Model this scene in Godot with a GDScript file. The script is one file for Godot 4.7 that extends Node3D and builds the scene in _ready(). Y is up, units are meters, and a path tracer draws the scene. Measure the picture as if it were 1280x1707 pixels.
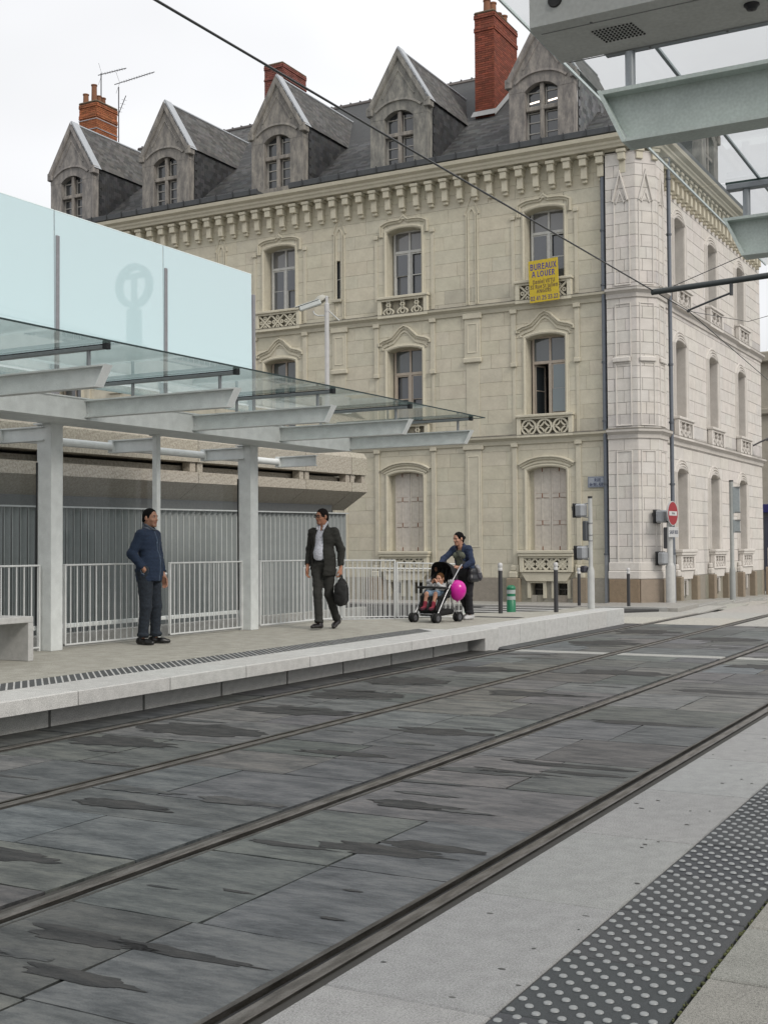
extends Node3D

const P := 0.32            # platform height above the rails
const EYE := 1.52
var rng := RandomNumberGenerator.new()
var M := {}
var used := {}


class MB:                  # collects faces; front faces are given counter-clockwise as seen from outside
	var v := PackedVector3Array()
	var n := PackedVector3Array()
	var c := PackedColorArray()
	var xf := Transform3D()
	var col := Color(1, 1, 1)

	func _init(color := Color(1, 1, 1), t := Transform3D()):
		col = color
		xf = t

	func tri(a: Vector3, b: Vector3, d: Vector3):
		a = xf * a
		b = xf * b
		d = xf * d
		var m := (b - a).cross(d - a).normalized()
		v.append(a); v.append(d); v.append(b)
		for i in 3:
			n.append(m)
			c.append(col)

	func quad(a: Vector3, b: Vector3, d: Vector3, e: Vector3):
		a = xf * a
		b = xf * b
		d = xf * d
		e = xf * e
		var m := (d - a).cross(e - b)
		if m.length_squared() < 1e-16:
			return
		m = m.normalized()
		v.append(a); v.append(d); v.append(b); v.append(a); v.append(e); v.append(d)
		for i in 6:
			n.append(m)
			c.append(col)

	func squad(a: Vector3, b: Vector3, d: Vector3, e: Vector3, na: Vector3, nb: Vector3, nd: Vector3, ne: Vector3):
		a = xf * a
		b = xf * b
		d = xf * d
		e = xf * e
		var k := xf.basis
		na = (k * na).normalized(); nb = (k * nb).normalized(); nd = (k * nd).normalized(); ne = (k * ne).normalized()
		v.append(a); v.append(d); v.append(b); v.append(a); v.append(e); v.append(d)
		n.append(na); n.append(nd); n.append(nb); n.append(na); n.append(ne); n.append(nd)
		for i in 6:
			c.append(col)

	func box(x0: float, x1: float, y0: float, y1: float, z0: float, z1: float, b := 0.0):
		if b <= 0.0:
			quad(Vector3(x0, y0, z1), Vector3(x1, y0, z1), Vector3(x1, y1, z1), Vector3(x0, y1, z1))
			quad(Vector3(x1, y0, z0), Vector3(x0, y0, z0), Vector3(x0, y1, z0), Vector3(x1, y1, z0))
			quad(Vector3(x1, y0, z1), Vector3(x1, y0, z0), Vector3(x1, y1, z0), Vector3(x1, y1, z1))
			quad(Vector3(x0, y0, z0), Vector3(x0, y0, z1), Vector3(x0, y1, z1), Vector3(x0, y1, z0))
			quad(Vector3(x0, y1, z1), Vector3(x1, y1, z1), Vector3(x1, y1, z0), Vector3(x0, y1, z0))
			quad(Vector3(x0, y0, z0), Vector3(x1, y0, z0), Vector3(x1, y0, z1), Vector3(x0, y0, z1))
			return
		var lo := Vector3(x0, y0, z0)
		var hi := Vector3(x1, y1, z1)
		var mid := (lo + hi) * 0.5
		var h := (hi - lo) * 0.5
		for ax in 3:
			var u := (ax + 1) % 3
			var w := (ax + 2) % 3
			for s in [-1.0, 1.0]:
				var f := []
				for k in [[-1, -1], [1, -1], [1, 1], [-1, 1]]:
					var p := Vector3()
					p[ax] = mid[ax] + s * h[ax]
					p[u] = mid[u] + k[0] * (h[u] - b)
					p[w] = mid[w] + k[1] * (h[w] - b)
					f.append(p)
				if s > 0:
					quad(f[0], f[1], f[2], f[3])
				else:
					quad(f[3], f[2], f[1], f[0])
			for s in [-1.0, 1.0]:
				for t in [-1.0, 1.0]:
					var e := []
					for k in [[0, -1], [1, -1], [1, 1], [0, 1]]:
						var p := Vector3()
						p[ax] = mid[ax] + k[1] * (h[ax] - b)
						p[u] = mid[u] + s * (h[u] - (b if k[0] else 0.0))
						p[w] = mid[w] + t * (h[w] - (0.0 if k[0] else b))
						e.append(p)
					if s * t > 0:
						quad(e[0], e[1], e[2], e[3])
					else:
						quad(e[3], e[2], e[1], e[0])
		for sx in [-1.0, 1.0]:
			for sy in [-1.0, 1.0]:
				for sz in [-1.0, 1.0]:
					var a := mid + Vector3(sx * h.x, sy * (h.y - b), sz * (h.z - b))
					var d := mid + Vector3(sx * (h.x - b), sy * h.y, sz * (h.z - b))
					var e := mid + Vector3(sx * (h.x - b), sy * (h.y - b), sz * h.z)
					if sx * sy * sz > 0:
						tri(a, d, e)
					else:
						tri(a, e, d)

	func stone(u0: float, u1: float, v0: float, v1: float, w0: float, w1: float, b: float):   # a block with a chamfered face towards +z
		var o := [Vector3(u0, v0, w1 - b), Vector3(u1, v0, w1 - b), Vector3(u1, v1, w1 - b), Vector3(u0, v1, w1 - b)]
		var f := [Vector3(u0 + b, v0 + b, w1), Vector3(u1 - b, v0 + b, w1), Vector3(u1 - b, v1 - b, w1), Vector3(u0 + b, v1 - b, w1)]
		quad(f[0], f[1], f[2], f[3])
		for i in 4:
			var j := (i + 1) % 4
			quad(o[i], o[j], f[j], f[i])
			quad(Vector3(o[i].x, o[i].y, w0), Vector3(o[j].x, o[j].y, w0), o[j], o[i])

	func slab(x0: float, x1: float, z0: float, z1: float, y0: float, y1: float, b := 0.004):  # a paving slab, chamfered on top
		var keep := xf
		xf = keep * Transform3D(Basis(Vector3(1, 0, 0), Vector3(0, 0, -1), Vector3(0, 1, 0)), Vector3.ZERO)
		stone(x0, x1, -z1, -z0, y0, y1, b)
		xf = keep

	func prism(poly: PackedVector2Array, w0: float, w1: float, back := true):
		var k := poly.size()
		var area := 0.0
		for i in k:
			area += poly[i].cross(poly[(i + 1) % k])
		if area < 0:
			poly.reverse()
		var t := Geometry2D.triangulate_polygon(poly)
		for i in range(0, t.size(), 3):
			var a := poly[t[i]]
			var b := poly[t[i + 1]]
			var d := poly[t[i + 2]]
			if (b - a).cross(d - a) < 0:
				var s := b
				b = d
				d = s
			tri(Vector3(a.x, a.y, w1), Vector3(b.x, b.y, w1), Vector3(d.x, d.y, w1))
			if back:
				tri(Vector3(a.x, a.y, w0), Vector3(d.x, d.y, w0), Vector3(b.x, b.y, w0))
		for i in k:
			var a := poly[i]
			var b := poly[(i + 1) % k]
			quad(Vector3(a.x, a.y, w0), Vector3(b.x, b.y, w0), Vector3(b.x, b.y, w1), Vector3(a.x, a.y, w1))

	func tube(pts: Array, r: float, seg := 8, r1 := -1.0, cap := true):
		var k := pts.size()
		var rings := []
		var nr := []
		var up := Vector3.UP
		var t0: Vector3 = (pts[1] - pts[0]).normalized()
		if absf(t0.dot(up)) > 0.9:
			up = Vector3.RIGHT
		var side := t0.cross(up).normalized()
		for i in k:
			var t: Vector3
			if i == 0:
				t = t0
			elif i == k - 1:
				t = (pts[i] - pts[i - 1]).normalized()
			else:
				t = ((pts[i] - pts[i - 1]).normalized() + (pts[i + 1] - pts[i]).normalized()).normalized()
			side = (side - t * side.dot(t)).normalized()
			var oth := t.cross(side)
			var rr := r if r1 < 0 else lerpf(r, r1, float(i) / (k - 1))
			var ring := []
			var nn := []
			for j in seg:
				var a := TAU * j / seg
				var d := side * cos(a) + oth * sin(a)
				nn.append(d)
				ring.append(pts[i] + d * rr)
			rings.append(ring)
			nr.append(nn)
		for i in k - 1:
			for j in seg:
				var j2 := (j + 1) % seg
				squad(rings[i][j], rings[i][j2], rings[i + 1][j2], rings[i + 1][j], nr[i][j], nr[i][j2], nr[i + 1][j2], nr[i + 1][j])
		if cap:
			for j in range(1, seg - 1):
				tri(rings[0][0], rings[0][j + 1], rings[0][j])
				tri(rings[k - 1][0], rings[k - 1][j], rings[k - 1][j + 1])

	func lathe(prof: Array, seg := 16, at := Vector3.ZERO, flat := false):  # prof: Vector2(radius, height), bottom to top
		var ns := []
		for i in prof.size() - 1:
			ns.append(Vector2(prof[i + 1].y - prof[i].y, prof[i].x - prof[i + 1].x).normalized())
		for i in prof.size() - 1:
			var a: Vector2 = prof[i]
			var b: Vector2 = prof[i + 1]
			var nn: Vector2 = ns[i]
			var n0 := nn
			var n1 := nn
			if i > 0 and nn.dot(ns[i - 1]) > 0.75:
				n0 = (nn + ns[i - 1]).normalized()
			if i < prof.size() - 2 and nn.dot(ns[i + 1]) > 0.75:
				n1 = (nn + ns[i + 1]).normalized()
			for j in seg:
				var p := TAU * j / seg
				var q := TAU * (j + 1) / seg
				var dp := Vector3(cos(p), 0, -sin(p))
				var dq := Vector3(cos(q), 0, -sin(q))
				var A := at + dp * a.x + Vector3.UP * a.y
				var B := at + dq * a.x + Vector3.UP * a.y
				var C := at + dq * b.x + Vector3.UP * b.y
				var D := at + dp * b.x + Vector3.UP * b.y
				if flat:
					quad(A, B, C, D)
				else:
					squad(A, B, C, D, dp * n0.x + Vector3.UP * n0.y, dq * n0.x + Vector3.UP * n0.y, dq * n1.x + Vector3.UP * n1.y, dp * n1.x + Vector3.UP * n1.y)

	func moulding(path: PackedVector2Array, prof: Array, closed := false):  # path in (u, v); prof: Vector2(across to the left, out)
		var k := path.size()
		var nrm := []
		for i in k:
			var t0: Vector2
			var t1: Vector2
			if closed or i > 0:
				t0 = (path[i] - path[(i - 1 + k) % k]).normalized()
			if closed or i < k - 1:
				t1 = (path[(i + 1) % k] - path[i]).normalized()
			if not closed and i == 0:
				t0 = t1
			if not closed and i == k - 1:
				t1 = t0
			var a := Vector2(-t0.y, t0.x)
			var b := Vector2(-t1.y, t1.x)
			var m := (a + b).normalized()
			nrm.append(m / maxf(0.35, m.dot(a)))
		for i in (k if closed else k - 1):
			var i2 := (i + 1) % k
			for j in prof.size() - 1:
				var a: Vector2 = path[i] + nrm[i] * prof[j].x
				var b: Vector2 = path[i2] + nrm[i2] * prof[j].x
				var d: Vector2 = path[i2] + nrm[i2] * prof[j + 1].x
				var e: Vector2 = path[i] + nrm[i] * prof[j + 1].x
				quad(Vector3(a.x, a.y, prof[j].y), Vector3(b.x, b.y, prof[j].y), Vector3(d.x, d.y, prof[j + 1].y), Vector3(e.x, e.y, prof[j + 1].y))

	func sweep(path: PackedVector2Array, prof: Array, closed := false, ends := true):   # path in plan (x, z), walls face to the right hand of -z; prof: Vector2(out, height), bottom to top
		var k := path.size()
		var nrm := []
		for i in k:
			var t0: Vector2
			var t1: Vector2
			if closed or i > 0:
				t0 = (path[i] - path[(i - 1 + k) % k]).normalized()
			if closed or i < k - 1:
				t1 = (path[(i + 1) % k] - path[i]).normalized()
			if not closed and i == 0:
				t0 = t1
			if not closed and i == k - 1:
				t1 = t0
			var a := Vector2(-t0.y, t0.x)
			var b := Vector2(-t1.y, t1.x)
			var m := (a + b).normalized()
			nrm.append(m / maxf(0.35, m.dot(a)))
		for i in (k if closed else k - 1):
			var i2 := (i + 1) % k
			for j in prof.size() - 1:
				var a: Vector2 = path[i] + nrm[i] * prof[j].x
				var b: Vector2 = path[i2] + nrm[i2] * prof[j].x
				var d: Vector2 = path[i2] + nrm[i2] * prof[j + 1].x
				var e: Vector2 = path[i] + nrm[i] * prof[j + 1].x
				quad(Vector3(a.x, prof[j].y, a.y), Vector3(b.x, prof[j].y, b.y), Vector3(d.x, prof[j + 1].y, d.y), Vector3(e.x, prof[j + 1].y, e.y))
		if ends and not closed:
			for i in [0, k - 1]:
				var q := []
				for p in prof:
					var a: Vector2 = path[i] + nrm[i] * p.x
					q.append(Vector3(a.x, p.y, a.y))
				for j in range(1, q.size() - 1):
					if i == 0:
						tri(q[0], q[j], q[j + 1])
					else:
						tri(q[0], q[j + 1], q[j])

	func mesh() -> ArrayMesh:
		var a := []
		a.resize(Mesh.ARRAY_MAX)
		a[Mesh.ARRAY_VERTEX] = v
		a[Mesh.ARRAY_NORMAL] = n
		a[Mesh.ARRAY_COLOR] = c
		var m := ArrayMesh.new()
		m.add_surface_from_arrays(Mesh.PRIMITIVE_TRIANGLES, a)
		return m


func nm(called: String) -> String:
	var k: int = used.get(called, 0)
	used[called] = k + 1
	return called if k == 0 else "%s_%03d" % [called, k]


func put(called: String, mesh, mat, parent: Node = null, at = null) -> MeshInstance3D:
	var o := MeshInstance3D.new()
	o.mesh = mesh.mesh() if mesh is MB else mesh
	o.material_override = M[mat] if mat is String else mat
	if at is Vector3:
		o.position = at
	elif at is Transform3D:
		o.transform = at
	if parent == null:
		o.name = nm(called)
		add_child(o)
	else:
		o.name = called if not parent.has_node(called) else "%s_%03d" % [called, num(parent, called)]
		parent.add_child(o, true)
	return o


func num(parent: Node, called: String) -> int:
	var key := str(parent.get_instance_id()) + called
	var k: int = used.get(key, 0) + 1
	used[key] = k
	return k


func node(called: String, parent: Node = null, at := Vector3.ZERO, turn := 0.0) -> Node3D:
	var o := Node3D.new()
	o.position = at
	o.rotation.y = turn
	if parent == null:
		o.name = nm(called)
		add_child(o)
	else:
		o.name = called if not parent.has_node(called) else "%s_%03d" % [called, num(parent, called)]
		parent.add_child(o, true)
	return o


func tag(o: Node, label: String, category: String, group := "") -> Node:
	o.set_meta("label", label)
	o.set_meta("category", category)
	if group:
		o.set_meta("group", group)
	return o


func thing(called: String, label: String, category: String, at := Vector3.ZERO, turn := 0.0, group := "") -> Node3D:
	var o := node(called, null, at, turn)
	tag(o, label, category, group)
	return o


func setting(called: String) -> Node3D:
	var o := node(called)
	o.set_meta("kind", "structure")
	return o


func stuff(o: Node) -> Node:
	o.set_meta("kind", "stuff")
	return o


func copy(o: Node3D, called: String, label: String, at: Vector3, turn = null) -> Node3D:
	var r: Node3D = o.duplicate()
	r.name = nm(called)
	add_child(r)
	r.position = at
	if turn != null:
		r.rotation.y = turn
	r.set_meta("label", label)
	return r


func many(called: String, mesh: Mesh, mat, xfs: Array, cols: Array, parent: Node) -> MultiMeshInstance3D:
	var mm := MultiMesh.new()
	mm.transform_format = MultiMesh.TRANSFORM_3D
	mm.use_colors = true
	mm.mesh = mesh
	mm.instance_count = xfs.size()
	for i in xfs.size():
		mm.set_instance_transform(i, xfs[i])
		mm.set_instance_color(i, cols[i])
	var o := MultiMeshInstance3D.new()
	o.multimesh = mm
	o.material_override = M[mat] if mat is String else mat
	o.name = called if not parent.has_node(called) else "%s_%03d" % [called, num(parent, called)]
	parent.add_child(o, true)
	stuff(o)
	return o


func V(x: float, y: float, z: float) -> Vector3:
	return Vector3(x, y, z)


func shade(c: Color, f: float) -> Color:
	return Color(c.r * f, c.g * f, c.b * f)


func vary(c: Color, amount: float, hue := 0.02) -> Color:
	var f := 1.0 + rng.randf_range(-amount, amount)
	return Color(c.r * f * (1.0 + rng.randf_range(-hue, hue)), c.g * f, c.b * f * (1.0 + rng.randf_range(-hue, hue)))


# ---------------------------------------------------------------- materials
func noise_bytes(sd: int, freq: float, w: int, h: int, oct := 4, kind := FastNoiseLite.TYPE_SIMPLEX_SMOOTH) -> PackedByteArray:
	var f := FastNoiseLite.new()
	f.seed = sd
	f.noise_type = kind
	f.frequency = freq
	f.fractal_octaves = oct
	var im := f.get_seamless_image(w, h, false, false, 0.1)
	im.convert(Image.FORMAT_L8)
	return im.get_data()


# layers: [seed, frequency, octaves, amount]; the result multiplies the colour
func tex(layers: Array, size := 512, tint_a := Color(1, 1, 1), tint_b := Color(1, 1, 1)) -> ImageTexture:
	var sum := PackedFloat32Array()
	sum.resize(size * size)
	for l in layers:
		var d := noise_bytes(l[0], l[1], size, size, l[2])
		var amt: float = l[3] / 128.0
		for i in size * size:
			sum[i] += (d[i] - 128) * amt
	var out := PackedByteArray()
	out.resize(size * size * 3)
	for i in size * size:
		var f := clampf(0.86 + sum[i], 0.0, 1.0)
		var t := clampf(0.5 + sum[i] * 2.0, 0.0, 1.0)
		out[i * 3] = int(255.0 * clampf(f * lerpf(tint_a.r, tint_b.r, t), 0, 1))
		out[i * 3 + 1] = int(255.0 * clampf(f * lerpf(tint_a.g, tint_b.g, t), 0, 1))
		out[i * 3 + 2] = int(255.0 * clampf(f * lerpf(tint_a.b, tint_b.b, t), 0, 1))
	return ImageTexture.create_from_image(Image.create_from_data(size, size, false, Image.FORMAT_RGB8, out))


func normal_tex(sd: int, freq: float, oct: int, strength: float, size := 512) -> ImageTexture:
	var im := Image.create_from_data(size, size, false, Image.FORMAT_L8, noise_bytes(sd, freq, size, size, oct))
	im.convert(Image.FORMAT_RGBA8)
	im.bump_map_to_normal_map(strength)
	return ImageTexture.create_from_image(im)


func mat(key: String, rough: float, t = null, scale := Vector3.ONE, nt = null, nscale := 1.0, metal := 0.0, spec := 0.5, world := true) -> StandardMaterial3D:
	var m := StandardMaterial3D.new()
	m.resource_name = key
	m.vertex_color_use_as_albedo = true
	m.roughness = rough
	m.metallic = metal
	m.metallic_specular = spec
	if t:
		m.albedo_texture = t
	if nt:
		m.normal_enabled = true
		m.normal_texture = nt
		m.normal_scale = nscale
	if t or nt:
		m.uv1_triplanar = true
		m.uv1_world_triplanar = world
		m.uv1_scale = scale
	M[key] = m
	return m


func make_materials():
	var grain := tex([[11, 0.25, 2, 0.05], [12, 0.02, 4, 0.04]])
	var speck := tex([[21, 0.45, 1, 0.36], [22, 0.12, 2, 0.14], [23, 0.012, 3, 0.05]])
	var blotch := tex([[31, 0.012, 4, 0.03], [33, 0.05, 3, 0.02], [32, 0.3, 2, 0.05]], 512, Color(0.98, 0.965, 0.94), Color(1, 1, 1))
	var weather := tex([[41, 0.010, 4, 0.13], [42, 0.05, 3, 0.07], [43, 0.3, 2, 0.06]], 512, Color(0.90, 0.90, 0.92), Color(1, 0.98, 0.94))
	var cleft := tex([[51, 0.007, 4, 0.22], [52, 0.04, 4, 0.12], [53, 0.3, 2, 0.16]], 1024, Color(0.96, 0.985, 1.0), Color(1, 0.985, 0.96))
	var deck := tex([[61, 0.012, 4, 0.06], [62, 0.06, 3, 0.03], [63, 0.4, 1, 0.16]], 1024, Color(0.97, 0.96, 0.92), Color(1, 1, 1))
	var n_fine := normal_tex(71, 0.2, 3, 2.0)
	var n_rough := normal_tex(72, 0.08, 4, 4.0)
	var n_cleft := normal_tex(73, 0.03, 5, 5.0)
	mat("stone", 0.9, blotch, V(0.35, 0.35, 0.35), n_fine, 0.35)
	mat("stone_dark", 0.92, weather, V(0.8, 0.28, 0.8), n_rough, 0.12)
	mat("granite", 0.75, speck, V(1.1, 1.1, 1.1), n_fine, 0.3)
	mat("granite_fine", 0.7, speck, V(1.6, 1.6, 1.6), n_fine, 0.25)
	mat("aggregate", 0.9, tex([[81, 0.16, 2, 0.55], [82, 0.02, 3, 0.14]], 512, Color(0.92, 0.88, 0.84), Color(1, 1, 0.98)), V(1.5, 1.5, 1.5), n_rough, 0.9)
	mat("slate_paving", 0.55, cleft, V(0.25, 0.5, 0.8), n_cleft, 0.4, 0.0, 0.4)
	mat("stain", 0.55, cleft, V(0.4, 0.5, 1.4), n_cleft, 0.3, 0.0, 0.3)
	mat("deck", 0.85, deck, V(0.3, 0.5, 0.3), n_fine, 0.3)
	mat("asphalt", 0.85, speck, V(0.9, 0.9, 0.9), n_rough, 0.5)
	mat("roof_slate", 0.72, blotch, V(0.6, 0.6, 0.6), n_rough, 0.5, 0.0, 0.4)
	mat("brick", 0.9, blotch, V(0.9, 0.9, 0.9), n_rough, 0.6)
	mat("zinc", 0.5, grain, V(0.8, 0.8, 0.8), null, 1.0, 0.25)
	mat("rail", 0.42, tex([[91, 0.02, 4, 0.25], [92, 0.3, 2, 0.15]], 512, Color(0.96, 0.93, 0.88), Color(1, 1, 1)), V(2.0, 2.0, 0.35), n_fine, 0.2, 0.55)
	mat("rubber", 0.8, grain, V(1.5, 1.5, 1.5), n_fine, 0.4)
	mat("white_metal", 0.42, grain, V(0.5, 0.5, 0.5), n_fine, 0.05)
	mat("grey_metal", 0.4, grain, V(1, 1, 1), null, 1.0, 0.35)
	mat("painted", 0.45, grain, V(1.2, 1.2, 1.2))
	mat("plain", 0.6)
	mat("paint_wood", 0.6, grain, V(0.7, 0.7, 0.7), n_fine, 0.15)
	mat("rust", 0.85, blotch, V(2, 2, 2))
	mat("plastic", 0.35)
	mat("steel", 0.3, grain, V(2, 2, 2), null, 1.0, 0.8)
	mat("skin", 0.55)
	mat("cloth", 0.9, tex([[101, 0.5, 1, 0.16], [102, 0.03, 3, 0.12]], 256), V(9, 9, 9), normal_tex(103, 0.03, 4, 3.0, 256), 0.5)
	M.cloth.uv1_scale = V(4, 4, 4)
	mat("denim", 0.92, tex([[111, 0.5, 1, 0.2], [112, 0.03, 3, 0.25]], 256), V(3, 3, 3), normal_tex(113, 0.03, 4, 3.0, 256), 0.5)
	mat("hair", 0.75, tex([[121, 0.3, 2, 0.4]], 256), V(6, 20, 6))
	M.hair.metallic_specular = 0.2
	mat("leather", 0.38, grain, V(4, 4, 4))
	mat("balloon", 0.25)
	M.balloon.backlight_enabled = true
	M.balloon.backlight = Color(0.35, 0.1, 0.25)
	var g := mat("window_glass", 0.04, null, Vector3.ONE, null, 1.0, 0.0, 0.6)
	g.clearcoat_enabled = true
	g.clearcoat = 0.6
	g.clearcoat_roughness = 0.03
	var mk := mat("milk_glass", 0.02, null, Vector3.ONE, null, 1.0, 0.0, 1.0)
	mk.clearcoat_enabled = true
	mk.clearcoat = 0.5
	mk.clearcoat_roughness = 0.01
	var r := StandardMaterial3D.new()
	r.transparency = BaseMaterial3D.TRANSPARENCY_ALPHA
	r.albedo_color = Color(Color(0.50, 0.78, 0.72).linear_to_srgb(), 0.46)
	r.roughness = 0.03
	M.roof_glass = r
	var s := StandardMaterial3D.new()
	s.transparency = BaseMaterial3D.TRANSPARENCY_ALPHA
	s.albedo_color = Color(Color(0.45, 0.58, 0.54).linear_to_srgb(), 0.03)
	s.metallic_specular = 0.3
	s.roughness = 0.03
	M.screen_glass = s
	var s2 := StandardMaterial3D.new()
	s2.transparency = BaseMaterial3D.TRANSPARENCY_ALPHA
	s2.albedo_color = Color(Color(0.60, 0.77, 0.74).linear_to_srgb(), 0.22)
	s2.roughness = 0.03
	M.near_glass = s2


func lumin(key: String, color: Color, e: float):
	var m := mat(key, 0.5)
	m.emission_enabled = true
	m.emission = color
	m.emission_energy_multiplier = e


# ---------------------------------------------------------------- ground, tracks, platforms
const SLATE := Color(0.134, 0.138, 0.137)
const GRANITE := Color(0.64, 0.64, 0.62)
const RAILS := [[-2.335, 1.0], [-3.865, -1.0], [-5.535, 1.0], [-7.125, -1.0]]   # outer side of the head towards +x: 1; centre of the head


func g(z: float) -> float:
	return 0.0 if z > -28.0 else 0.018 * (z + 28.0)


func ribbon(mb: MB, x0: float, x1: float, y0: float, y1: float, zs: Array):
	for i in zs.size() - 1:
		var a: float = zs[i]
		var b: float = zs[i + 1]
		mb.quad(V(x0, g(a) + y0, a), V(x1, g(a) + y1, a), V(x1, g(b) + y1, b), V(x0, g(b) + y0, b))


func flat(mb: MB, poly: Array, y0: float, y1: float):   # poly: [x, z] pairs
	var p := PackedVector2Array()
	for q in poly:
		p.append(Vector2(q[0], -q[1]))
	var keep := mb.xf
	mb.xf = keep * Transform3D(Basis(V(1, 0, 0), V(0, 0, -1), V(0, 1, 0)), Vector3.ZERO)
	mb.prism(p, y0, y1, false)
	mb.xf = keep


func ragged(cx: float, cz: float, lx: float, lz: float, sd: int) -> PackedVector2Array:    # a stain: long along x with frayed ends
	var f := FastNoiseLite.new()
	f.seed = sd
	f.frequency = 0.9
	var p := PackedVector2Array()
	for i in 44:
		var a := TAU * i / 44.0
		var d := Vector2(cos(a), sin(a))
		var r := 1.0 + 0.55 * f.get_noise_2d(d.x * 1.6, d.y * 1.6) + 0.09 * f.get_noise_2d(d.x * 7.0 + 40, d.y * 7.0)
		p.append(Vector2(cx + d.x * lx * r, -(cz + d.y * lz * r * (1.0 - 0.35 * d.x))))
	return p


func worn(x0: float, x1: float, z0: float, z1: float) -> Array:    # the outline of a slab with chipped, wavering edges
	var p := []
	for e in [[x0, z0, x1, z0], [x1, z0, x1, z1], [x1, z1, x0, z1], [x0, z1, x0, z0]]:
		for i in 4:
			var t := i / 4.0 + (rng.randf_range(-0.08, 0.08) if i else 0.0)
			var j := 0.0075 if i else 0.005
			p.append([lerpf(e[0], e[2], t) + rng.randf_range(-j, j * 0.6), lerpf(e[1], e[3], t) + rng.randf_range(-j, j)])
	return p


func build_ground():
	var o := setting("ground")
	var mb := MB.new(Color(0.20, 0.195, 0.185))
	var zs := [60.0, -24.0, -28.0, -40.0, -60.0, -90.0, -400.0]
	ribbon(mb, -300, 300, -0.06, -0.06, zs)
	put("ground_sheet", mb, "asphalt", o)

	# ---- slate paved track bed
	o = setting("track_paving")
	mb = MB.new(Color(0.042, 0.042, 0.041))
	ribbon(mb, -7.75, -1.5, -0.022, -0.022, [8.0, -24.15])
	put("joint_bed", mb, "rubber", o)
	rng.seed = 5
	# bays of slabs: x limits, then how they are split
	var fixed := {0: [2.0, 0.6, -0.9, -2.0, -3.1, -4.05, -5.07, -6.16, -7.21, -8.3, -9.34, -10.4, -11.42, -12.6, -13.8, -15.0, -16.1, -16.95], 1: [2.0, 0.9, -0.4, -1.5, -2.6, -3.4, -4.11, -4.73, -5.46, -6.05, -7.0, -7.7, -8.32, -9.2, -10.24, -11.3, -12.4, -13.3, -14.3, -15.3, -16.2, -16.95]}
	for bay in [[-3.79, -2.43, 0], [-5.46, -3.965, 1], [-7.04, -5.635, 2], [-7.66, -7.22, 2]]:
		var cuts: Array = fixed.get(bay[2], []).duplicate()
		if bay[2] == 2:
			var zc := 2.0
			while zc > -16.2:
				cuts.append(zc)
				zc -= rng.randf_range(0.6, 1.25)
			cuts.append(-16.95)
		var zz := -17.28
		cuts.append(-99.0)
		while zz > -24.0:
			cuts.append(zz)
			zz -= rng.randf_range(0.7, 1.3)
		cuts.append(-24.15)
		for i in cuts.size() - 1:
			var za: float = cuts[i]
			var zb: float = cuts[i + 1]
			if za < -90 or zb < -90:
				continue
			var split: float = lerpf(bay[0], bay[1], rng.randf_range(0.35, 0.65))
			if bay[2] == 0 and bay[0] > -4:
				split = -3.09 + (rng.randf_range(-0.02, 0.02) if rng.randf() < 0.65 else rng.randf_range(-0.3, 0.3))
			var parts := [[bay[0], split], [split, bay[1]]]
			if bay[1] - bay[0] < 0.8 or rng.randf() < 0.22:
				parts = [[bay[0], bay[1]]]
			for q in parts:
				var jog := 0.0 if parts.size() == 1 else rng.randf_range(-0.05, 0.05)
				var e := rng.randf_range(0.004, 0.010)
				var y := rng.randf_range(-0.0015, 0.0012)
				mb = MB.new(vary(SLATE, 0.24, 0.07))
				if bay[1] < -7.0:
					mb.col = shade(mb.col, 0.55)
				if za - zb < 0.15:
					continue
				flat(mb, worn(q[0] + e, q[1] - e, zb + e * rng.randf_range(0.3, 1.6), za - e), -0.03, y)
				put("slate_slab", mb, "slate_paving", o)
	# the pale stone band across the tracks
	for x in [[-7.04, -5.635], [-5.46, -3.965], [-3.79, -2.43]]:
		mb = MB.new(Color(0.46, 0.46, 0.43))
		mb.slab(x[0] + 0.01, x[1] - 0.01, -17.27, -16.96, -0.04, 0.001, 0.004)
		put("pale_stone_band", mb, "granite", o)
	# wet stains and flaked patches with an outline of their own
	var k := 0
	var marks := [[-3.34, -3.69, 0.30, 0.075], [-2.90, -3.72, 0.34, 0.04], [-3.07, -3.34, 0.26, 0.055], [-3.60, -3.40, 0.13, 0.03], [-4.58, -4.52, 0.30, 0.09], [-4.9, -5.72, 0.36, 0.10], [-3.45, -5.33, 0.25, 0.035], [-2.95, -5.45, 0.36, 0.09], [-2.75, -5.62, 0.3, 0.07], [-3.35, -6.50, 0.28, 0.10], [-2.75, -7.9, 0.3, 0.05], [-2.95, -8.15, 0.5, 0.06], [-3.2, -7.75, 0.3, 0.05], [-4.6, -7.9, 0.4, 0.08], [-4.4, -9.2, 0.5, 0.15], [-6.3, -8.4, 0.6, 0.3], [-6.5, -7.6, 0.5, 0.2], [-6.2, -9.8, 0.6, 0.25], [-6.4, -11.2, 0.55, 0.35], [-6.5, -12.6, 0.5, 0.4], [-6.2, -14.2, 0.6, 0.3], [-4.8, -12.0, 0.5, 0.2], [-4.5, -14.5, 0.6, 0.25], [-3.1, -10.4, 0.5, 0.1], [-3.0, -13.0, 0.5, 0.15], [-3.2, -4.5, 0.08, 0.015], [-2.75, -4.75, 0.05, 0.012], [-2.62, -4.35, 0.06, 0.014], [-6.3, -19.0, 0.6, 0.4], [-4.7, -20.5, 0.6, 0.4], [-3.1, -16.0, 0.5, 0.25], [-6.4, -21.8, 0.6, 0.5]]
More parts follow.
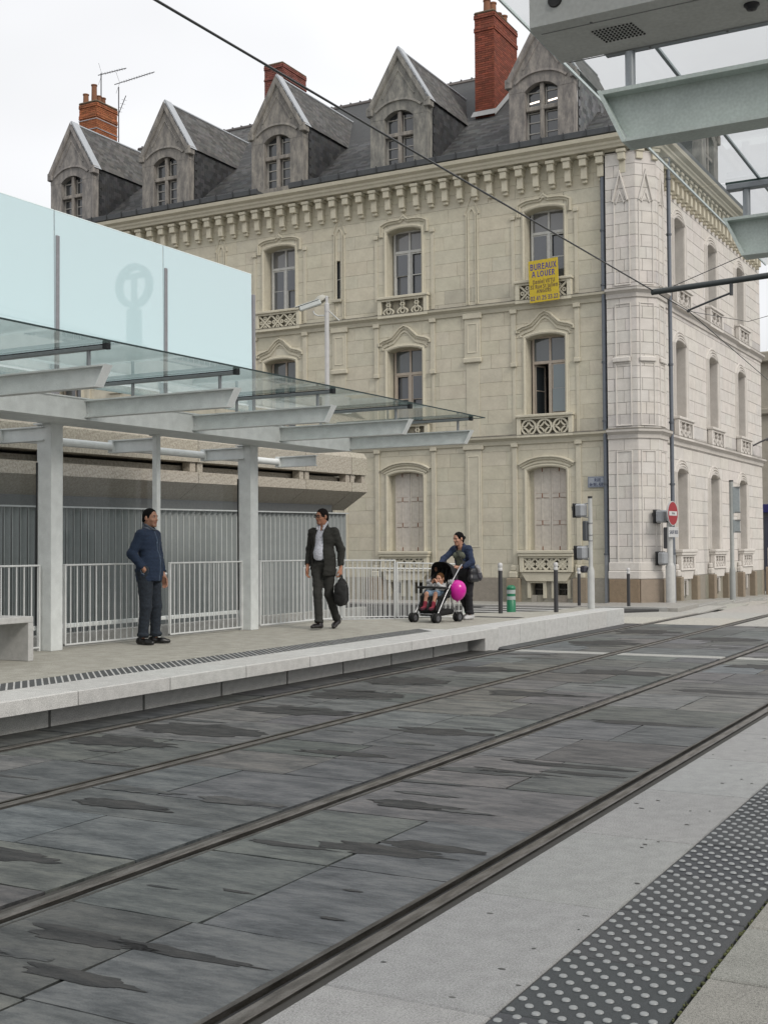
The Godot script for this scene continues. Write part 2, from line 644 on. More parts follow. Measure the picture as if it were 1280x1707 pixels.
	for i in 70:
		var bay: Array = [[-6.95, -5.75], [-6.95, -5.75], [-5.35, -4.05], [-3.7, -2.55]][i % 4]
		var zz := -3.2 - 18.0 * pow(rng.randf(), 1.2)
		var w := rng.randf_range(0.08, 0.42)
		marks.append([rng.randf_range(bay[0], bay[1]), zz, w, w * rng.randf_range(0.06, 0.25) * (1.0 + maxf(0, -zz - 8) * 0.08)])
	for s in marks:
		mb = MB.new(shade(SLATE, 0.42 if k < 32 else rng.randf_range(0.62, 0.86)))
		mb.xf = Transform3D(Basis(V(1, 0, 0), V(0, 0, -1), V(0, 1, 0)), Vector3.ZERO)
		var poly := ragged(s[0], s[1], s[2], s[3], 300 + k)
		for i in poly.size():
			var lo := -7.03
			var hi := -2.45
			for b in [[-3.79, -2.45], [-5.45, -3.97], [-7.03, -5.65]]:
				if s[0] > b[0] and s[0] < b[1]:
					lo = b[0]
					hi = b[1]
			poly[i].x = clampf(poly[i].x, lo + 0.02 + 0.004 * (i % 5), hi - 0.02 - 0.004 * (i % 7))
		k += 1
		if Geometry2D.triangulate_polygon(poly).size() > 0:
			mb.prism(poly, 0.0018, 0.0024, false)
			put("wet_stain", mb, "stain", o)
	# rails
	zs = [8.0, 2.0, -4.0, -10.0, -16.0, -22.0, -28.0, -34.0, -40.0, -50.0, -60.0]
	o = setting("tram_track")
	for r in RAILS:
		var x: float = r[0]
		var s: float = r[1]
		var rail := node("rail", o)
		mb = MB.new(Color(0.20, 0.185, 0.16))
		var prof := [[0.036, -0.01], [0.034, 0.002], [0.026, 0.006], [-0.026, 0.006], [-0.033, 0.001], [-0.037, -0.04], [-0.082, -0.045], [-0.084, 0.0], [-0.108, 0.001], [-0.110, -0.012]]
		for i in prof.size() - 1:
			var a: Array = prof[i]
			var b: Array = prof[i + 1]
			var dark: bool = a[1] < -0.03 and b[1] < -0.03
			mb.col = Color(0.012, 0.011, 0.010) if dark else (Color(0.175, 0.168, 0.155) if i > 0 and i < 4 else Color(0.10, 0.097, 0.09))
			if s > 0:
				ribbon(mb, x + b[0], x + a[0], b[1], a[1], zs)
			else:
				ribbon(mb, x - a[0], x - b[0], a[1], b[1], zs)
		put("rail_head", mb, "rail", rail)
		mb = MB.new(Color(0.055, 0.052, 0.046))
		for q in [[0.036, 0.092], [-0.140, -0.110]]:
			var x0: float = minf(x + s * q[0], x + s * q[1])
			var x1: float = maxf(x + s * q[0], x + s * q[1])
			ribbon(mb, x0, x1, -0.008, -0.008, zs)
		put("rubber_edging", mb, "rubber", rail)
	# bits of litter on the slates
	# ---- pale paving and asphalt past the stop
	o = setting("street_paving")
	mb = MB.new(Color(0.25, 0.245, 0.23))
	ribbon(mb, -9.4, 6.0, -0.03, -0.03, [-24.15, -28.0, -40.0, -60.0])
	put("joint_bed", mb, "granite", o)
	for x in [[-9.3, -7.26], [-7.0, -5.68], [-5.42, -4.0], [-3.75, -2.5], [-2.2, 0.2]]:
		var z := -24.16
		while z > -46.0:
			var l := rng.randf_range(2.2, 2.9)
			mb = MB.new(vary(Color(0.55, 0.53, 0.48), 0.10, 0.03))
			mb.xf = Transform3D(Basis(V(1, 0, 0), atan(0.018) if z < -28 else 0.0), V(0, g(z), z))
			mb.slab(x[0] + 0.01, x[1] - 0.01, -l + 0.02, 0.0, -0.04, 0.0, 0.004)
			put("paving_slab", mb, "granite", o)
			z -= l
	o = setting("road")
	mb = MB.new(Color(0.062, 0.062, 0.062))
	mb.xf = Transform3D(Basis(V(1, 0, 0), atan(0.012)), V(0, 0.004, -24.3))
	flat(mb, [[-60, 0], [-9.0, 0], [-8.9, -2.2], [-9.1, -3.2], [-8.2, -4.55], [-60, -4.55]], -0.1, 0.0)
	put("asphalt", mb, "asphalt", o)
	for i in 5:
		mb = MB.new(Color(0.55, 0.55, 0.53))
		mb.xf = Transform3D(Basis(V(1, 0, 0), atan(0.012)), V(0, 0.006, -24.3))
		flat(mb, [[-12.6, -0.75 - i * 0.8], [-9.3, -0.75 - i * 0.8], [-9.3, -1.1 - i * 0.8], [-12.6, -1.1 - i * 0.8]], 0.0, 0.004)
		put("crossing_stripe", mb, "asphalt", o)
	o = setting("pavement")
	mb = MB.new(Color(0.34, 0.325, 0.29))
	for x in range(-60, -9, 2):
		var mk := MB.new(vary(Color(0.43, 0.415, 0.38), 0.07))
		mk.xf = Transform3D(Basis(V(1, 0, 0), atan(-0.006)), V(0, 0.105, -28.9))
		mk.slab(x + 0.004, x + 2.0 - 0.004, -2.3, -0.21, -0.15, 0.0, 0.004)
		put("paving_slab", mk, "granite", o)
		mk.col = vary(Color(0.46, 0.45, 0.42), 0.05)
		mk = MB.new(vary(Color(0.46, 0.45, 0.42), 0.05), mk.xf)
		mk.slab(x + 0.004, x + 2.0 - 0.004, -0.204, 0.0, -0.15, 0.002, 0.012)
		put("kerb_stone", mk, "granite", o)
	for i in 16:
		var z := -28.9 - i * 2.0
		var mk := MB.new(vary(Color(0.46, 0.445, 0.405), 0.07))
		mk.xf = Transform3D(Basis(V(1, 0, 0), atan(0.018)), V(0, g(z) + 0.11, z))
		mk.slab(-9.996, -7.96, -1.996, 0.0, -0.15, 0.0, 0.004)
		put("paving_slab", mk, "granite", o)
		mk = MB.new(vary(Color(0.44, 0.43, 0.40), 0.05), mk.xf)
		mk.slab(-7.955, -7.76, -1.996, 0.0, -0.15, 0.002, 0.012)
		put("kerb_stone", mk, "granite", o)


func build_near_platform():
	var o := setting("near_platform")
	rng.seed = 8
	var mb := MB.new(Color(0.16, 0.16, 0.15))
	mb.box(-1.70, 9.0, -0.06, P - 0.03, -13.9, 8.0)
	put("platform_base", mb, "deck", o)
	var z := 1.2
	while z > -13.5:
		mb = MB.new(vary(Color(0.42, 0.42, 0.41), 0.05, 0.01))
		mb.slab(-1.78, -1.279, z - 1.0285 + 0.003, z - 0.003, 0.12, P + rng.randf_range(-0.0015, 0.001), 0.005)
		put("coping_slab", mb, "granite_fine", o)
		z -= 1.0285
	# dark tactile tiles with pale round studs
	var dome := MB.new(Color(0.285, 0.295, 0.295))
	dome.lathe([Vector2(0.0125, 0.0), Vector2(0.0118, 0.0028), Vector2(0.0095, 0.0045), Vector2(0.005, 0.0053), Vector2(0.0, 0.0055)], 10)
	var dm := dome.mesh()
	var count := 0
	z = 0.11
	while z > -13.0:
		var zt := z - 0.51
		mb = MB.new(vary(Color(0.070, 0.075, 0.080), 0.10, 0.02))
		mb.slab(-1.274, -0.866, zt + 0.004, z - 0.003, 0.2, P + rng.randf_range(-0.002, 0.002), 0.004)
		var tile := put("tactile_tile", mb, "granite_fine", o)
		var xs := []
		var cs := []
		for r in 12:
			for q in 6:
				var px := -1.252 + q * 0.0705 + (0.03525 if r % 2 else 0.0)
				if px > -0.876:
					continue
				var at := V(px, P + 0.001, z - 0.026 - r * 0.0425)
				if z < -2.6 and count < 300 and z > -6.3:
					put("stud", dm, "steel_stud", tile, at)
					count += 1
				else:
					xs.append(Transform3D(Basis(), at))
					cs.append(Color(1, 1, 1))
		if xs.size():
			many("studs", dm, "steel_stud", xs, cs, tile)
		z = zt
	# paving behind the tactile strip
	for i in 5:
		z = 0.11
		while z > -13.0:
			var l := 0.51
			mb = MB.new(vary(Color(0.34, 0.335, 0.295), 0.08, 0.03))
			mb.slab(-0.858 + i * 0.51, -0.354 + i * 0.51, z - l + 0.005, z - 0.004, 0.2, P + rng.randf_range(-0.003, 0.0), 0.005)
			put("paving_slab", mb, "granite", o)
			z -= l
	mb = MB.new(Color(0.27, 0.27, 0.24))
	mb.box(1.7, 9.0, 0.2, P - 0.002, -13.8, 8.0)
	put("paving_slab", mb, "granite", o)
	# gum and scuffs
	var spot := MB.new(Color(1, 1, 1))
	spot.lathe([Vector2(0.012, 0.0), Vector2(0.010, 0.0006), Vector2(0.0, 0.0008)], 9)
	var gx := []
	var gc := []
	for i in 46:
		gx.append(Transform3D(Basis(V(0, 1, 0), rng.randf() * 6.0).scaled(V(rng.randf_range(0.3, 1.2), 1, rng.randf_range(0.3, 0.8))), V(rng.randf_range(-1.74, -1.3) if i % 4 else rng.randf_range(-0.8, -0.2), P + 0.0008, rng.randf_range(-9.0, -2.6))))
		gc.append(vary(Color(0.10, 0.10, 0.095), 0.4))
	stuff(many("gum_spots", spot.mesh(), "rubber", gx, gc, o))
	# moss in the joint
	var xs := []
	var cs := []
	for i in 260:
		var zz := rng.randf_range(-7.0, -2.6)
		xs.append(Transform3D(Basis(V(0, 1, 0), rng.randf() * 6.0).scaled(Vector3.ONE * rng.randf_range(0.4, 1.3)), V(-0.862 + rng.randf_range(-0.004, 0.006), P - 0.003, zz)))
		cs.append(vary(Color(0.09, 0.10, 0.035), 0.4))
	var tuft := MB.new(Color(1, 1, 1))
	tuft.lathe([Vector2(0.006, -0.004), Vector2(0.005, 0.001), Vector2(0.0, 0.003)], 5)
	stuff(many("moss", tuft.mesh(), "cloth", xs, cs, o))


func build_far_platform():
	var o := setting("far_platform")
	rng.seed = 9
	var mb := MB.new(Color(0.47, 0.455, 0.415))
	flat(mb, [[-10.95, 8.0], [-8.43, 8.0], [-8.43, -16.62], [-7.98, -16.62], [-7.98, -23.95], [-8.5, -23.95], [-8.5, -22.2], [-9.4, -21.2], [-10.3, -20.2], [-9.3, -19.75], [-10.62, -18.15], [-10.95, -18.0]], -0.06, P)
	put("platform_deck", mb, "deck", o)
	mb = MB.new(Color(0.66, 0.66, 0.64))
	mb.box(-8.428, -7.982, -0.06, P - 0.0003, -16.62, 8.0)
	put("tactile_bed", mb, "granite", o)
	var bm := []
	for i in 3:
		var b2 := MB.new(vary(Color(0.085, 0.090, 0.092), 0.15))
		flat(b2, [[-0.215, -0.247], [0.215, 0.183], [0.215, 0.247], [-0.215, -0.183]], -0.02, 0.0015)
		bm.append(b2.mesh())
	var z := -5.5
	var k := 0
	while z > -16.4:
		put("tactile_bar", bm[k % 3], "granite_fine", o, V(-8.205, P, z + rng.randf_range(-0.003, 0.003)))
		z -= 0.088
		k += 1
	z = -3.0
	while z > -16.4:
		var l := minf(1.26, z + 16.78)
		mb = MB.new(vary(GRANITE, 0.05, 0.01))
		mb.slab(-7.975, -7.39, z - l + 0.006, z - 0.006, 0.195, P, 0.008)
		put("coping_block", mb, "granite", o)
		mb = MB.new(vary(Color(0.60, 0.595, 0.56), 0.06, 0.01))
		mb.slab(-7.99, -7.66, z - l + 0.03 + 0.05, z + 0.05 - 0.003, -0.06, 0.19, 0.004)
		put("plinth_block", mb, "granite", o)
		z -= l
	mb = MB.new(vary(GRANITE, 0.03, 0.01))
	mb.slab(-7.975, -7.42, -17.32, -16.80, -0.06, P, 0.01)
	put("end_block", mb, "granite", o)
	z = -17.325
	while z > -23.8:
		var l := 1.105
		mb = MB.new(vary(shade(GRANITE, 1.04), 0.04, 0.01))
		mb.slab(-7.975, -7.52, z - l + 0.005, z - 0.004, -0.06, P, 0.008)
		put("edge_block", mb, "granite", o)
		z -= l
	# drain cover in the deck
	mb = MB.new(Color(0.05, 0.05, 0.05))
	mb.slab(-9.0, -8.1, -20.05, -19.78, P - 0.01, P + 0.004, 0.002)
	put("drain_cover", mb, "rubber", o)


# ---------------------------------------------------------------- the stone building
const WARM := Color(0.735, 0.700, 0.575)
const PALE := Color(0.835, 0.805, 0.770)
var F1 := Transform3D(Basis(V(1, 0, 0), V(0, 1, 0), V(0, 0, 1)), V(-31.0, 0, -30.9))
var F2 := Transform3D(Basis(V(0.02094, 0, -0.99978), V(0, 1, 0), V(0.99978, 0, 0.02094)), V(-9.0, 0, -32.0))
var stones_named := 0


func pieces(u0: float, u1: float, v0: float, v1: float, holes: Array) -> Array:   # a block minus the openings
	var out := [[u0, u1, v0, v1]]
	for h in holes:
		var nx := []
		for r in out:
			if h[0] >= r[1] or h[1] <= r[0] or h[2] >= r[3] or h[3] <= r[2]:
				nx.append(r)
				continue
			if h[0] - r[0] > 0.02:
				nx.append([r[0], h[0], r[2], r[3]])
			if r[1] - h[1] > 0.02:
				nx.append([h[1], r[1], r[2], r[3]])
			var a: float = maxf(r[0], h[0])
			var b: float = minf(r[1], h[1])
			if h[2] - r[2] > 0.02:
				nx.append([a, b, r[2], h[2]])
			if r[3] - h[3] > 0.02:
				nx.append([a, b, h[3], r[3]])
		out = nx
	return out


func ashlar(parent: Node, xf: Transform3D, L: float, v0: float, v1: float, ch: float, bl: float, holes: Array, base: Color, near_u: Callable, budget: int, gap := 0.004, from_u := 0.0):
	var mort := MB.new(shade(base, 0.82 if from_u >= 0.0 and gap < 0.003 else 0.36), xf)
	var rest := MB.new(base, xf)
	var row := 0
	var v := v0
	var list := []
	while v < v1 - 0.02:
		var top := minf(v + ch, v1)
		var u := from_u
		var first := true
		while u < L - 0.01:
			var l := bl * rng.randf_range(0.72, 1.28)
			if first and row % 2:
				l *= 0.5
			first = false
			var e := minf(u + l, L)
			if L - e < 0.25:
				e = L
			for p in pieces(u, e, v, top, holes):
				list.append(p)
			u = e
		v = top
		row += 1
	var order := []
	for i in list.size():
		order.append([near_u.call(list[i]), i])
	order.sort_custom(func(a, b): return a[0] < b[0])
	for k in order.size():
		var p: Array = list[order[k][1]]
		mort.quad(V(p[0], p[2], -0.012), V(p[1], p[2], -0.012), V(p[1], p[3], -0.012), V(p[0], p[3], -0.012))
		var c := vary(base, 0.03, 0.015)
		if rng.randf() < 0.05:
			c = shade(c, rng.randf_range(0.90, 1.04))
		if p[1] - p[0] < 0.03 or p[3] - p[2] < 0.03:
			continue
		for lv in [4.60, 8.28]:      # grime above the ledges
			if p[2] < lv + 0.36 and p[3] > lv and rng.randf() < 0.7:
				var gr := rng.randf_range(0.80, 0.96)
				c = Color(c.r * gr, c.g * gr, c.b * (gr + 0.02))
		var w := rng.randf_range(-0.0025, 0.0015)
		if k < budget:
			var mb := MB.new(c, xf)
			mb.stone(p[0] + gap, p[1] - gap, p[2] + gap, p[3] - gap, -0.03, w, 0.004)
			put("stone_block", mb, "stone", parent)
		else:
			rest.col = c
			rest.stone(p[0] + gap, p[1] - gap, p[2] + gap, p[3] - gap, -0.03, w, 0.004)
	if rest.v.size():
		stuff(put("stone_blocks", rest, "stone", parent))
	stuff(put("mortar", mort, "stone", parent))


func arch(u0: float, u1: float, v: float, rise: float, k := 9) -> PackedVector2Array:
	var p := PackedVector2Array()
	for i in k:
		var t := float(i) / (k - 1)
		p.append(Vector2(lerpf(u0, u1, t), v + rise * (1.0 - pow(absf(2 * t - 1), 2.4))))
	return p


func recess(parent: Node, xf: Transform3D, u0: float, u1: float, v0: float, v1: float, d: float, c: Color, rise := 0.0):
	var mb := MB.new(c, xf)
	mb.quad(V(u0, v0, -d), V(u0, v0, 0), V(u0, v1, 0), V(u0, v1, -d))
	mb.quad(V(u1, v0, 0), V(u1, v0, -d), V(u1, v1, -d), V(u1, v1, 0))
	mb.quad(V(u0, v0, 0), V(u0, v0, -d), V(u1, v0, -d), V(u1, v0, 0))
	if rise <= 0.0:
		mb.quad(V(u0, v1, -d), V(u0, v1, 0), V(u1, v1, 0), V(u1, v1, -d))
	else:
		var a := arch(u0, u1, v1 - rise, rise)
		for i in a.size() - 1:
			mb.quad(V(a[i].x, a[i].y, -d), V(a[i].x, a[i].y, 0), V(a[i + 1].x, a[i + 1].y, 0), V(a[i + 1].x, a[i + 1].y, -d))
			mb.quad(V(a[i].x, a[i].y, 0.0), V(a[i].x, v1, 0.0), V(a[i + 1].x, v1, 0.0), V(a[i + 1].x, a[i + 1].y, 0.0))
	put("reveal", mb, "stone", parent)


func casement(parent: Node, xf: Transform3D, u0: float, u1: float, v0: float, v1: float, d: float, wood: Color, transom: float, bars: int, opened := false):
	var t := xf * Transform3D(Basis(), V(0, 0, -d))
	var mb := MB.new(wood, t)
	var f := 0.055
	mb.box(u0, u0 + f, v0, v1, -0.06, 0.03, 0.006)
	mb.box(u1 - f, u1, v0, v1, -0.06, 0.03, 0.006)
	mb.box(u0 + f, u1 - f, v1 - f, v1, -0.06, 0.03, 0.006)
	mb.box(u0 + f, u1 - f, v0, v0 + f, -0.06, 0.03, 0.006)
	mb.box(u0 + f, u1 - f, transom - 0.04, transom + 0.04, -0.06, 0.035, 0.006)
	put("window_frame", mb, "paint_wood", parent)
	var m := (u0 + u1) * 0.5
	mb = MB.new(wood, t)
	mb.box(m - 0.045, m + 0.045, v0 + f, transom - 0.04, -0.05, 0.04, 0.006)
	mb.box(m - 0.03, m + 0.03, transom + 0.04, v1 - f, -0.05, 0.025, 0.006)
	put("mullion", mb, "paint_wood", parent)
	for s in 2:
		var a := (u0 + f) if s == 0 else (m + 0.045)
		var b := (m - 0.045) if s == 0 else (u1 - f)
		var lo := v0 + f
		var hi := transom - 0.04
		if opened and s == 0:
			var lt := t * Transform3D(Basis(V(0, 1, 0), deg_to_rad(68)), V(a + 0.01, 0, -0.03))
			mb = MB.new(wood, lt)
			var w := b - a
			mb.box(0, 0.045, lo, hi, -0.03, 0.0)
			mb.box(w - 0.045, w, lo, hi, -0.03, 0.0)
			mb.box(0.045, w - 0.045, hi - 0.05, hi, -0.03, 0.0)
			mb.box(0.045, w - 0.045, lo, lo + 0.06, -0.03, 0.0)
			mb.box(0.045, w - 0.045, lo + (hi - lo) * 0.48, lo + (hi - lo) * 0.48 + 0.025, -0.03, 0.0)
			put("open_leaf", mb, "paint_wood", parent)
			mb = MB.new(Color(0.05, 0.055, 0.06), lt)
			mb.box(0.045, w - 0.045, lo + 0.06, hi - 0.05, -0.018, -0.012)
			put("pane", mb, "window_glass", parent)
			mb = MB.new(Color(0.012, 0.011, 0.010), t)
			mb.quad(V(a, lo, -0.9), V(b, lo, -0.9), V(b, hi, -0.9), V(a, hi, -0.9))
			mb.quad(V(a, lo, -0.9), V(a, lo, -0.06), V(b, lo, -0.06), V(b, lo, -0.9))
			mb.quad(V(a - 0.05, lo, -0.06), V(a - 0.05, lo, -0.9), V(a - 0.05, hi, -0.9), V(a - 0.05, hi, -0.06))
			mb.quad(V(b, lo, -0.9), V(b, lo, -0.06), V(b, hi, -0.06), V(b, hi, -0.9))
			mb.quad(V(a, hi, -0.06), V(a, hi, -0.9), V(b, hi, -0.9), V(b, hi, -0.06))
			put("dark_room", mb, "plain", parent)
			continue
		mb = MB.new(wood, t)
		mb.box(a, a + 0.035, lo, hi, -0.03, 0.012)
		mb.box(b - 0.035, b, lo, hi, -0.03, 0.012)
		mb.box(a + 0.035, b - 0.035, lo, lo + 0.06, -0.03, 0.012)
		mb.box(a + 0.035, b - 0.035, hi - 0.035, hi, -0.03, 0.012)
		for k in bars:
			var y := lerpf(lo, hi, float(k + 1) / (bars + 1))
			mb.box(a + 0.035, b - 0.035, y - 0.013, y + 0.013, -0.03, 0.008)
		put("sash", mb, "paint_wood", parent)
		var ed := [lo + 0.06]
		for k in bars:
			ed.append(lerpf(lo, hi, float(k + 1) / (bars + 1)))
		ed.append(hi - 0.035)
		for k in ed.size() - 1:
			mb = MB.new(Color(0.075, 0.085, 0.095) if not opened else Color(0.15, 0.19, 0.20), t)
			mb.xf = t * Transform3D(Basis(V(0, 1, 0), rng.randf_range(-0.006, 0.006)), Vector3.ZERO)
			mb.quad(V(a + 0.03, ed[k], -0.012), V(b - 0.03, ed[k], -0.012), V(b - 0.03, ed[k + 1], -0.012), V(a + 0.03, ed[k + 1], -0.012))
			put("pane", mb, "window_glass", parent)
		mb = MB.new(Color(0.085, 0.095, 0.10) if v0 < 8.0 else Color(0.15, 0.15, 0.15), t)
		var a2 := (u0 + f) if s == 0 else (m + 0.03)
		var b2 := (m - 0.03) if s == 0 else (u1 - f)
		mb.quad(V(a2, transom + 0.04, -0.014), V(b2, transom + 0.04, -0.014), V(b2, v1 - f, -0.014), V(a2, v1 - f, -0.014))
		put("pane", mb, "window_glass", parent)
	if opened:
		mb = MB.new(Color(0.085, 0.095, 0.10), t)
		mb.quad(V(u0 + f, transom + 0.04, -0.014), V(m - 0.03, transom + 0.04, -0.014), V(m - 0.03, v1 - f, -0.014), V(u0 + f, v1 - f, -0.014))
		put("pane", mb, "window_glass", parent)


func shutters(parent: Node, xf: Transform3D, u0: float, u1: float, v0: float, v1: float, d: float):
	var c := Color(0.72, 0.67, 0.585)
	var t := xf * Transform3D(Basis(), V(0, 0, -d))
	var m := (u0 + u1) * 0.5
	var lows := [v0, lerpf(v0, v1, 0.335), lerpf(v0, v1, 0.665), v1]
	for s in 2:
		var a := u0 + 0.005 if s == 0 else m + 0.004
		var b := m - 0.004 if s == 0 else u1 - 0.005
		var mb := MB.new(vary(c, 0.03), t)
		mb.box(a, b, v0 + 0.01, v1, -0.04, -0.012)
		for e in [[a, a + 0.05], [b - 0.05, b], [(a + b) / 2 - 0.03, (a + b) / 2 + 0.03]]:
			mb.box(e[0], e[1], v0 + 0.01, v1, -0.014, 0.0, 0.004)
		for k in 4:
			var y: float = lows[k] + (0.05 if k == 0 else (-0.05 if k == 3 else 0.0))
			mb.box(a, b, y - 0.06, y + 0.06, -0.016, -0.001, 0.004)
		put("shutter", mb, "paint_wood", parent)
		mb = MB.new(Color(0.30, 0.13, 0.07), t)
		for k in 4:
			var y: float = lows[k] + (0.05 if k == 0 else (-0.05 if k == 3 else 0.0))
			var mm := (a + b) / 2
			mb.box(mm - 0.013, mm + 0.013, y - 0.055, y + 0.055, -0.002, 0.006)
			if k == 1 or k == 2:
				mb.box(a + 0.05, b - 0.05, y - 0.064, y - 0.058, -0.003, 0.002)
				mb.box(a + 0.05, b - 0.05, y + 0.055, y + 0.060, -0.003, 0.002)
		put("rusty_hinge", mb, "rust", parent)


func ring(mb: MB, cu: float, cv: float, r: float, w0: float, w1: float, half: float, k := 14, from := 0.0, to := TAU):
	var full := to - from > TAU - 0.01
	var path := PackedVector2Array()
	for i in (k if full else k + 1):
		var a := from + (to - from) * i / k
		path.append(Vector2(cu + r * cos(a), cv + r * sin(a)))
	mb.moulding(path, [Vector2(-half, w0), Vector2(-half, w1), Vector2(half, w1), Vector2(half, w0)], full)


func bar2(mb: MB, a: Vector2, b: Vector2, w0: float, w1: float, half: float):
	mb.moulding(PackedVector2Array([a, b]), [Vector2(-half, w0), Vector2(-half, w1), Vector2(half, w1), Vector2(half, w0)])


func balustrade(parent: Node, xf: Transform3D, u0: float, u1: float, v0: float, v1: float, style: int, c: Color):
	var mb := MB.new(c, xf)
	mb.box(u0 - 0.03, u1 + 0.03, v1 - 0.075, v1, 0.0, 0.20, 0.012)
	put("handrail", mb, "stone", parent)
	mb = MB.new(shade(c, 1.06), xf)
	mb.box(u0, u0 + 0.12, v0, v1 - 0.075, 0.02, 0.16, 0.008)
	mb.box(u1 - 0.12, u1, v0, v1 - 0.075, 0.02, 0.16, 0.008)
	mb.box(u0 + 0.12, u1 - 0.12, v0, v0 + 0.06, 0.03, 0.16, 0.008)
	mb.box(u0 + 0.12, u1 - 0.12, v1 - 0.13, v1 - 0.075, 0.03, 0.15)
	put("balustrade_frame", mb, "stone", parent)
	mb = MB.new(shade(c, 1.06), xf)
	var a := u0 + 0.12
	var b := u1 - 0.12
	var lo := v0 + 0.06
	var hi := v1 - 0.13
	var h := hi - lo
	var n := maxi(2, roundi((b - a) / h))
	var w := (b - a) / n
	var mid := (lo + hi) / 2
	for i in n:
		var x0 := a + i * w
		var xm := x0 + w / 2
		if style == 0:
			ring(mb, xm, mid, h * 0.47, 0.06, 0.13, 0.024)
			for k in 4:
				var an := PI / 4 + k * PI / 2
				ring(mb, xm + h * 0.665 * cos(an), mid + h * 0.665 * sin(an), h * 0.47, 0.065, 0.125, 0.02, 7, an + PI - 0.785, an + PI + 0.785)
		elif style == 1:
			bar2(mb, Vector2(x0, lo), Vector2(x0 + w, hi), 0.06, 0.13, 0.025)
			bar2(mb, Vector2(x0, hi), Vector2(x0 + w, lo), 0.065, 0.126, 0.025)
			for q in [[0, 1], [0, -1], [1, 0], [-1, 0]]:
				ring(mb, xm + q[0] * w * 0.32, mid + q[1] * h * 0.32, h * 0.10, 0.07, 0.12, 0.018, 8)
		else:
			for s in [-1.0, 1.0]:
				var p := PackedVector2Array()
				for k in 9:
					var t := k / 8.0
					p.append(Vector2(xm + s * w * 0.24 * sin(t * TAU) + w * 0.12 * s, lerpf(lo, hi, t)))
				mb.moulding(p, [Vector2(-0.02, 0.06), Vector2(-0.02, 0.13), Vector2(0.02, 0.13), Vector2(0.02, 0.06)])
			ring(mb, xm, lo + h * 0.3, h * 0.16, 0.07, 0.12, 0.016, 8)
			ring(mb, xm, lo + h * 0.74, h * 0.13, 0.07, 0.12, 0.016, 8)
	put("tracery", mb, "stone", parent)
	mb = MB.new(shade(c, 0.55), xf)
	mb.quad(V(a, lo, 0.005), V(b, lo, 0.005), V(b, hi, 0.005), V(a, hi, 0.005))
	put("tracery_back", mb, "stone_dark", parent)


func hood_path(u: float, v: float, half: float, shape: int) -> PackedVector2Array:
	var p := PackedVector2Array()
	if shape == 0:      # drop sides, flattened arch
		p.append(Vector2(u - half, v - 0.40))
	elif shape == 1:
		p.append(Vector2(u - half, v - 0.16))
	else:
		p.append(Vector2(u - half, v - 1.9))
	for i in 13:
		var t := i / 12.0
		var x := u + lerpf(-half, half, t)
		var e := 1.0 - pow(absf(2 * t - 1), 5.0)
		var y := v - 0.10 + 0.10 * e
		if shape == 1:   # ogee: swept up in the middle
			var s := clampf(1.0 - absf(2 * t - 1) / 0.62, 0, 1)
			y += 0.34 * (s * s * (3 - 2 * s))
		if shape == 0 and i == 6:
			y += 0.10
		p.append(Vector2(x, y))
	if shape == 0:
		p.append(Vector2(u + half, v - 0.40))
	elif shape == 1:
		p.append(Vector2(u + half, v - 0.16))
	else:
		p.append(Vector2(u + half, v - 1.9))
	return p


func rev(p: PackedVector2Array) -> PackedVector2Array:
	var q := p.duplicate()
	q.reverse()
	return q


const ROLL := [Vector2(-0.05, 0.0), Vector2(-0.045, 0.035), Vector2(-0.02, 0.05), Vector2(-0.005, 0.03), Vector2(0.01, 0.03), Vector2(0.025, 0.075), Vector2(0.055, 0.07), Vector2(0.07, 0.0)]


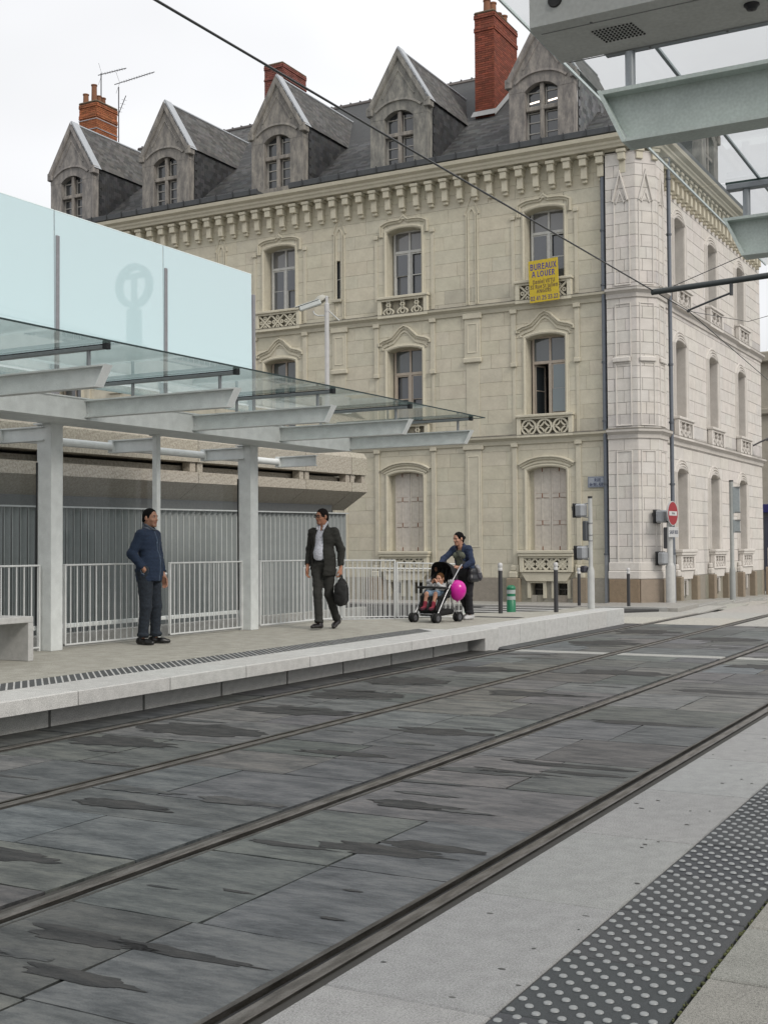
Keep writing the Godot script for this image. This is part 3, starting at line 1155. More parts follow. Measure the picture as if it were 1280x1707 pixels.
func window_bay(b: Node, xf: Transform3D, u: float, floor: int, c: Color, o: Dictionary):
	# one window with its stone surround; every part keeps to its own place in the wall
	var hw: float = o.get("hw", 0.55)
	var v0: float = [1.49, 5.14, 8.80][floor]
	var v1: float = [3.74, 7.34, 10.80][floor]
	var w := node("window", b)
	recess(w, xf, u - hw, u + hw, v0, v1, 0.40, shade(c, 0.97), 0.10)
	if floor == 0 and o.get("shut", false):
		shutters(w, xf, u - hw + 0.1, u + hw - 0.02, v0, v1 - 0.02, 0.20)
		var jb := MB.new(shade(c, 0.9), xf)
		jb.box(u - hw, u - hw + 0.10, v0, v1, -0.4, -0.22)
		put("jamb", jb, "stone", w)
	else:
		casement(w, xf, u - hw + 0.04, u + hw - 0.02, v0, v1, 0.36, Color(0.72, 0.72, 0.69) if floor == 2 else Color(0.62, 0.54, 0.45), v1 - (0.62 if floor == 2 else 0.72), 1, o.get("opened", false))
	# surround: roll moulding round the jambs and the head
	var p := PackedVector2Array([Vector2(u - hw - 0.06, v0), Vector2(u - hw - 0.06, v1 - 0.16)])
	p.append_array(arch(u - hw - 0.05, u + hw + 0.05, v1 - 0.05, 0.10))
	p.append(Vector2(u + hw + 0.06, v1 - 0.16))
	p.append(Vector2(u + hw + 0.06, v0))
	var mb := MB.new(shade(c, 1.02), xf)
	mb.moulding(p, [Vector2(-0.05, 0.0), Vector2(-0.04, 0.03), Vector2(0.0, 0.045), Vector2(0.02, 0.02), Vector2(0.05, 0.02), Vector2(0.06, 0.0)])
	put("surround", mb, "stone", w)
	mb = MB.new(shade(c, 1.0), xf)
	if o.get("plain", false):
		for q in [[0.26, 0.24, 0.03], [0.17, 0.16, 0.045], [0.09, 0.08, 0.05]]:
			var path := PackedVector2Array([Vector2(u + hw + q[0], v0), Vector2(u + hw + q[0], v1 - 0.12)])
			var ac := arch(u - hw - q[0], u + hw + q[0], v1 - 0.14, 0.16 + q[1], 13)
			for i in range(11, 0, -1):
				path.append(ac[i])
			path.append(Vector2(u - hw - q[0], v1 - 0.12))
			path.append(Vector2(u - hw - q[0], v0))
			mb.moulding(path, [Vector2(-0.028, 0.0), Vector2(-0.018, q[2]), Vector2(0.018, q[2]), Vector2(0.028, 0.0)])
	elif floor == 2:
		mb.moulding(hood_path(u, v1 + 0.20, hw + 0.17, 0), ROLL)
		mb.prism(PackedVector2Array([Vector2(u - 0.09, v1 + 0.24), Vector2(u + 0.09, v1 + 0.24), Vector2(u + 0.02, v1 + 0.33), Vector2(u, v1 + 0.44), Vector2(u - 0.02, v1 + 0.33)]), 0.0, 0.06)
	elif floor == 1:
		mb.moulding(hood_path(u, v1 + 0.24, hw + 0.23, 1), ROLL)
		mb.moulding(hood_path(u, v1 + 0.12, hw + 0.15, 2 if o.get("plain", false) else 1), [Vector2(-0.03, 0.0), Vector2(-0.02, 0.03), Vector2(0.02, 0.035), Vector2(0.03, 0.0)])
	else:
		mb.moulding(hood_path(u, v1 + 0.22, hw + 0.21, 1).slice(1, 14) if false else arch(u - hw - 0.22, u + hw + 0.22, v1 + 0.04, 0.20, 13), ROLL)
		mb.moulding(arch(u - hw - 0.14, u + hw + 0.14, v1 - 0.02, 0.15, 13), [Vector2(-0.03, 0.0), Vector2(-0.02, 0.045), Vector2(0.02, 0.05), Vector2(0.03, 0.0)])
	put("hood_moulding", mb, "stone", w)
	# sill with carved panel or balustrade
	if floor == 0:
		mb = MB.new(c, xf)
		mb.box(u - hw - 0.26, u + hw + 0.26, 1.40, 1.485, 0.0, 0.22, 0.015)
		put("sill", mb, "stone", w)
		balustrade(w, xf * Transform3D(Basis(), V(0, 0, 0.0)), u - hw - 0.2, u + hw + 0.2, 0.90, 1.40, 1 if hw > 0.5 else 2, c)
		mb = MB.new(shade(c, 0.98), xf)
		mb.prism(PackedVector2Array([Vector2(u - hw - 0.17, 0.89), Vector2(u + hw + 0.17, 0.89), Vector2(u + hw + 0.02, 0.66), Vector2(u - hw - 0.02, 0.66)]), 0.0, 0.12)
		put("apron", mb, "stone", w)
	else:
		balustrade(w, xf, u - hw - 0.25, u + hw + 0.25, v0 - 0.60, v0 + 0.02, o.get("style", 0), c)
	# slender shafts at both sides
	for s in ([] if o.get("plain", false) else [-1.0, 1.0]):
		mb = MB.new(shade(c, 0.99), xf)
		var x: float = u + s * (hw + 0.36)
		if floor == 0:
			mb.box(x - 0.07, x + 0.07, 1.1, 4.30, 0.0, 0.045, 0.01)
			mb.box(x - 0.10, x + 0.10, 4.30, 4.42, 0.0, 0.09, 0.015)
			mb.box(x - 0.11, x + 0.11, 0.80, 1.1, 0.0, 0.08, 0.015)
		elif floor == 1:
			mb.box(x - 0.07, x + 0.07, 6.62, 7.96, 0.0, 0.045, 0.01)
			mb.box(x - 0.10, x + 0.10, 7.96, 8.08, 0.0, 0.09, 0.015)
			mb.box(x - 0.09, x + 0.09, 6.50, 6.62, 0.0, 0.08, 0.015)
			mb.box(x - 0.045, x + 0.045, 4.62, 6.50, 0.0, 0.018, 0.006)
		else:
			mb.box(x - 0.05, x + 0.05, 8.35, 10.55, 0.0, 0.022, 0.006)
			mb.box(x - 0.07, x + 0.07, 10.55, 10.66, 0.0, 0.06, 0.012)
		put("side_shaft", mb, "stone", w)


func build_wall(b: Node3D, xf: Transform3D, L: float, bays: Array, c: Color, front: bool, budget: int, ch: float, bl: float, from_u := 0.0):
	var holes := []
	var hw := 0.55 if front else 0.50
	for u in bays:
		for f in 3:
			holes.append([u - hw, u + hw, [1.49, 5.14, 8.80][f], [3.74, 7.34, 10.80][f]])
		if front:
			holes.append([u - 0.47, u - 0.12, 0.28, 0.60])
			holes.append([u + 0.22, u + 0.57, 0.28, 0.60])
		else:
			holes.append([u - 0.14, u + 0.14, 0.12, 0.55])
	if front:
		holes.append([12.59, 12.79, 8.95, 10.10])
	var wall := node("front_wall" if front else "side_wall", b)
	var nu := 19.0 if front else 2.0
	ashlar(wall, xf, L, 0.74, 11.95, ch, bl, holes, c, func(p): return absf(p[0] - nu) + 0.25 * absf(p[2] - 4.0), budget, 0.0025 if front else 0.0045, from_u)
	# plinth: brown granite blocks below the pale stone
	var u := from_u
	var k := 0
	while u < L - 0.05:
		var e := minf(u + 1.05, L)
		for p in pieces(u, e, -0.5, 0.74, holes):
			var mb := MB.new(vary(Color(0.36, 0.33, 0.27) if front else Color(0.38, 0.35, 0.29), 0.08, 0.05), xf)
			if front and rng.randf() < 0.4:
				mb.col = vary(Color(0.46, 0.43, 0.36), 0.06)
			mb.stone(p[0] + 0.003, p[1] - 0.003, p[2], p[3] - 0.003, -0.05, 0.03, 0.006)
			put("plinth_block", mb, "granite", wall)
		u = e
		k += 1
	for i in bays.size():
		var ub: float = bays[i]
		var lone: bool = front and i == bays.size() - 1
		for f in 3:
			var st: int = [0, 0, 1][f] if lone else ([0, 2, 2][f] if front and i == bays.size() - 2 else ([0, 0, 1][f] if front else [0, 2, 2][f]))
			window_bay(b, xf, ub, f, c, {"hw": hw, "shut": front, "opened": lone and f == 1, "style": st, "plain": not front})
		# basement openings with granite piers
		var pr := node("basement_window", b)
		for q in ([[-0.47, -0.12], [0.22, 0.57]] if front else [[-0.14, 0.14]]):
			recess(pr, xf, ub + q[0], ub + q[1], 0.12 if not front else 0.28, 0.55 if not front else 0.60, 0.30, shade(c, 0.8))
			var mb := MB.new(Color(0.03, 0.03, 0.03), xf)
			mb.quad(V(ub + q[0], 0.1, -0.29), V(ub + q[1], 0.1, -0.29), V(ub + q[1], 0.62, -0.29), V(ub + q[0], 0.62, -0.29))
			put("pane", mb, "window_glass", pr)
			mb = MB.new(Color(0.20, 0.19, 0.17), xf)
			mb.box(ub + q[0], ub + q[1], 0.42, 0.445, -0.27, -0.25)
			mb.box(ub + (q[0] + q[1]) / 2 - 0.01, ub + (q[0] + q[1]) / 2 + 0.01, 0.12, 0.6, -0.265, -0.245)
			put("window_bar", mb, "painted", pr)
			mb = MB.new(shade(c, 0.92), xf)
			mb.moulding(rev(PackedVector2Array([Vector2(ub + q[1] + 0.04, 0.2), Vector2(ub + q[1] + 0.04, 0.64), Vector2(ub + q[0] - 0.04, 0.64), Vector2(ub + q[0] - 0.04, 0.2)])), [Vector2(-0.04, 0.03), Vector2(-0.03, 0.07), Vector2(0.05, 0.07), Vector2(0.06, 0.03)])
			put("surround", mb, "stone", pr)
		for s in [-1.0, 1.0]:
			var mb := MB.new(vary(Color(0.35, 0.29, 0.215), 0.06), xf)
			var x: float = ub + s * (hw + (0.40 if front else 0.33))
			mb.box(x - 0.20 if front else x - 0.13, x + 0.20 if front else x + 0.13, -0.5, 0.735, 0.0, 0.16 if front else 0.22, 0.02)
			put("granite_pier", mb, "granite", b)
			mb = MB.new(shade(c, 0.95), xf)
			mb.box(x - 0.13, x + 0.13, 0.735, 0.92, 0.0, 0.15, 0.03)
			mb.box(x - 0.09, x + 0.09, 0.92, 1.08, 0.0, 0.11, 0.03)
			put("pier_cap", mb, "stone", b)
	# flat pilasters between the bays
	if front:
		for i in bays.size() - 1:
			var m: float = (bays[i] + bays[i + 1]) / 2 + (-0.02 if i < bays.size() - 2 else -0.0)
			var pl := MB.new(shade(c, 0.99), xf)
			pl.box(m - 0.24, m + 0.24, 0.74, 4.28, 0.0, 0.035, 0.01)
			pl.box(m - 0.31, m + 0.31, 4.28, 4.42, 0.0, 0.08, 0.02)
			pl.moulding(PackedVector2Array([Vector2(m + 0.16, 1.6), Vector2(m + 0.16, 4.1), Vector2(m - 0.16, 4.1), Vector2(m - 0.16, 1.6)]), [Vector2(-0.02, 0.035), Vector2(0.0, 0.05), Vector2(0.02, 0.035)], true)
			pl.box(m - 0.20, m + 0.20, 4.62, 6.72, 0.0, 0.02, 0.008)
			pl.box(m - 0.24, m + 0.24, 6.86, 7.94, 0.0, 0.045, 0.01)
			pl.box(m - 0.29, m + 0.29, 7.94, 8.10, 0.0, 0.085, 0.02)
			pl.box(m - 0.28, m + 0.28, 6.72, 6.86, 0.0, 0.09, 0.02)
			pl.moulding(PackedVector2Array([Vector2(m + 0.14, 7.0), Vector2(m + 0.14, 7.8), Vector2(m - 0.14, 7.8), Vector2(m - 0.14, 7.0)]), [Vector2(-0.02, 0.045), Vector2(0.0, 0.06), Vector2(0.02, 0.045)], true)
			put("pilaster", pl, "stone", b)
			# pointed blind gable above
			pl = MB.new(c, xf)
			var pf := [Vector2(-0.02, 0.0), Vector2(-0.01, 0.03), Vector2(0.012, 0.03), Vector2(0.02, 0.0)]
			pl.moulding(PackedVector2Array([Vector2(m - 0.17, 8.36), Vector2(m - 0.17, 10.9), Vector2(m - 0.22, 10.9), Vector2(m, 11.45), Vector2(m + 0.22, 10.9), Vector2(m + 0.17, 10.9), Vector2(m + 0.17, 8.36)]), pf)
			pl.moulding(PackedVector2Array([Vector2(m - 0.11, 8.36), Vector2(m - 0.11, 10.85), Vector2(m - 0.06, 10.98), Vector2(m, 11.06), Vector2(m + 0.06, 10.98), Vector2(m + 0.11, 10.85), Vector2(m + 0.11, 8.36)]), pf)
			put("blind_gable", pl, "stone", b)
		# narrow slit window
		var sl := node("slit_window", b)
		recess(sl, xf, 12.59, 12.79, 8.95, 10.10, 0.15, shade(c, 0.95))
		var mb := MB.new(Color(0.05, 0.055, 0.06), xf)
		mb.quad(V(12.59, 8.95, -0.12), V(12.79, 8.95, -0.12), V(12.79, 10.1, -0.12), V(12.59, 10.1, -0.12))
		put("pane", mb, "window_glass", sl)
		mb = MB.new(Color(0.6, 0.6, 0.57), xf)
		mb.box(12.59, 12.62, 8.95, 10.1, -0.12, -0.08)
		mb.box(12.76, 12.79, 8.95, 10.1, -0.12, -0.08)
		mb.box(12.62, 12.76, 9.55, 9.575, -0.12, -0.09)
		put("window_frame", mb, "paint_wood", sl)
		mb = MB.new(shade(c, 0.8), xf)
		mb.box(12.53, 12.85, 8.86, 8.95, 0.0, 0.09, 0.01)
		put("sill", mb, "stone", sl)


const DL := Color(0.255, 0.248, 0.235)


func slates(parent: Node, xf: Transform3D, poly: PackedVector2Array, c: Color, wd := 0.20, ex := 0.135):
	# xf: u along the eaves, v up the slope, w out of the roof
	var one := MB.new(Color(1, 1, 1))
	one.xf = Transform3D(Basis(V(1, 0, 0), 0.035), Vector3.ZERO)
	one.box(-wd / 2 + 0.003, wd / 2 - 0.003, -0.02, ex * 1.25, -0.004, 0.004)
	var lo := Vector2(1e9, 1e9)
	var hi := -lo
	for p in poly:
		lo = Vector2(minf(lo.x, p.x), minf(lo.y, p.y))
		hi = Vector2(maxf(hi.x, p.x), maxf(hi.y, p.y))
	var xs := []
	var cs := []
	var r := 0
	var v := lo.y
	while v < hi.y:
		var u := lo.x + (wd / 2 if r % 2 else 0.0)
		while u < hi.x + wd:
			if Geometry2D.is_point_in_polygon(Vector2(u, v + ex * 0.5), poly):
				var t := Transform3D(Basis(V(0, 0, 1), rng.randf_range(-0.012, 0.012)), V(u, v + rng.randf_range(-0.004, 0.004), 0.010 + rng.randf_range(0, 0.003)))
				xs.append(xf * t)
				cs.append(vary(c, 0.38, 0.05))
			u += wd
		v += ex
		r += 1
	if xs.size():
		many("slates", one.mesh(), "roof_slate", xs, cs, parent)


func plane_xf(o: Vector3, u: Vector3, v: Vector3) -> Transform3D:
	u = u.normalized()
	v = (v - u * v.dot(u)).normalized()
	return Transform3D(Basis(u, v, u.cross(v)), o)


func dormer(b: Node, xf: Transform3D, um: float, lit: bool):
	# local: u along the wall, v up, w out; the front stands on the wall plane
	var t := xf * Transform3D(Basis(), V(um, 0, 0))
	var d := node("dormer", b)
	var c := vary(Color(0.335, 0.325, 0.308), 0.05)
	var mb := MB.new(c, t)
	var hw := 0.94
	var ow := 0.47
	var a := arch(-ow, ow, 14.05, 0.20)
	mb.box(-hw, -ow, 12.30, 14.05, -0.28, 0.02, 0.012)
	mb.box(ow, hw, 12.30, 14.05, -0.28, 0.02, 0.012)
	mb.box(-ow, ow, 12.30, 12.62, -0.28, 0.02)
	var top := PackedVector2Array([Vector2(hw, 14.05), Vector2(hw, 14.48), Vector2(0, 16.02), Vector2(-hw, 14.48), Vector2(-hw, 14.05)])
	for q in a:
		top.append(q)
	mb.prism(top, -0.28, 0.02)
	put("dormer_front", mb, "stone_dark", d)
	mb = MB.new(shade(c, 1.05), t)
	mb.moulding(PackedVector2Array([Vector2(hw + 0.06, 14.40), Vector2(0, 16.06), Vector2(-hw - 0.06, 14.40)]), [Vector2(-0.0, 0.10), Vector2(0.12, 0.10), Vector2(0.15, 0.06), Vector2(0.15, 0.02)])
	mb.moulding(PackedVector2Array([Vector2(ow + 0.05, 14.66), Vector2(0, 15.45), Vector2(-ow - 0.05, 14.66)]), [Vector2(-0.025, 0.02), Vector2(-0.01, 0.045), Vector2(0.02, 0.045), Vector2(0.03, 0.02)])
	mb.moulding(rev(arch(-ow - 0.28, ow + 0.28, 14.30, 0.26, 11)), [Vector2(-0.04, 0.02), Vector2(-0.03, 0.06), Vector2(0.03, 0.07), Vector2(0.05, 0.02)])
	for s in [-1.0, 1.0]:
		mb.box(s * hw - 0.10, s * hw + 0.10, 14.20, 14.46, -0.2, 0.09, 0.02)
	put("gable_moulding", mb, "stone_dark", d)
	mb = MB.new(Color(0.36, 0.34, 0.31), t)
	mb.box(-0.06, 0.06, 12.62, 14.24, -0.16, -0.04, 0.015)
	mb.box(-ow, ow, 13.50, 13.62, -0.165, -0.035, 0.015)
	put("stone_cross", mb, "stone_dark", d)
	mb = MB.new(Color(0.52, 0.50, 0.46), t)
	for s in [[-ow, -0.06], [0.06, ow]]:
		mb.box(s[0], s[0] + 0.04, 12.62, 14.15, -0.22, -0.17)
		mb.box(s[1] - 0.04, s[1], 12.62, 14.15, -0.22, -0.17)
		for y in [12.62, 12.90, 13.20, 13.46, 13.62, 14.03]:
			mb.box(s[0] + 0.04, s[1] - 0.04, y, y + 0.03, -0.215, -0.175)
	put("window_frame", mb, "paint_wood", d)
	for s in [[-ow, -0.06], [0.06, ow]]:
		for y in [[12.62, 13.50], [13.62, 14.24]]:
			mb = MB.new(Color(0.05, 0.052, 0.055), t)
			mb.quad(V(s[0], y[0], -0.20), V(s[1], y[0], -0.20), V(s[1], y[1], -0.20), V(s[0], y[1], -0.20))
			put("pane", mb, "window_glass", d)
		if lit:
			mb = MB.new(Color(1, 1, 1), t * Transform3D(Basis(V(0, 0, 1), 0.10), V((s[0] + s[1]) / 2, 13.78, -0.195)))
			mb.box(-0.14, 0.14, -0.022, 0.022, 0, 0.006)
			put("strip_light", mb, "tube_light", d)
	# cheeks and roof: the roof runs back until it meets the main slope
	var back := -2.84
	var ridge := -4.75
	for s in [-1.0, 1.0]:
		mb = MB.new(Color(0.07, 0.072, 0.078), t)
		var p := [V(s * hw, 12.50, -0.28), V(s * hw, 12.50, -0.45), V(s * hw, 14.45, back), V(s * hw, 14.45, -0.28)]
		if s > 0:
			mb.quad(p[0], p[1], p[2], p[3])
		else:
			mb.quad(p[3], p[2], p[1], p[0])
		put("cheek", mb, "roof_slate", d)
		var cx := plane_xf(t * V(s * (hw + 0.002), 12.5, -0.40), t.basis * V(0, 0, -s), t.basis * V(0, 1, 0))
		var cp := PackedVector2Array([Vector2(0, 0), Vector2(0.05 * s, 0), Vector2(-(back + 0.40) * s, 1.93), Vector2(0, 1.93)])
		if s > 0:
			slates(d, cx, cp, Color(0.075, 0.078, 0.084) if not lit else Color(0.17, 0.18, 0.19), 0.2, 0.13)
		var e := V(s * (hw + 0.06), 14.42, 0.0)
		mb = MB.new(Color(0.12, 0.12, 0.12), t)
		var q := [V(e.x, e.y, -0.02), V(e.x, e.y, back), V(0, 16.02, ridge), V(0, 16.02, -0.02)]
		if s > 0:
			mb.quad(q[0], q[1], q[2], q[3])
		else:
			mb.quad(q[3], q[2], q[1], q[0])
		put("dormer_roof", mb, "roof_slate", d)
		if s > 0:
			var rx := plane_xf(t * q[0], t.basis * V(0, 0, -1), t.basis * (V(0, 16.02, 0) - V(e.x, e.y, 0)))
			var len2 := (Vector2(0, 16.02) - Vector2(e.x, e.y)).length()
			slates(d, rx, PackedVector2Array([Vector2(0, 0), Vector2(-back, 0), Vector2(-ridge, len2), Vector2(0, len2)]), Color(0.125, 0.124, 0.122), 0.2, 0.12)
	mb = MB.new(Color(0.58, 0.61, 0.64), t)
	mb.moulding(PackedVector2Array([Vector2(hw + 0.10, 14.36), Vector2(0.0, 16.10)]), [Vector2(-0.0, -0.30), Vector2(-0.035, -0.28), Vector2(-0.035, 0.06), Vector2(0.03, 0.06)])
	mb.tube([V(0.0, 16.06, 0.0), V(0.0, 16.06, ridge)], 0.04, 6)
	put("zinc_edge", mb, "zinc", d)
	mb = MB.new(Color(0.6, 0.61, 0.61), t)
	mb.quad(V(hw + 0.02, 14.42, back + 0.05), V(hw + 0.24, 14.44, back + 0.03), V(hw - 0.10, 15.02, back - 0.66), V(hw - 0.30, 15.02, back - 0.64))
	put("zinc_flashing", mb, "zinc", d)


func chimney(b: Node, x0: float, x1: float, z0: float, z1: float, y0: float, y1: float, c: Color, pots: Array, straps: Array):
	var ch := node("chimney", b)
	var mb := MB.new(shade(c, 0.5))
	mb.box(x0 + 0.006, x1 - 0.006, y0, y1, z0 + 0.006, z1 - 0.006)
	put("brick_core", mb, "brick", ch)
	var one := MB.new(Color(1, 1, 1))
	one.box(-0.108, 0.108, -0.029, 0.029, -0.03, 0.005, 0.003)
	var xs := []
	var cs := []
	var y := y0 + 0.03
	var r := 0
	while y < y1:
		var proud := 0.03 if (y > y1 - 0.14 or (y > y1 - 0.55 and y < y1 - 0.42)) else 0.0
		for f in 4:
			var l := (x1 - x0) if f % 2 == 0 else (z1 - z0)
			var u := 0.0
			var half: bool = r % 2 == 1
			while u < l - 0.02:
				var w := minf(0.1125 if half else 0.225, l - u)
				half = false
				var mu := u + w / 2
				var at: Vector3
				if f == 0:
					at = V(x0 + mu, y, z1 + proud)
				elif f == 1:
					at = V(x1 + proud, y, z1 - mu)
				elif f == 2:
					at = V(x1 - mu, y, z0 - proud)
				else:
					at = V(x0 - proud, y, z0 + mu)
				xs.append(Transform3D(Basis(V(0, 1, 0), f * PI / 2) * Basis().scaled(V(w / 0.225, 1, 1)), at))
				cs.append(vary(c, 0.28, 0.08))
				u += w
		y += 0.068
		r += 1
	many("bricks", one.mesh(), "brick", xs, cs, ch)
	mb = MB.new(Color(0.20, 0.15, 0.10))
	mb.box(x0 - 0.03, x1 + 0.03, y1, y1 + 0.10, z0 - 0.03, z1 + 0.03, 0.04)
	put("chimney_cap", mb, "stone_dark", ch)
	for q in pots:
		mb = MB.new(vary(Color(0.30, 0.14, 0.08), 0.15))
		var h: float = q[1]
		mb.lathe([Vector2(0.11, 0), Vector2(0.10, h - 0.04), Vector2(0.12, h - 0.04), Vector2(0.12, h), Vector2(0.09, h), Vector2(0.085, h - 0.2)], 12)
		put("chimney_pot", mb, "brick", ch, V((x0 + x1) / 2 + q[2], y1 + 0.08, lerpf(z1, z0, q[0])))
	for s in straps:
		mb = MB.new(Color(0.5, 0.48, 0.5))
		mb.sweep(PackedVector2Array([Vector2(x0, z1), Vector2(x1, z1), Vector2(x1, z0), Vector2(x0, z0)]), [Vector2(0.012, s), Vector2(0.022, s), Vector2(0.022, s + 0.03), Vector2(0.012, s + 0.03)], true)
		put("metal_strap", mb, "zinc", ch)


func build_stone_building():
	rng.seed = 21
	var b := thing("stone_building", "three storey cream stone building with slate roof, pointed dormers and brick chimneys", "building")
	var bays1 := [2.15, 6.35, 10.65, 14.92, 19.2]
	build_wall(b, F1, 20.98, bays1, WARM, true, 190, 0.385, 1.02, 0.0)
	build_wall(b, F2, 12.0, [2.0, 5.5, 9.06], PALE, false, 40, 0.36, 0.95, 0.0)
	# corner pier: three pale faces, chamfered
	var cp := node("corner_pier", b)
	var pts := [Vector2(-10.02, -30.72), Vector2(-9.22, -30.72), Vector2(-8.80, -31.16), Vector2(-8.79, -31.95)]
	for i in 3:
		var p: Vector2 = pts[i]
		var q: Vector2 = pts[i + 1]
		var u := V(q.x - p.x, 0, q.y - p.y)
		var xf := plane_xf(V(p.x, 0, p.y), u, V(0, 1, 0))
		ashlar(cp, xf, u.length(), 0.95, 11.9, 0.312, 0.42, [], PALE, func(r): return r[2], [46, 46, 12][i], 0.005)
		for k in 2 if i == 0 else 1:
			var w := u.length()
			var mb := MB.new(vary(Color(0.34, 0.25, 0.17) if i == 0 else Color(0.40, 0.33, 0.25), 0.05), xf)
			mb.stone(0.01 if i == 0 else -0.02, w + 0.02, -0.4, 0.72, -0.2, 0.09, 0.012)
			put("granite_block", mb, "granite", cp)
			break
		var mb := MB.new(PALE, xf)
		var w := u.length()
		mb.box(-0.02, w + 0.03, 0.725, 0.94, -0.02, 0.065, 0.02)
		mb.box(-0.01, w + 0.015, 0.94, 1.16, -0.02, 0.035, 0.015)
		# raised pilaster strips and their bases
		for lv in [[1.16, 4.05], [4.72, 6.35], [6.5, 7.9], [8.4, 10.6]]:
			var m := w / 2 + (0.04 if i == 0 else 0.0)
			var hw := minf(0.2, w * 0.36)
			mb.moulding(PackedVector2Array([Vector2(m + hw, lv[0]), Vector2(m + hw, lv[1]), Vector2(m - hw, lv[1]), Vector2(m - hw, lv[0])]), [Vector2(-0.018, 0.0), Vector2(-0.012, 0.022), Vector2(0.012, 0.022), Vector2(0.02, 0.0)], true)
		if w > 0.5:
			var m := w / 2
			mb.box(m - 0.24, m + 0.24, 6.37, 6.50, 0.0, 0.07, 0.02)
			mb.moulding(PackedVector2Array([Vector2(m + 0.2, 10.6), Vector2(m, 11.35), Vector2(m - 0.2, 10.6)]), [Vector2(-0.03, 0.0), Vector2(-0.02, 0.05), Vector2(0.02, 0.05), Vector2(0.03, 0.0)])
			mb.moulding(PackedVector2Array([Vector2(m + 0.12, 10.55), Vector2(m, 10.85), Vector2(m - 0.12, 10.55)]), [Vector2(-0.02, 0.0), Vector2(-0.01, 0.03), Vector2(0.02, 0.03), Vector2(0.03, 0.0)])
		put("pier_moulding", mb, "stone", cp)
	# string courses, cornice, gutter follow the plan of the walls
	var e2 := F2 * V(12.0, 0, 0)
	var plan := PackedVector2Array([Vector2(-31.0, -30.9), Vector2(-10.02, -30.9), Vector2(-10.02, -30.72), Vector2(-9.22, -30.72), Vector2(-8.80, -31.16), Vector2(-8.79, -31.95), Vector2(-9.0, -31.97), Vector2(e2.x, e2.z)])
	var strp := [[Vector2(0.0, -0.20), Vector2(0.04, -0.18), Vector2(0.05, -0.08), Vector2(0.11, -0.03), Vector2(0.15, -0.01), Vector2(0.16, 0.05), Vector2(0.02, 0.09), Vector2(0.0, 0.09)]]
	for y in [4.56, 8.24]:
		var tops := MB.new(Color(0.26, 0.245, 0.21))
		for part in [plan.slice(0, 2), plan.slice(2, 6), plan.slice(6, 8)]:
			tops.sweep(part, [Vector2(0.162, y + 0.048), Vector2(0.166, y + 0.062), Vector2(0.02, y + 0.098), Vector2(-0.02, y + 0.098)])
		put("weathered_ledge", tops, "stone_dark", b)
		var pr := []
		for q in strp[0]:
			pr.append(Vector2(q.x, q.y + y))
		var mb := MB.new(shade(WARM, 0.93))
		mb.sweep(plan.slice(0, 2), pr)
		put("string_course", mb, "stone_dark" if false else "stone", b)
		mb = MB.new(shade(PALE, 0.9))
		mb.sweep(plan.slice(2, 6), pr)
		mb.sweep(plan.slice(6, 8), pr)
		put("string_course", mb, "stone", b)
	var plan2 := PackedVector2Array([Vector2(-31.0, -30.9), Vector2(-9.45, -30.9), Vector2(-9.0, -31.4), Vector2(e2.x, e2.z)])
	var mb := MB.new(shade(WARM, 1.0))
	mb.sweep(plan2, [Vector2(0.0, 11.95), Vector2(0.16, 11.95), Vector2(0.18, 11.99), Vector2(0.34, 12.0), Vector2(0.36, 12.06), Vector2(0.40, 12.10), Vector2(0.40, 12.16), Vector2(0.50, 12.22), Vector2(0.52, 12.32), Vector2(0.40, 12.36), Vector2(-0.4, 12.40)])
	put("cornice", mb, "stone", b)
	mb = MB.new(Color(0.105, 0.11, 0.12))
	mb.sweep(PackedVector2Array([Vector2(-31.0, -30.9), Vector2(-20.9, -30.9)]), [Vector2(0.30, 12.35), Vector2(0.42, 12.40), Vector2(0.44, 12.54), Vector2(0.40, 12.56), Vector2(0.30, 12.50), Vector2(0.0, 12.50)])
	mb.sweep(PackedVector2Array([Vector2(-19.75, -30.9), Vector2(-9.45, -30.9), Vector2(-9.0, -31.4), Vector2(e2.x, e2.z)]), [Vector2(0.30, 12.35), Vector2(0.42, 12.40), Vector2(0.44, 12.54), Vector2(0.40, 12.56), Vector2(0.30, 12.50), Vector2(0.0, 12.50)])
	put("gutter", mb, "zinc", b)
	var clip := MB.new(Color(0.06, 0.065, 0.07))
	clip.box(-0.012, 0.012, -0.17, 0.015, -0.02, 0.02)
	var cm := clip.mesh()
	for i in 34:
		var x := -30.6 + i * 0.63
		if x > -20.9 and x < -19.8:
			continue
		put("gutter_bracket", cm, "zinc", b, V(x, 12.56, -30.9 + 0.44))
	# corbels
	var co := MB.new(shade(WARM, 1.04))
	co.box(-0.125, 0.125, 0.36, 0.45, -0.02, 0.31, 0.012)
	co.box(-0.095, 0.095, 0.17, 0.36, -0.02, 0.28, 0.012)
	co.box(-0.085, 0.085, -0.16, 0.17, -0.02, 0.17, 0.012)
	co.box(-0.07, 0.07, -0.25, -0.16, -0.02, 0.11, 0.012)
	var cmesh := co.mesh()
	for i in 46:
		put("corbel", cmesh, "stone", b, F1 * Transform3D(Basis(), V(0.35 + i * 0.4555, 11.5, 0)))
	for i in 3:
		put("corbel", cmesh, "stone", b, Transform3D(Basis(V(0, 1, 0), [0.0, 0.75, 0.9][i]), V([-9.55, -9.28, -8.98][i], 11.5, [-30.88, -30.98, -31.28][i])))
	for i in 26:
		put("corbel", cmesh, "stone", b, F2 * Transform3D(Basis(), V(0.1 + i * 0.4555, 11.5, 0)))
	# main roof: slopes to the street, to the side and behind
	var roof := node("roof", b)
	var ey := 12.48
	var A := V(-31.0, ey, -31.0)
	var B := V(-9.3, ey, -31.1)
	var C := V(e2.x - 0.1, ey, e2.z)
	var R0 := V(-31.0, 17.3, -37.1)
	var R1 := V(-15.3, 17.3, -37.1)
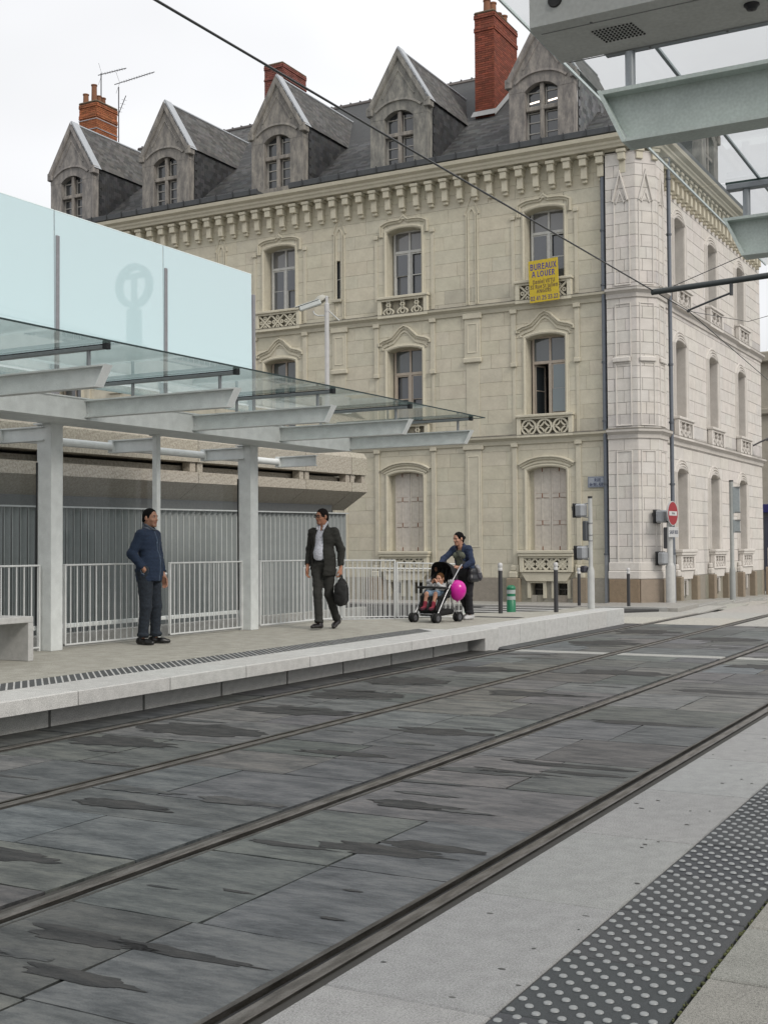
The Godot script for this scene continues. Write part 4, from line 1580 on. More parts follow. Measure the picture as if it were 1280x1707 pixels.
	var R2 := V(-15.05, 17.3, e2.z)
	var A2 := V(-31.0, ey, -43.2)
	var C2 := V(-21.0, ey, e2.z)
	mb = MB.new(Color(0.085, 0.088, 0.092))
	mb.quad(A, B, R1, R0)
	mb.quad(B, C, R2, R1)
	mb.quad(A2, A2 + V(10, 0, 0), R1, R0)
	mb.quad(C2, A2 + V(10, 0, 0), R1, R2)
	put("roof_plane", mb, "roof_slate", roof)
	var xf := plane_xf(A, B - A, R0 - A)
	var inv := xf.affine_inverse()
	var pl := PackedVector2Array()
	for q in [A, B, R1, R0]:
		var k: Vector3 = inv * q
		pl.append(Vector2(k.x, k.y))
	slates(roof, xf, pl, Color(0.105, 0.108, 0.110), 0.22, 0.15)
	xf = plane_xf(B, C - B, R1 - B)
	inv = xf.affine_inverse()
	pl = PackedVector2Array()
	for q in [B, C, R2, R1]:
		var k: Vector3 = inv * q
		pl.append(Vector2(k.x, k.y))
	slates(roof, xf, pl, Color(0.105, 0.108, 0.110), 0.22, 0.15)
	mb = MB.new(Color(0.13, 0.12, 0.115))
	mb.tube([R0, R1, R2], 0.09, 8)
	mb.tube([B.lerp(R1, 0.3), R1], 0.07, 6)
	for i in 40:
		var q := R0.lerp(R1, (i + 0.5) / 40.0)
		mb.box(q.x - 0.02, q.x + 0.02, q.y + 0.02, q.y + 0.105, q.z - 0.06, q.z + 0.06)
	put("ridge_tile", mb, "zinc", roof)
	# gable walls and body of the house behind
	mb = MB.new(shade(WARM, 0.95), plane_xf(V(-31.0, 0, -31.0), V(0, 0, -1), V(0, 1, 0)))
	mb.prism(PackedVector2Array([Vector2(0, -0.5), Vector2(12.2, -0.5), Vector2(12.2, ey), Vector2(6.1, 17.25), Vector2(0, ey)]), -0.2, 0.0)
	put("gable_wall", mb, "stone", b)
	mb = MB.new(shade(PALE, 0.95))
	mb.quad(V(C.x, -0.5, C.z), V(C2.x, -0.5, C.z), C2, C)
	mb.tri(C, C2, R2)
	mb.quad(V(-21, -0.5, -43.2), V(-31, -0.5, -43.2), A2, A2 + V(10, 0, 0))
	put("rear_wall", mb, "stone", b)
	for i in 5:
		dormer(b, F1, [2.28, 6.27, 10.58, 14.78, 19.16][i], i == 4)
	dormer(b, F2, 5.5, false)
	chimney(b, -15.14, -14.50, -35.75, -33.9, 13.2, 17.95, Color(0.30, 0.085, 0.05), [[0.12, 0.42, 0.0], [0.35, 0.5, 0.02], [0.6, 0.35, 0.0], [0.85, 0.45, 0.0]], [])
	mb = MB.new(Color(0.42, 0.43, 0.43))
	mb.quad(V(-15.22, 14.74, -33.72), V(-14.42, 14.74, -33.72), V(-14.45, 14.95, -33.88), V(-15.19, 14.95, -33.88))
	mb.quad(V(-14.44, 14.72, -33.80), V(-14.44, 16.20, -35.70), V(-14.48, 16.36, -35.70), V(-14.48, 14.92, -33.88))
	put("lead_flashing", mb, "zinc", b)
	chimney(b, -25.0, -24.2, -38.6, -37.0, 15.5, 19.35, Color(0.27, 0.095, 0.075), [], [])
	chimney(b, -31.7, -30.85, -35.65, -34.5, 12.5, 18.35, Color(0.42, 0.15, 0.065), [[0.1, 0.35, -0.2], [0.3, 0.75, 0.0], [0.52, 0.4, 0.0], [0.72, 0.4, 0.0]], [17.35, 17.72])
	# downpipes
	for q in [[-10.12, -30.82, 0.06, 12.0], [-8.72, -32.12, 0.055, 12.0]]:
		var dp := node("downpipe", b)
		mb = MB.new(Color(0.20, 0.225, 0.26))
		mb.tube([V(q[0], 1.35, q[1]), V(q[0], q[3], q[1])], q[2], 12)
		put("pipe", mb, "zinc", dp)
		mb = MB.new(Color(0.36, 0.38, 0.40))
		mb.tube([V(q[0], -0.1, q[1]), V(q[0], 1.35, q[1])], q[2] * 1.12, 12)
		put("cast_foot", mb, "zinc", dp)
		for y in [1.35, 3.2, 4.85, 6.4, 8.45, 9.9, 11.4]:
			mb = MB.new(Color(0.15, 0.165, 0.19))
			mb.tube([V(q[0], y, q[1]), V(q[0], y + 0.05, q[1])], q[2] * 1.35, 12)
			put("pipe_clip", mb, "zinc", dp)
	# a vent and a small stack on the far ridge
	mb = MB.new(Color(0.38, 0.37, 0.36))
	mb.box(-15.6, -15.0, 16.9, 18.1, -42.6, -41.9, 0.02)
	put("stone_stack", mb, "stone_dark", b)
	mb = MB.new(Color(0.35, 0.36, 0.38))
	mb.lathe([Vector2(0.07, 0), Vector2(0.07, 1.0), Vector2(0.15, 1.0), Vector2(0.15, 1.12), Vector2(0.0, 1.16)], 12)
	put("vent_pipe", mb, "zinc", b, V(-15.1, 17.1, -40.9))


# ---------------------------------------------------------------- shelters, railings, street furniture
const WHITE := Color(0.84, 0.875, 0.86)


func lift(z: float) -> float:          # the far stop climbs gently along the track
	return 0.009 * (-z - 13.0)


func ibeam(mb: MB, x0: float, x1: float, y0: float, y1: float, z: float, half: float, tip := 0.0):
	# an I section along x; the end at x1 can be cut back at the bottom by tip
	var t := 0.016
	mb.box(minf(x0, x1), maxf(x0, x1), y1 - t, y1, z - half, z + half)
	var xb := x1 - tip
	mb.box(minf(x0, xb), maxf(x0, xb), y0, y0 + t, z - half, z + half)
	var p := PackedVector2Array([Vector2(x0, y0 + t), Vector2(xb, y0 + t), Vector2(x1, y1 - t), Vector2(x0, y1 - t)])
	mb.prism(p, z - 0.006, z + 0.006)


func endplate(mb: MB, xa: float, ya: float, xb: float, yb: float, z: float, half: float, thick: float):
	var p := PackedVector2Array([Vector2(xa, ya), Vector2(xa + thick, ya), Vector2(xb + thick, yb), Vector2(xb, yb)])
	mb.prism(p, z - half, z + half)


func build_far_shelter():
	var s := thing("tram_shelter", "white steel tram shelter with glass canopy and pale blue panels on the far platform", "shelter")
	var gx := -10.05
	# posts
	for q in [[-6.9, 0.24, 0.20], [-9.05, 0.08, 0.08], [-11.16, 0.24, 0.20], [-13.10, 0.085, 0.08], [-15.38, 0.24, 0.20]]:
		var mb := MB.new(WHITE)
		var wx: float = q[1]
		var wz: float = q[2]
		var y1: float = 3.115 + lift(q[0])
		mb.box(-10.6 - wx, -10.6, P, y1, q[0] - wz / 2, q[0] + wz / 2, 0.006)
		var post := put("post", mb, "white_metal", s)
		mb = MB.new(shade(WHITE, 0.95))
		mb.box(-10.62 - wx, -10.58, y1 - 0.02, y1, q[0] - wz / 2 - 0.04, q[0] + wz / 2 + 0.04)
		put("cap_plate", mb, "white_metal", post)
		if wx > 0.2:
			mb = MB.new(Color(0.03, 0.035, 0.035))
			mb.box(-10.6 - wx - 0.004, -10.6 - wx + 0.018, 0.62, 2.62, q[0] + wz / 2, q[0] + wz / 2 + 0.012)
			put("glass_channel", mb, "rubber", post)
	# girder along the track: two webs and a broad soffit
	var zb := [-4.8, -6.9, -8.95, -11.08, -13.16, -15.28, -17.36]
	for i in zb.size() - 1:
		var za: float = zb[i]
		var zc: float = zb[i + 1]
		var mb := MB.new(WHITE)
		for x in [gx, -10.70]:
			var o := Transform3D(Basis(V(1, 0, 0), atan(0.009)), V(x, 3.125 + lift(za), za))
			mb.xf = o
			mb.box(-0.006, 0.006, 0.0, 0.235, zc - za, 0.0)
			mb.box(-0.08, 0.02, 0.235, 0.250, zc - za, 0.0)
		mb.xf = Transform3D(Basis(V(1, 0, 0), atan(0.009)), V(0, 3.125 + lift(za), za))
		mb.box(-10.72, gx + 0.02, -0.014, 0.0, zc - za, 0.0)
		put("girder", mb, "white_metal", s)
	for z in zb:
		var l := lift(z)
		var c := node("canopy_beam", s)
		var mb := MB.new(WHITE)
		ibeam(mb, gx + 0.006, -7.86, 3.14 + l, 3.35 + l, z, 0.055, 0.12)
		put("cantilever", mb, "white_metal", c)
		mb = MB.new(shade(WHITE, 1.12))
		endplate(mb, -7.98, 3.14 + l, -7.86, 3.35 + l, z, 0.058, 0.012)
		put("tip_plate", mb, "white_metal", c)
		mb = MB.new(WHITE)
		mb.box(gx - 0.005, gx + 0.035, 3.13 + l, 3.36 + l, z - 0.012, z + 0.012)
		for y in [3.17, 3.22, 3.27, 3.32]:
			mb.tube([V(gx + 0.02, y + l, z - 0.02), V(gx + 0.02, y + l, z + 0.02)], 0.010, 6)
		put("splice_plate", mb, "white_metal", c)
		mb = MB.new(WHITE)
		ibeam(mb, -10.72, -11.42, 2.90 + l, 3.08 + l, z, 0.045)
		mb.box(-11.50, -11.42, 2.90 + l, 3.08 + l, z - 0.06, z + 0.06)
		put("back_arm", mb, "white_metal", c)
		mb = MB.new(Color(0.2, 0.2, 0.2))
		for y in [2.95, 3.03]:
			mb.tube([V(-11.45, y + l, z + 0.055), V(-11.45, y + l, z + 0.07)], 0.012, 8)
		put("bolt", mb, "grey_metal", c)
		mb = MB.new(Color(0.34, 0.36, 0.37))
		for x in [-8.10, -9.35]:
			mb.tube([V(x, 3.35 + l, z), V(x, 3.505 + l, z)], 0.020, 10)
		put("rail_stub", mb, "grey_metal", c)
		mb = MB.new(Color(0.30, 0.325, 0.335))
		mb.box(-10.3, -7.90, 3.503 + l, 3.538 + l, z - 0.03, z + 0.03, 0.004)
		put("glazing_rail", mb, "grey_metal", c)
		mb = MB.new(Color(0.03, 0.035, 0.038))
		mb.box(-10.3, -7.905, 3.5385 + l, 3.552 + l, z - 0.02, z + 0.02)
		mb.box(-7.90, -7.85, 3.50 + l, 3.58 + l, z - 0.035, z + 0.035, 0.004)
		put("rail_gasket", mb, "rubber", c)
	# white tubes between the back arms
	for i in zb.size() - 1:
		var za: float = zb[i] - 0.06
		var zc: float = zb[i + 1] + 0.06
		var mb := MB.new(shade(WHITE, 1.15))
		mb.tube([V(-11.46, 2.99 + lift(za), za), V(-11.46, 2.99 + lift(zc), zc)], 0.055, 14)
		put("back_tube", mb, "white_metal", s)
	# glass canopy, one sheet between two rails
	var ze := [-4.8, -6.9, -8.95, -11.08, -13.16, -15.28, -17.62]
	for i in ze.size() - 1:
		var za: float = ze[i]
		var zc: float = ze[i + 1]
		var mb := MB.new(Color(1, 1, 1), Transform3D(Basis(V(1, 0, 0), atan(0.009)), V(0, 3.556 + lift(za), za)))
		mb.quad(V(-10.35, 0, -0.006), V(-7.752, 0, -0.006), V(-7.752, 0, zc - za + 0.006), V(-10.35, 0, zc - za + 0.006))
		var pane := put("canopy_glass", mb, "roof_glass", s)
		mb = MB.new(Color(0.035, 0.055, 0.055), mb.xf)
		mb.box(-7.752, -7.744, -0.007, 0.009, zc - za + 0.004, -0.004)
		if i == ze.size() - 2:
			mb.box(-10.35, -7.752, -0.005, 0.006, zc - za - 0.002, zc - za + 0.006)
		put("glass_edge", mb, "rubber", pane)
	# pale blue panels standing above the canopy
	var zp := [-5.0, -7.0, -9.05, -11.13, -13.22, -15.34]
	for i in zp.size():
		var z: float = zp[i]
		var l := lift(z)
		var mb := MB.new(Color(0.33, 0.32, 0.335))
		mb.box(-10.66, -10.56, 3.12 + l, 5.42 + l, z - 0.028, z + 0.028, 0.006)
		put("panel_post", mb, "grey_metal", s)
		if i == zp.size() - 1:
			break
		var zn: float = zp[i + 1]
		mb = MB.new(Color(0.50, 0.625, 0.655), Transform3D(Basis(V(1, 0, 0), atan(0.009)), V(-10.585, l, z)))
		mb.box(-0.006, 0.006, 3.60, 5.72, zn - z + 0.010, -0.010)
		put("blue_glass_panel", mb, "milk_glass", s)
		mb = MB.new(Color(0.80, 0.86, 0.86), mb.xf)
		mb.box(-0.008, 0.008, 5.7205, 5.728, zn - z + 0.010, -0.010)
		put("panel_edge", mb, "plastic", s)
	# glass screens between the posts
	for q in [[-7.05, -8.98], [-9.12, -11.04], [-11.28, -13.03], [-13.17, -15.18]]:
		var mb := MB.new(Color(1, 1, 1))
		mb.quad(V(-10.86, 0.62, q[0]), V(-10.86, 0.62, q[1]), V(-10.86, 2.62, q[1]), V(-10.86, 2.62, q[0]))
		put("screen_glass", mb, "screen_glass", s)
		mb = MB.new(shade(WHITE, 1.05))
		mb.box(-10.89, -10.84, 0.565, 0.62, q[1] - 0.1, q[0] + 0.1, 0.005)
		put("screen_rail", mb, "white_metal", s)


func build_near_shelter():
	var s := thing("tram_shelter", "near tram shelter seen from below, pale beams and clear glass roof at upper right", "shelter")
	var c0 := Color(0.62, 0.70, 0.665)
	var zb := [-2.57, -4.71, -6.86, -9.0]
	for z in zb:
		var c := node("canopy_beam", s)
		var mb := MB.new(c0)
		ibeam(mb, 1.1, -1.53, 3.13, 3.35, z, 0.06, -0.10)
		put("cantilever", mb, "white_metal", c)
		mb = MB.new(shade(c0, 1.15))
		var p := PackedVector2Array([Vector2(-1.445, 3.13), Vector2(-1.43, 3.13), Vector2(-1.53, 3.352), Vector2(-1.545, 3.352)])
		mb.prism(p, z - 0.062, z + 0.062)
		put("tip_plate", mb, "white_metal", c)
		mb = MB.new(Color(0.36, 0.385, 0.41))
		for x in [-1.425, 0.1]:
			mb.tube([V(x, 3.35, z), V(x, 3.51, z)], 0.021, 12)
		put("rail_stub", mb, "grey_metal", c)
		mb = MB.new(Color(0.32, 0.345, 0.37))
		mb.box(-1.53, 1.3, 3.512, 3.545, z - 0.03, z + 0.03, 0.004)
		put("glazing_rail", mb, "grey_metal", c)
		mb = MB.new(Color(0.04, 0.075, 0.07))
		mb.box(-1.535, 1.3, 3.546, 3.558, z - 0.022, z + 0.022)
		put("rail_gasket", mb, "rubber", c)
	var zg := [1.7, -0.43, -2.57, -4.71, -6.86, -9.0]
	for i in zg.size() - 1:
		for q in [[-1.742, -1.362], [-1.352, 1.4]]:
			var mb := MB.new(Color(1, 1, 1))
			mb.quad(V(q[0], 3.562, zg[i] - 0.004), V(q[1], 3.562, zg[i] - 0.004), V(q[1], 3.562, zg[i + 1] + 0.004), V(q[0], 3.562, zg[i + 1] + 0.004))
			var pane := put("canopy_glass", mb, "near_glass", s)
			mb = MB.new(Color(0.55, 0.62, 0.62) if q[0] < -1.5 else Color(0.20, 0.24, 0.26))
			mb.box(q[0] - (0.004 if q[0] < -1.5 else 0.010), q[0] + 0.004, 3.556, 3.568, zg[i + 1] + 0.004, zg[i] - 0.004)
			put("glass_edge", mb, "plastic", pane)
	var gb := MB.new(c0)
	gb.box(1.1, 1.75, 3.12, 3.134, -9.2, 2.0)
	gb.box(1.095, 1.107, 3.134, 3.36, -9.2, 2.0)
	put("girder", gb, "white_metal", s)
	for z in [-9.0, -4.71, -0.4]:
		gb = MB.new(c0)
		gb.box(1.4, 1.7, P, 3.118, z - 0.1, z + 0.1, 0.006)
		put("post", gb, "white_metal", s)
	# housing with a loudspeaker grille under the canopy
	var h := thing("speaker_housing", "long pale metal housing with perforated speaker grille under the near glass roof", "loudspeaker")
	var mb := MB.new(Color(0.66, 0.68, 0.66))
	var z0 := -3.30
	var z1 := -3.0
	var k := PackedVector2Array([Vector2(-z1 - 0.005, 3.16), Vector2(-z1, 2.905), Vector2(-z1 + 0.03, 2.898), Vector2(-z0 - 0.05, 2.90), Vector2(-z0, 2.925), Vector2(-z0, 3.16)])
	# extruded along x: profile in (z, y)
	mb.prism(k, 0.0, 2.7)
	for i in mb.v.size():
		var q := mb.v[i]
		mb.v[i] = V(-1.18 + q.z, q.y, -q.x)
		var w := mb.n[i]
		mb.n[i] = V(w.z, w.y, -w.x)
	for i in range(0, mb.v.size(), 3):
		pass
	put("housing_shell", mb, "white_metal", h)
	mb = MB.new(Color(0.22, 0.23, 0.225))
	for zz in [[-3.036, -3.033], [-3.252, -3.249]]:
		mb.box(-1.16, 1.4, 2.8965, 2.8985, zz[0], zz[1])
	put("seam", mb, "plain", h)
	mb = MB.new(Color(0.02, 0.02, 0.02))
	for i in 11:
		for j in 7:
			var at := V(-1.035 + i * 0.0105 + j * 0.002, 2.8955, -3.085 - j * 0.0135)
			mb.lathe([Vector2(0.0, 0.0), Vector2(0.0032, 0.0004), Vector2(0.0032, 0.003)], 6, at)
	put("speaker_grille", mb, "plain", h)
	mb = MB.new(Color(0.012, 0.012, 0.014))
	mb.xf = Transform3D(Basis(V(1, 0, 0), PI / 2), V(-1.108, 2.965, -2.998))
	mb.lathe([Vector2(0.0, 0.006), Vector2(0.018, 0.004), Vector2(0.020, 0.0), Vector2(0.020, -0.01)].map(func(q): return Vector2(q.x, q.y)), 18)
	put("camera_opening", mb, "plastic", h)
	mb = MB.new(Color(0.015, 0.015, 0.017))
	mb.lathe([Vector2(0.0, -0.012), Vector2(0.012, -0.009), Vector2(0.017, 0.0), Vector2(0.020, 0.002), Vector2(0.020, 0.012)], 18, V(-0.63, 2.894, -3.13))
	put("camera_dome", mb, "plastic", h)
	mb = MB.new(Color(0.25, 0.26, 0.26))
	for q in [[-1.02, -3.03], [-0.93, -3.26], [-0.75, -3.03], [-0.72, -3.26]]:
		mb.lathe([Vector2(0.0, -0.002), Vector2(0.004, -0.001), Vector2(0.004, 0.003)], 8, V(q[0], 2.897, q[1]))
	put("screw", mb, "grey_metal", h)


func railing(a: Vector2, b: Vector2, ya: float, yb: float, h: float, called: String, label: String, group: String, low := false, step := 0.118):
	var s := thing(called, label, "railing", V(a.x, ya, a.y), 0.0, group)
	var d := b - a
	var L := d.length()
	var rise := yb - ya
	var xf := Transform3D(Basis(V(d.x / L, rise / L, d.y / L), V(0, 1, 0), V(-d.y / L, 0, d.x / L)), Vector3.ZERO)
	var c := Color(0.86, 0.88, 0.87)
	var mb := MB.new(c, xf)
	mb.box(0, L, h - 0.022, h, -0.02, 0.02, 0.004)
	put("top_rail", mb, "white_metal", s)
	mb = MB.new(c, xf)
	mb.box(0, L, 0.035, 0.055, -0.018, 0.018, 0.003)
	put("bottom_rail", mb, "white_metal", s)
	for x in [0.0, L - 0.025]:
		mb = MB.new(c, xf)
		mb.box(x, x + 0.025, 0.0 if x > 0 else 0.035, h - 0.022, -0.02, 0.02, 0.003)
		put("end_post", mb, "white_metal", s)
	var bar := MB.new(c)
	bar.tube([V(0, 0.055, 0), V(0, h - 0.022, 0)], 0.0085, 8, -1.0, false)
	var bm := bar.mesh()
	var n := int(round((L - 0.025) / step))
	for i in range(1, n):
		var t := (L - 0.012) * i / n
		put("bar", bm, "white_metal", s, Transform3D(Basis(), xf * V(t, 0, 0)))
	if low:
		for x in [-0.16, L + 0.02]:
			mb = MB.new(c, xf)
			mb.tube([V(x, h - 0.16, -0.03), V(x + 0.14, h - 0.16, -0.03)], 0.016, 8)
			put("fixing_arm", mb, "white_metal", s)


func build_railings():
	var gl := "white railing panels along the back of the far platform"
	railing(Vector2(-10.77, -7.3), Vector2(-10.77, -8.9), P, P, 1.05, "railing", "white barred railing panel at the far left, beyond the bench", gl, true)
	railing(Vector2(-10.77, -9.2), Vector2(-10.77, -11.04), P, P, 1.05, "railing", "white barred railing panel at the left edge, behind the bench", gl, true)
	railing(Vector2(-10.77, -11.46), Vector2(-10.77, -13.24), P, P, 1.05, "railing", "white barred railing panel behind the man in the blue shirt", gl, true)
	railing(Vector2(-10.77, -13.53), Vector2(-10.77, -15.28), P, P, 1.05, "railing", "white barred railing panel just left of the last wide shelter post", gl, true)
	railing(Vector2(-10.77, -15.75), Vector2(-10.72, -18.2), P, P, 1.05, "railing", "white barred railing panel behind the walking man in the dark suit", gl)
	railing(Vector2(-10.70, -18.2), Vector2(-10.05, -18.9), P, P - 0.01, 1.04, "railing", "white railing section turning off at an angle behind the walking man's bag", gl, false, 0.085)
	railing(Vector2(-10.04, -18.91), Vector2(-9.2, -19.9), P - 0.01, P - 0.05, 1.0, "railing", "white railing section on the ramp, just left of the pushchair", gl, false, 0.085)
	railing(Vector2(-11.9, -18.8), Vector2(-10.2, -20.9), P - 0.10, P - 0.15, 1.0, "railing", "second white railing behind the first on the far side of the ramp", gl, false, 0.10)


func build_bench():
	var s := thing("bench", "pale concrete slab bench on the far platform, cut off by the left edge", "bench")
	var c := Color(0.62, 0.62, 0.60)
	var mb := MB.new(c)
	mb.box(-10.32, -9.82, 0.76, 0.84, -11.9, -10.02, 0.006)
	mb.xf = Transform3D(Basis(), V(0, 0, 0))
	var top := MB.new(c)
	top.box(-10.32, -9.86, 0.745, 0.815, -10.02, -8.2, 0.006)
	put("seat", top, "granite_fine", s)
	for z in [-9.98, -8.25]:
		var lg := MB.new(shade(c, 0.98))
		lg.box(-10.32, -9.86, P, 0.745, z - 0.04, z + 0.04, 0.006)
		put("leg", lg, "granite_fine", s)


func build_louvres():
	var s := thing("louvre_screen", "tall screen of upright pale grey fins behind the white railings", "screen")
	var fin := MB.new(Color(0.33, 0.36, 0.355))
	fin.xf = Transform3D(Basis(V(0, 1, 0), 0.66), Vector3.ZERO)
	fin.box(-0.045, 0.036, 0.0, 2.14, -0.006, 0.006)
	fin.col = Color(0.80, 0.84, 0.82)
	fin.box(-0.058, -0.045, 0.0, 2.145, -0.010, 0.012)
	var fm := fin.mesh()
	var z := -9.0
	while z > -23.3:
		put("fin", fm, "white_metal", s, V(-13.6, 0.06 + 0.012 * (-z - 13), z))
		z -= 0.165
	var mb := MB.new(Color(0.55, 0.58, 0.57), Transform3D(Basis(V(1, 0, 0), atan(0.012)), V(0, 0.06, -13)))
	mb.box(-13.66, -13.53, 2.14, 2.165, -10.3, 5.0)
	mb.box(-13.66, -13.53, 0.0, 0.03, -10.3, 5.0)
	put("screen_rail", mb, "white_metal", s)
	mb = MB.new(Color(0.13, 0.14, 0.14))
	mb.box(-14.0, -13.95, -0.1, 2.7, -23.25, 0.0)
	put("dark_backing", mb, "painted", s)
	# a low white wall at the foot of the screen
	var w := thing("low_wall", "low pale wall at the foot of the grey fins", "wall")
	mb = MB.new(Color(0.42, 0.43, 0.42))
	mb.box(-13.1, -12.95, -0.05, 0.30, -23.0, 0.0, 0.01)
	put("wall_body", mb, "deck", w)


func build_concrete():
	var s := thing("concrete_building", "low building of pebbly grey concrete with an overhanging band behind the shelter", "building")
	var c := Color(0.58, 0.55, 0.49)
	var tilt := Basis(V(1, 0, 0), atan(0.012))
	var zs := [0.0, -3.4, -7.0, -10.62, -14.24, -17.84, -21.5, -23.4, -24.1]
	for i in zs.size() - 1:
		var za: float = zs[i] - 0.008
		var zb: float = zs[i + 1] + 0.008
		var xf := Transform3D(tilt, V(0, 0.012 * (-za - 13), za)) * Transform3D(Basis(V(0, 1, 0), 0.0), Vector3.ZERO)
		var seg := node("overhang_panel", s)
		# lower band: upright lip and a soffit that slopes back to the wall
		var mb := MB.new(vary(c, 0.03), xf)
		mb.prism(PackedVector2Array([Vector2(-13.5, 2.70), Vector2(-13.5, 2.90), Vector2(-14.3, 2.90), Vector2(-14.3, 2.32), Vector2(-14.12, 2.30)]), zb - za, 0.0)
		put("lower_band", mb, "aggregate", seg)
		mb = MB.new(vary(c, 0.03), xf)
		mb.prism(PackedVector2Array([Vector2(-13.5, 3.08), Vector2(-13.5, 3.46), Vector2(-13.58, 3.58), Vector2(-13.9, 3.60), Vector2(-14.4, 3.60), Vector2(-14.4, 3.08)]), zb - za, 0.0)
		put("parapet", mb, "aggregate", seg)
		mb = MB.new(shade(c, 0.9), xf)
		mb.box(-13.90, -13.78, 2.90, 3.02, zb - za, 0.0)
		put("ledge", mb, "aggregate", seg)
		for z in [-0.10, zb - za + 0.10]:
			mb = MB.new(vary(c, 0.05), xf)
			mb.box(-13.72, -13.54, 2.90, 3.08, z - 0.08, z + 0.08, 0.01)
			put("stub_pillar", mb, "aggregate", seg)
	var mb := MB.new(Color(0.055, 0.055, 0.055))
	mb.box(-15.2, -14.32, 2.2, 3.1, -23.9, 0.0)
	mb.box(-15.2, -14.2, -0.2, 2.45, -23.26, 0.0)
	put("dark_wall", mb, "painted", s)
	mb = MB.new(c)
	mb.box(-24.0, -14.35, 3.1, 3.62, -24.0, 0.0)
	put("flat_roof", mb, "aggregate", s)


func signal_head(parent: Node, at: Vector3, turn: float, sz := 1.0):
	var t := Transform3D(Basis(V(0, 1, 0), turn).scaled(Vector3.ONE * sz), at)
	var h := node("signal_head", parent)
	var mb := MB.new(Color(0.50, 0.52, 0.54), t)
	var p := []
	mb.box(-0.10, 0.10, -0.13, 0.13, -0.14, 0.05, 0.03)
	put("signal_case", mb, "grey_metal", h)
	mb = MB.new(Color(0.02, 0.02, 0.021), t)
	mb.box(-0.125, 0.125, -0.145, 0.145, 0.05, 0.085, 0.008)
	put("face_plate", mb, "plastic", h)
	mb = MB.new(Color(0.025, 0.025, 0.025), t)
	for k in 8:
		var a := PI * k / 8
		var b := PI * (k + 1) / 8
		mb.quad(V(0.09 * cos(a), 0.09 * sin(a), 0.085), V(0.085 * cos(a), 0.085 * sin(a), 0.22 - 0.10 * absf(cos(a))), V(0.085 * cos(b), 0.085 * sin(b), 0.22 - 0.10 * absf(cos(b))), V(0.09 * cos(b), 0.09 * sin(b), 0.085))
	put("visor", mb, "plastic", h)
	mb = MB.new(Color(0.05, 0.05, 0.055), t)
	mb.tube([V(0, 0, 0.08), V(0, 0, 0.09)], 0.08, 14)
	put("lens", mb, "window_glass", h)


func pole(parent: Node, h: float, r0: float, r1: float, hs: float, c: Color):
	var mb := MB.new(c)
	mb.lathe([Vector2(r0 * 1.02, -0.3), Vector2(r0, hs - 0.06), Vector2(r1 * 1.25, hs), Vector2(r1, hs + 0.04), Vector2(r1, h)], 18)
	put("pole", mb, "white_metal", parent)
	mb = MB.new(Color(0.02, 0.02, 0.02))
	mb.lathe([Vector2(r1 * 1.08, h - 0.03), Vector2(r1 * 1.08, h + 0.012), Vector2(0, h + 0.014)], 18)
	put("pole_cap", mb, "plastic", parent)


func text(parent: Node, called: String, s: String, size: float, at: Transform3D, c: Color, bold := true, width := 0.0):
	var f := SystemFont.new()
	f.font_names = PackedStringArray(["Droid Sans"])
	f.font_weight = 700 if bold else 400
	var t := TextMesh.new()
	t.text = s
	t.font = f
	t.font_size = 32
	t.pixel_size = size / 32.0
	t.depth = 0.004
	t.curve_step = 1.5
	var m := StandardMaterial3D.new()
	m.albedo_color = c.linear_to_srgb()
	m.roughness = 0.6
	var o := put(called, t, m, parent, at)
	if width > 0.0:
		var w := t.get_aabb().size.x
		if w > 0.0:
			o.scale = V(width / w, 1, 1)
	return o


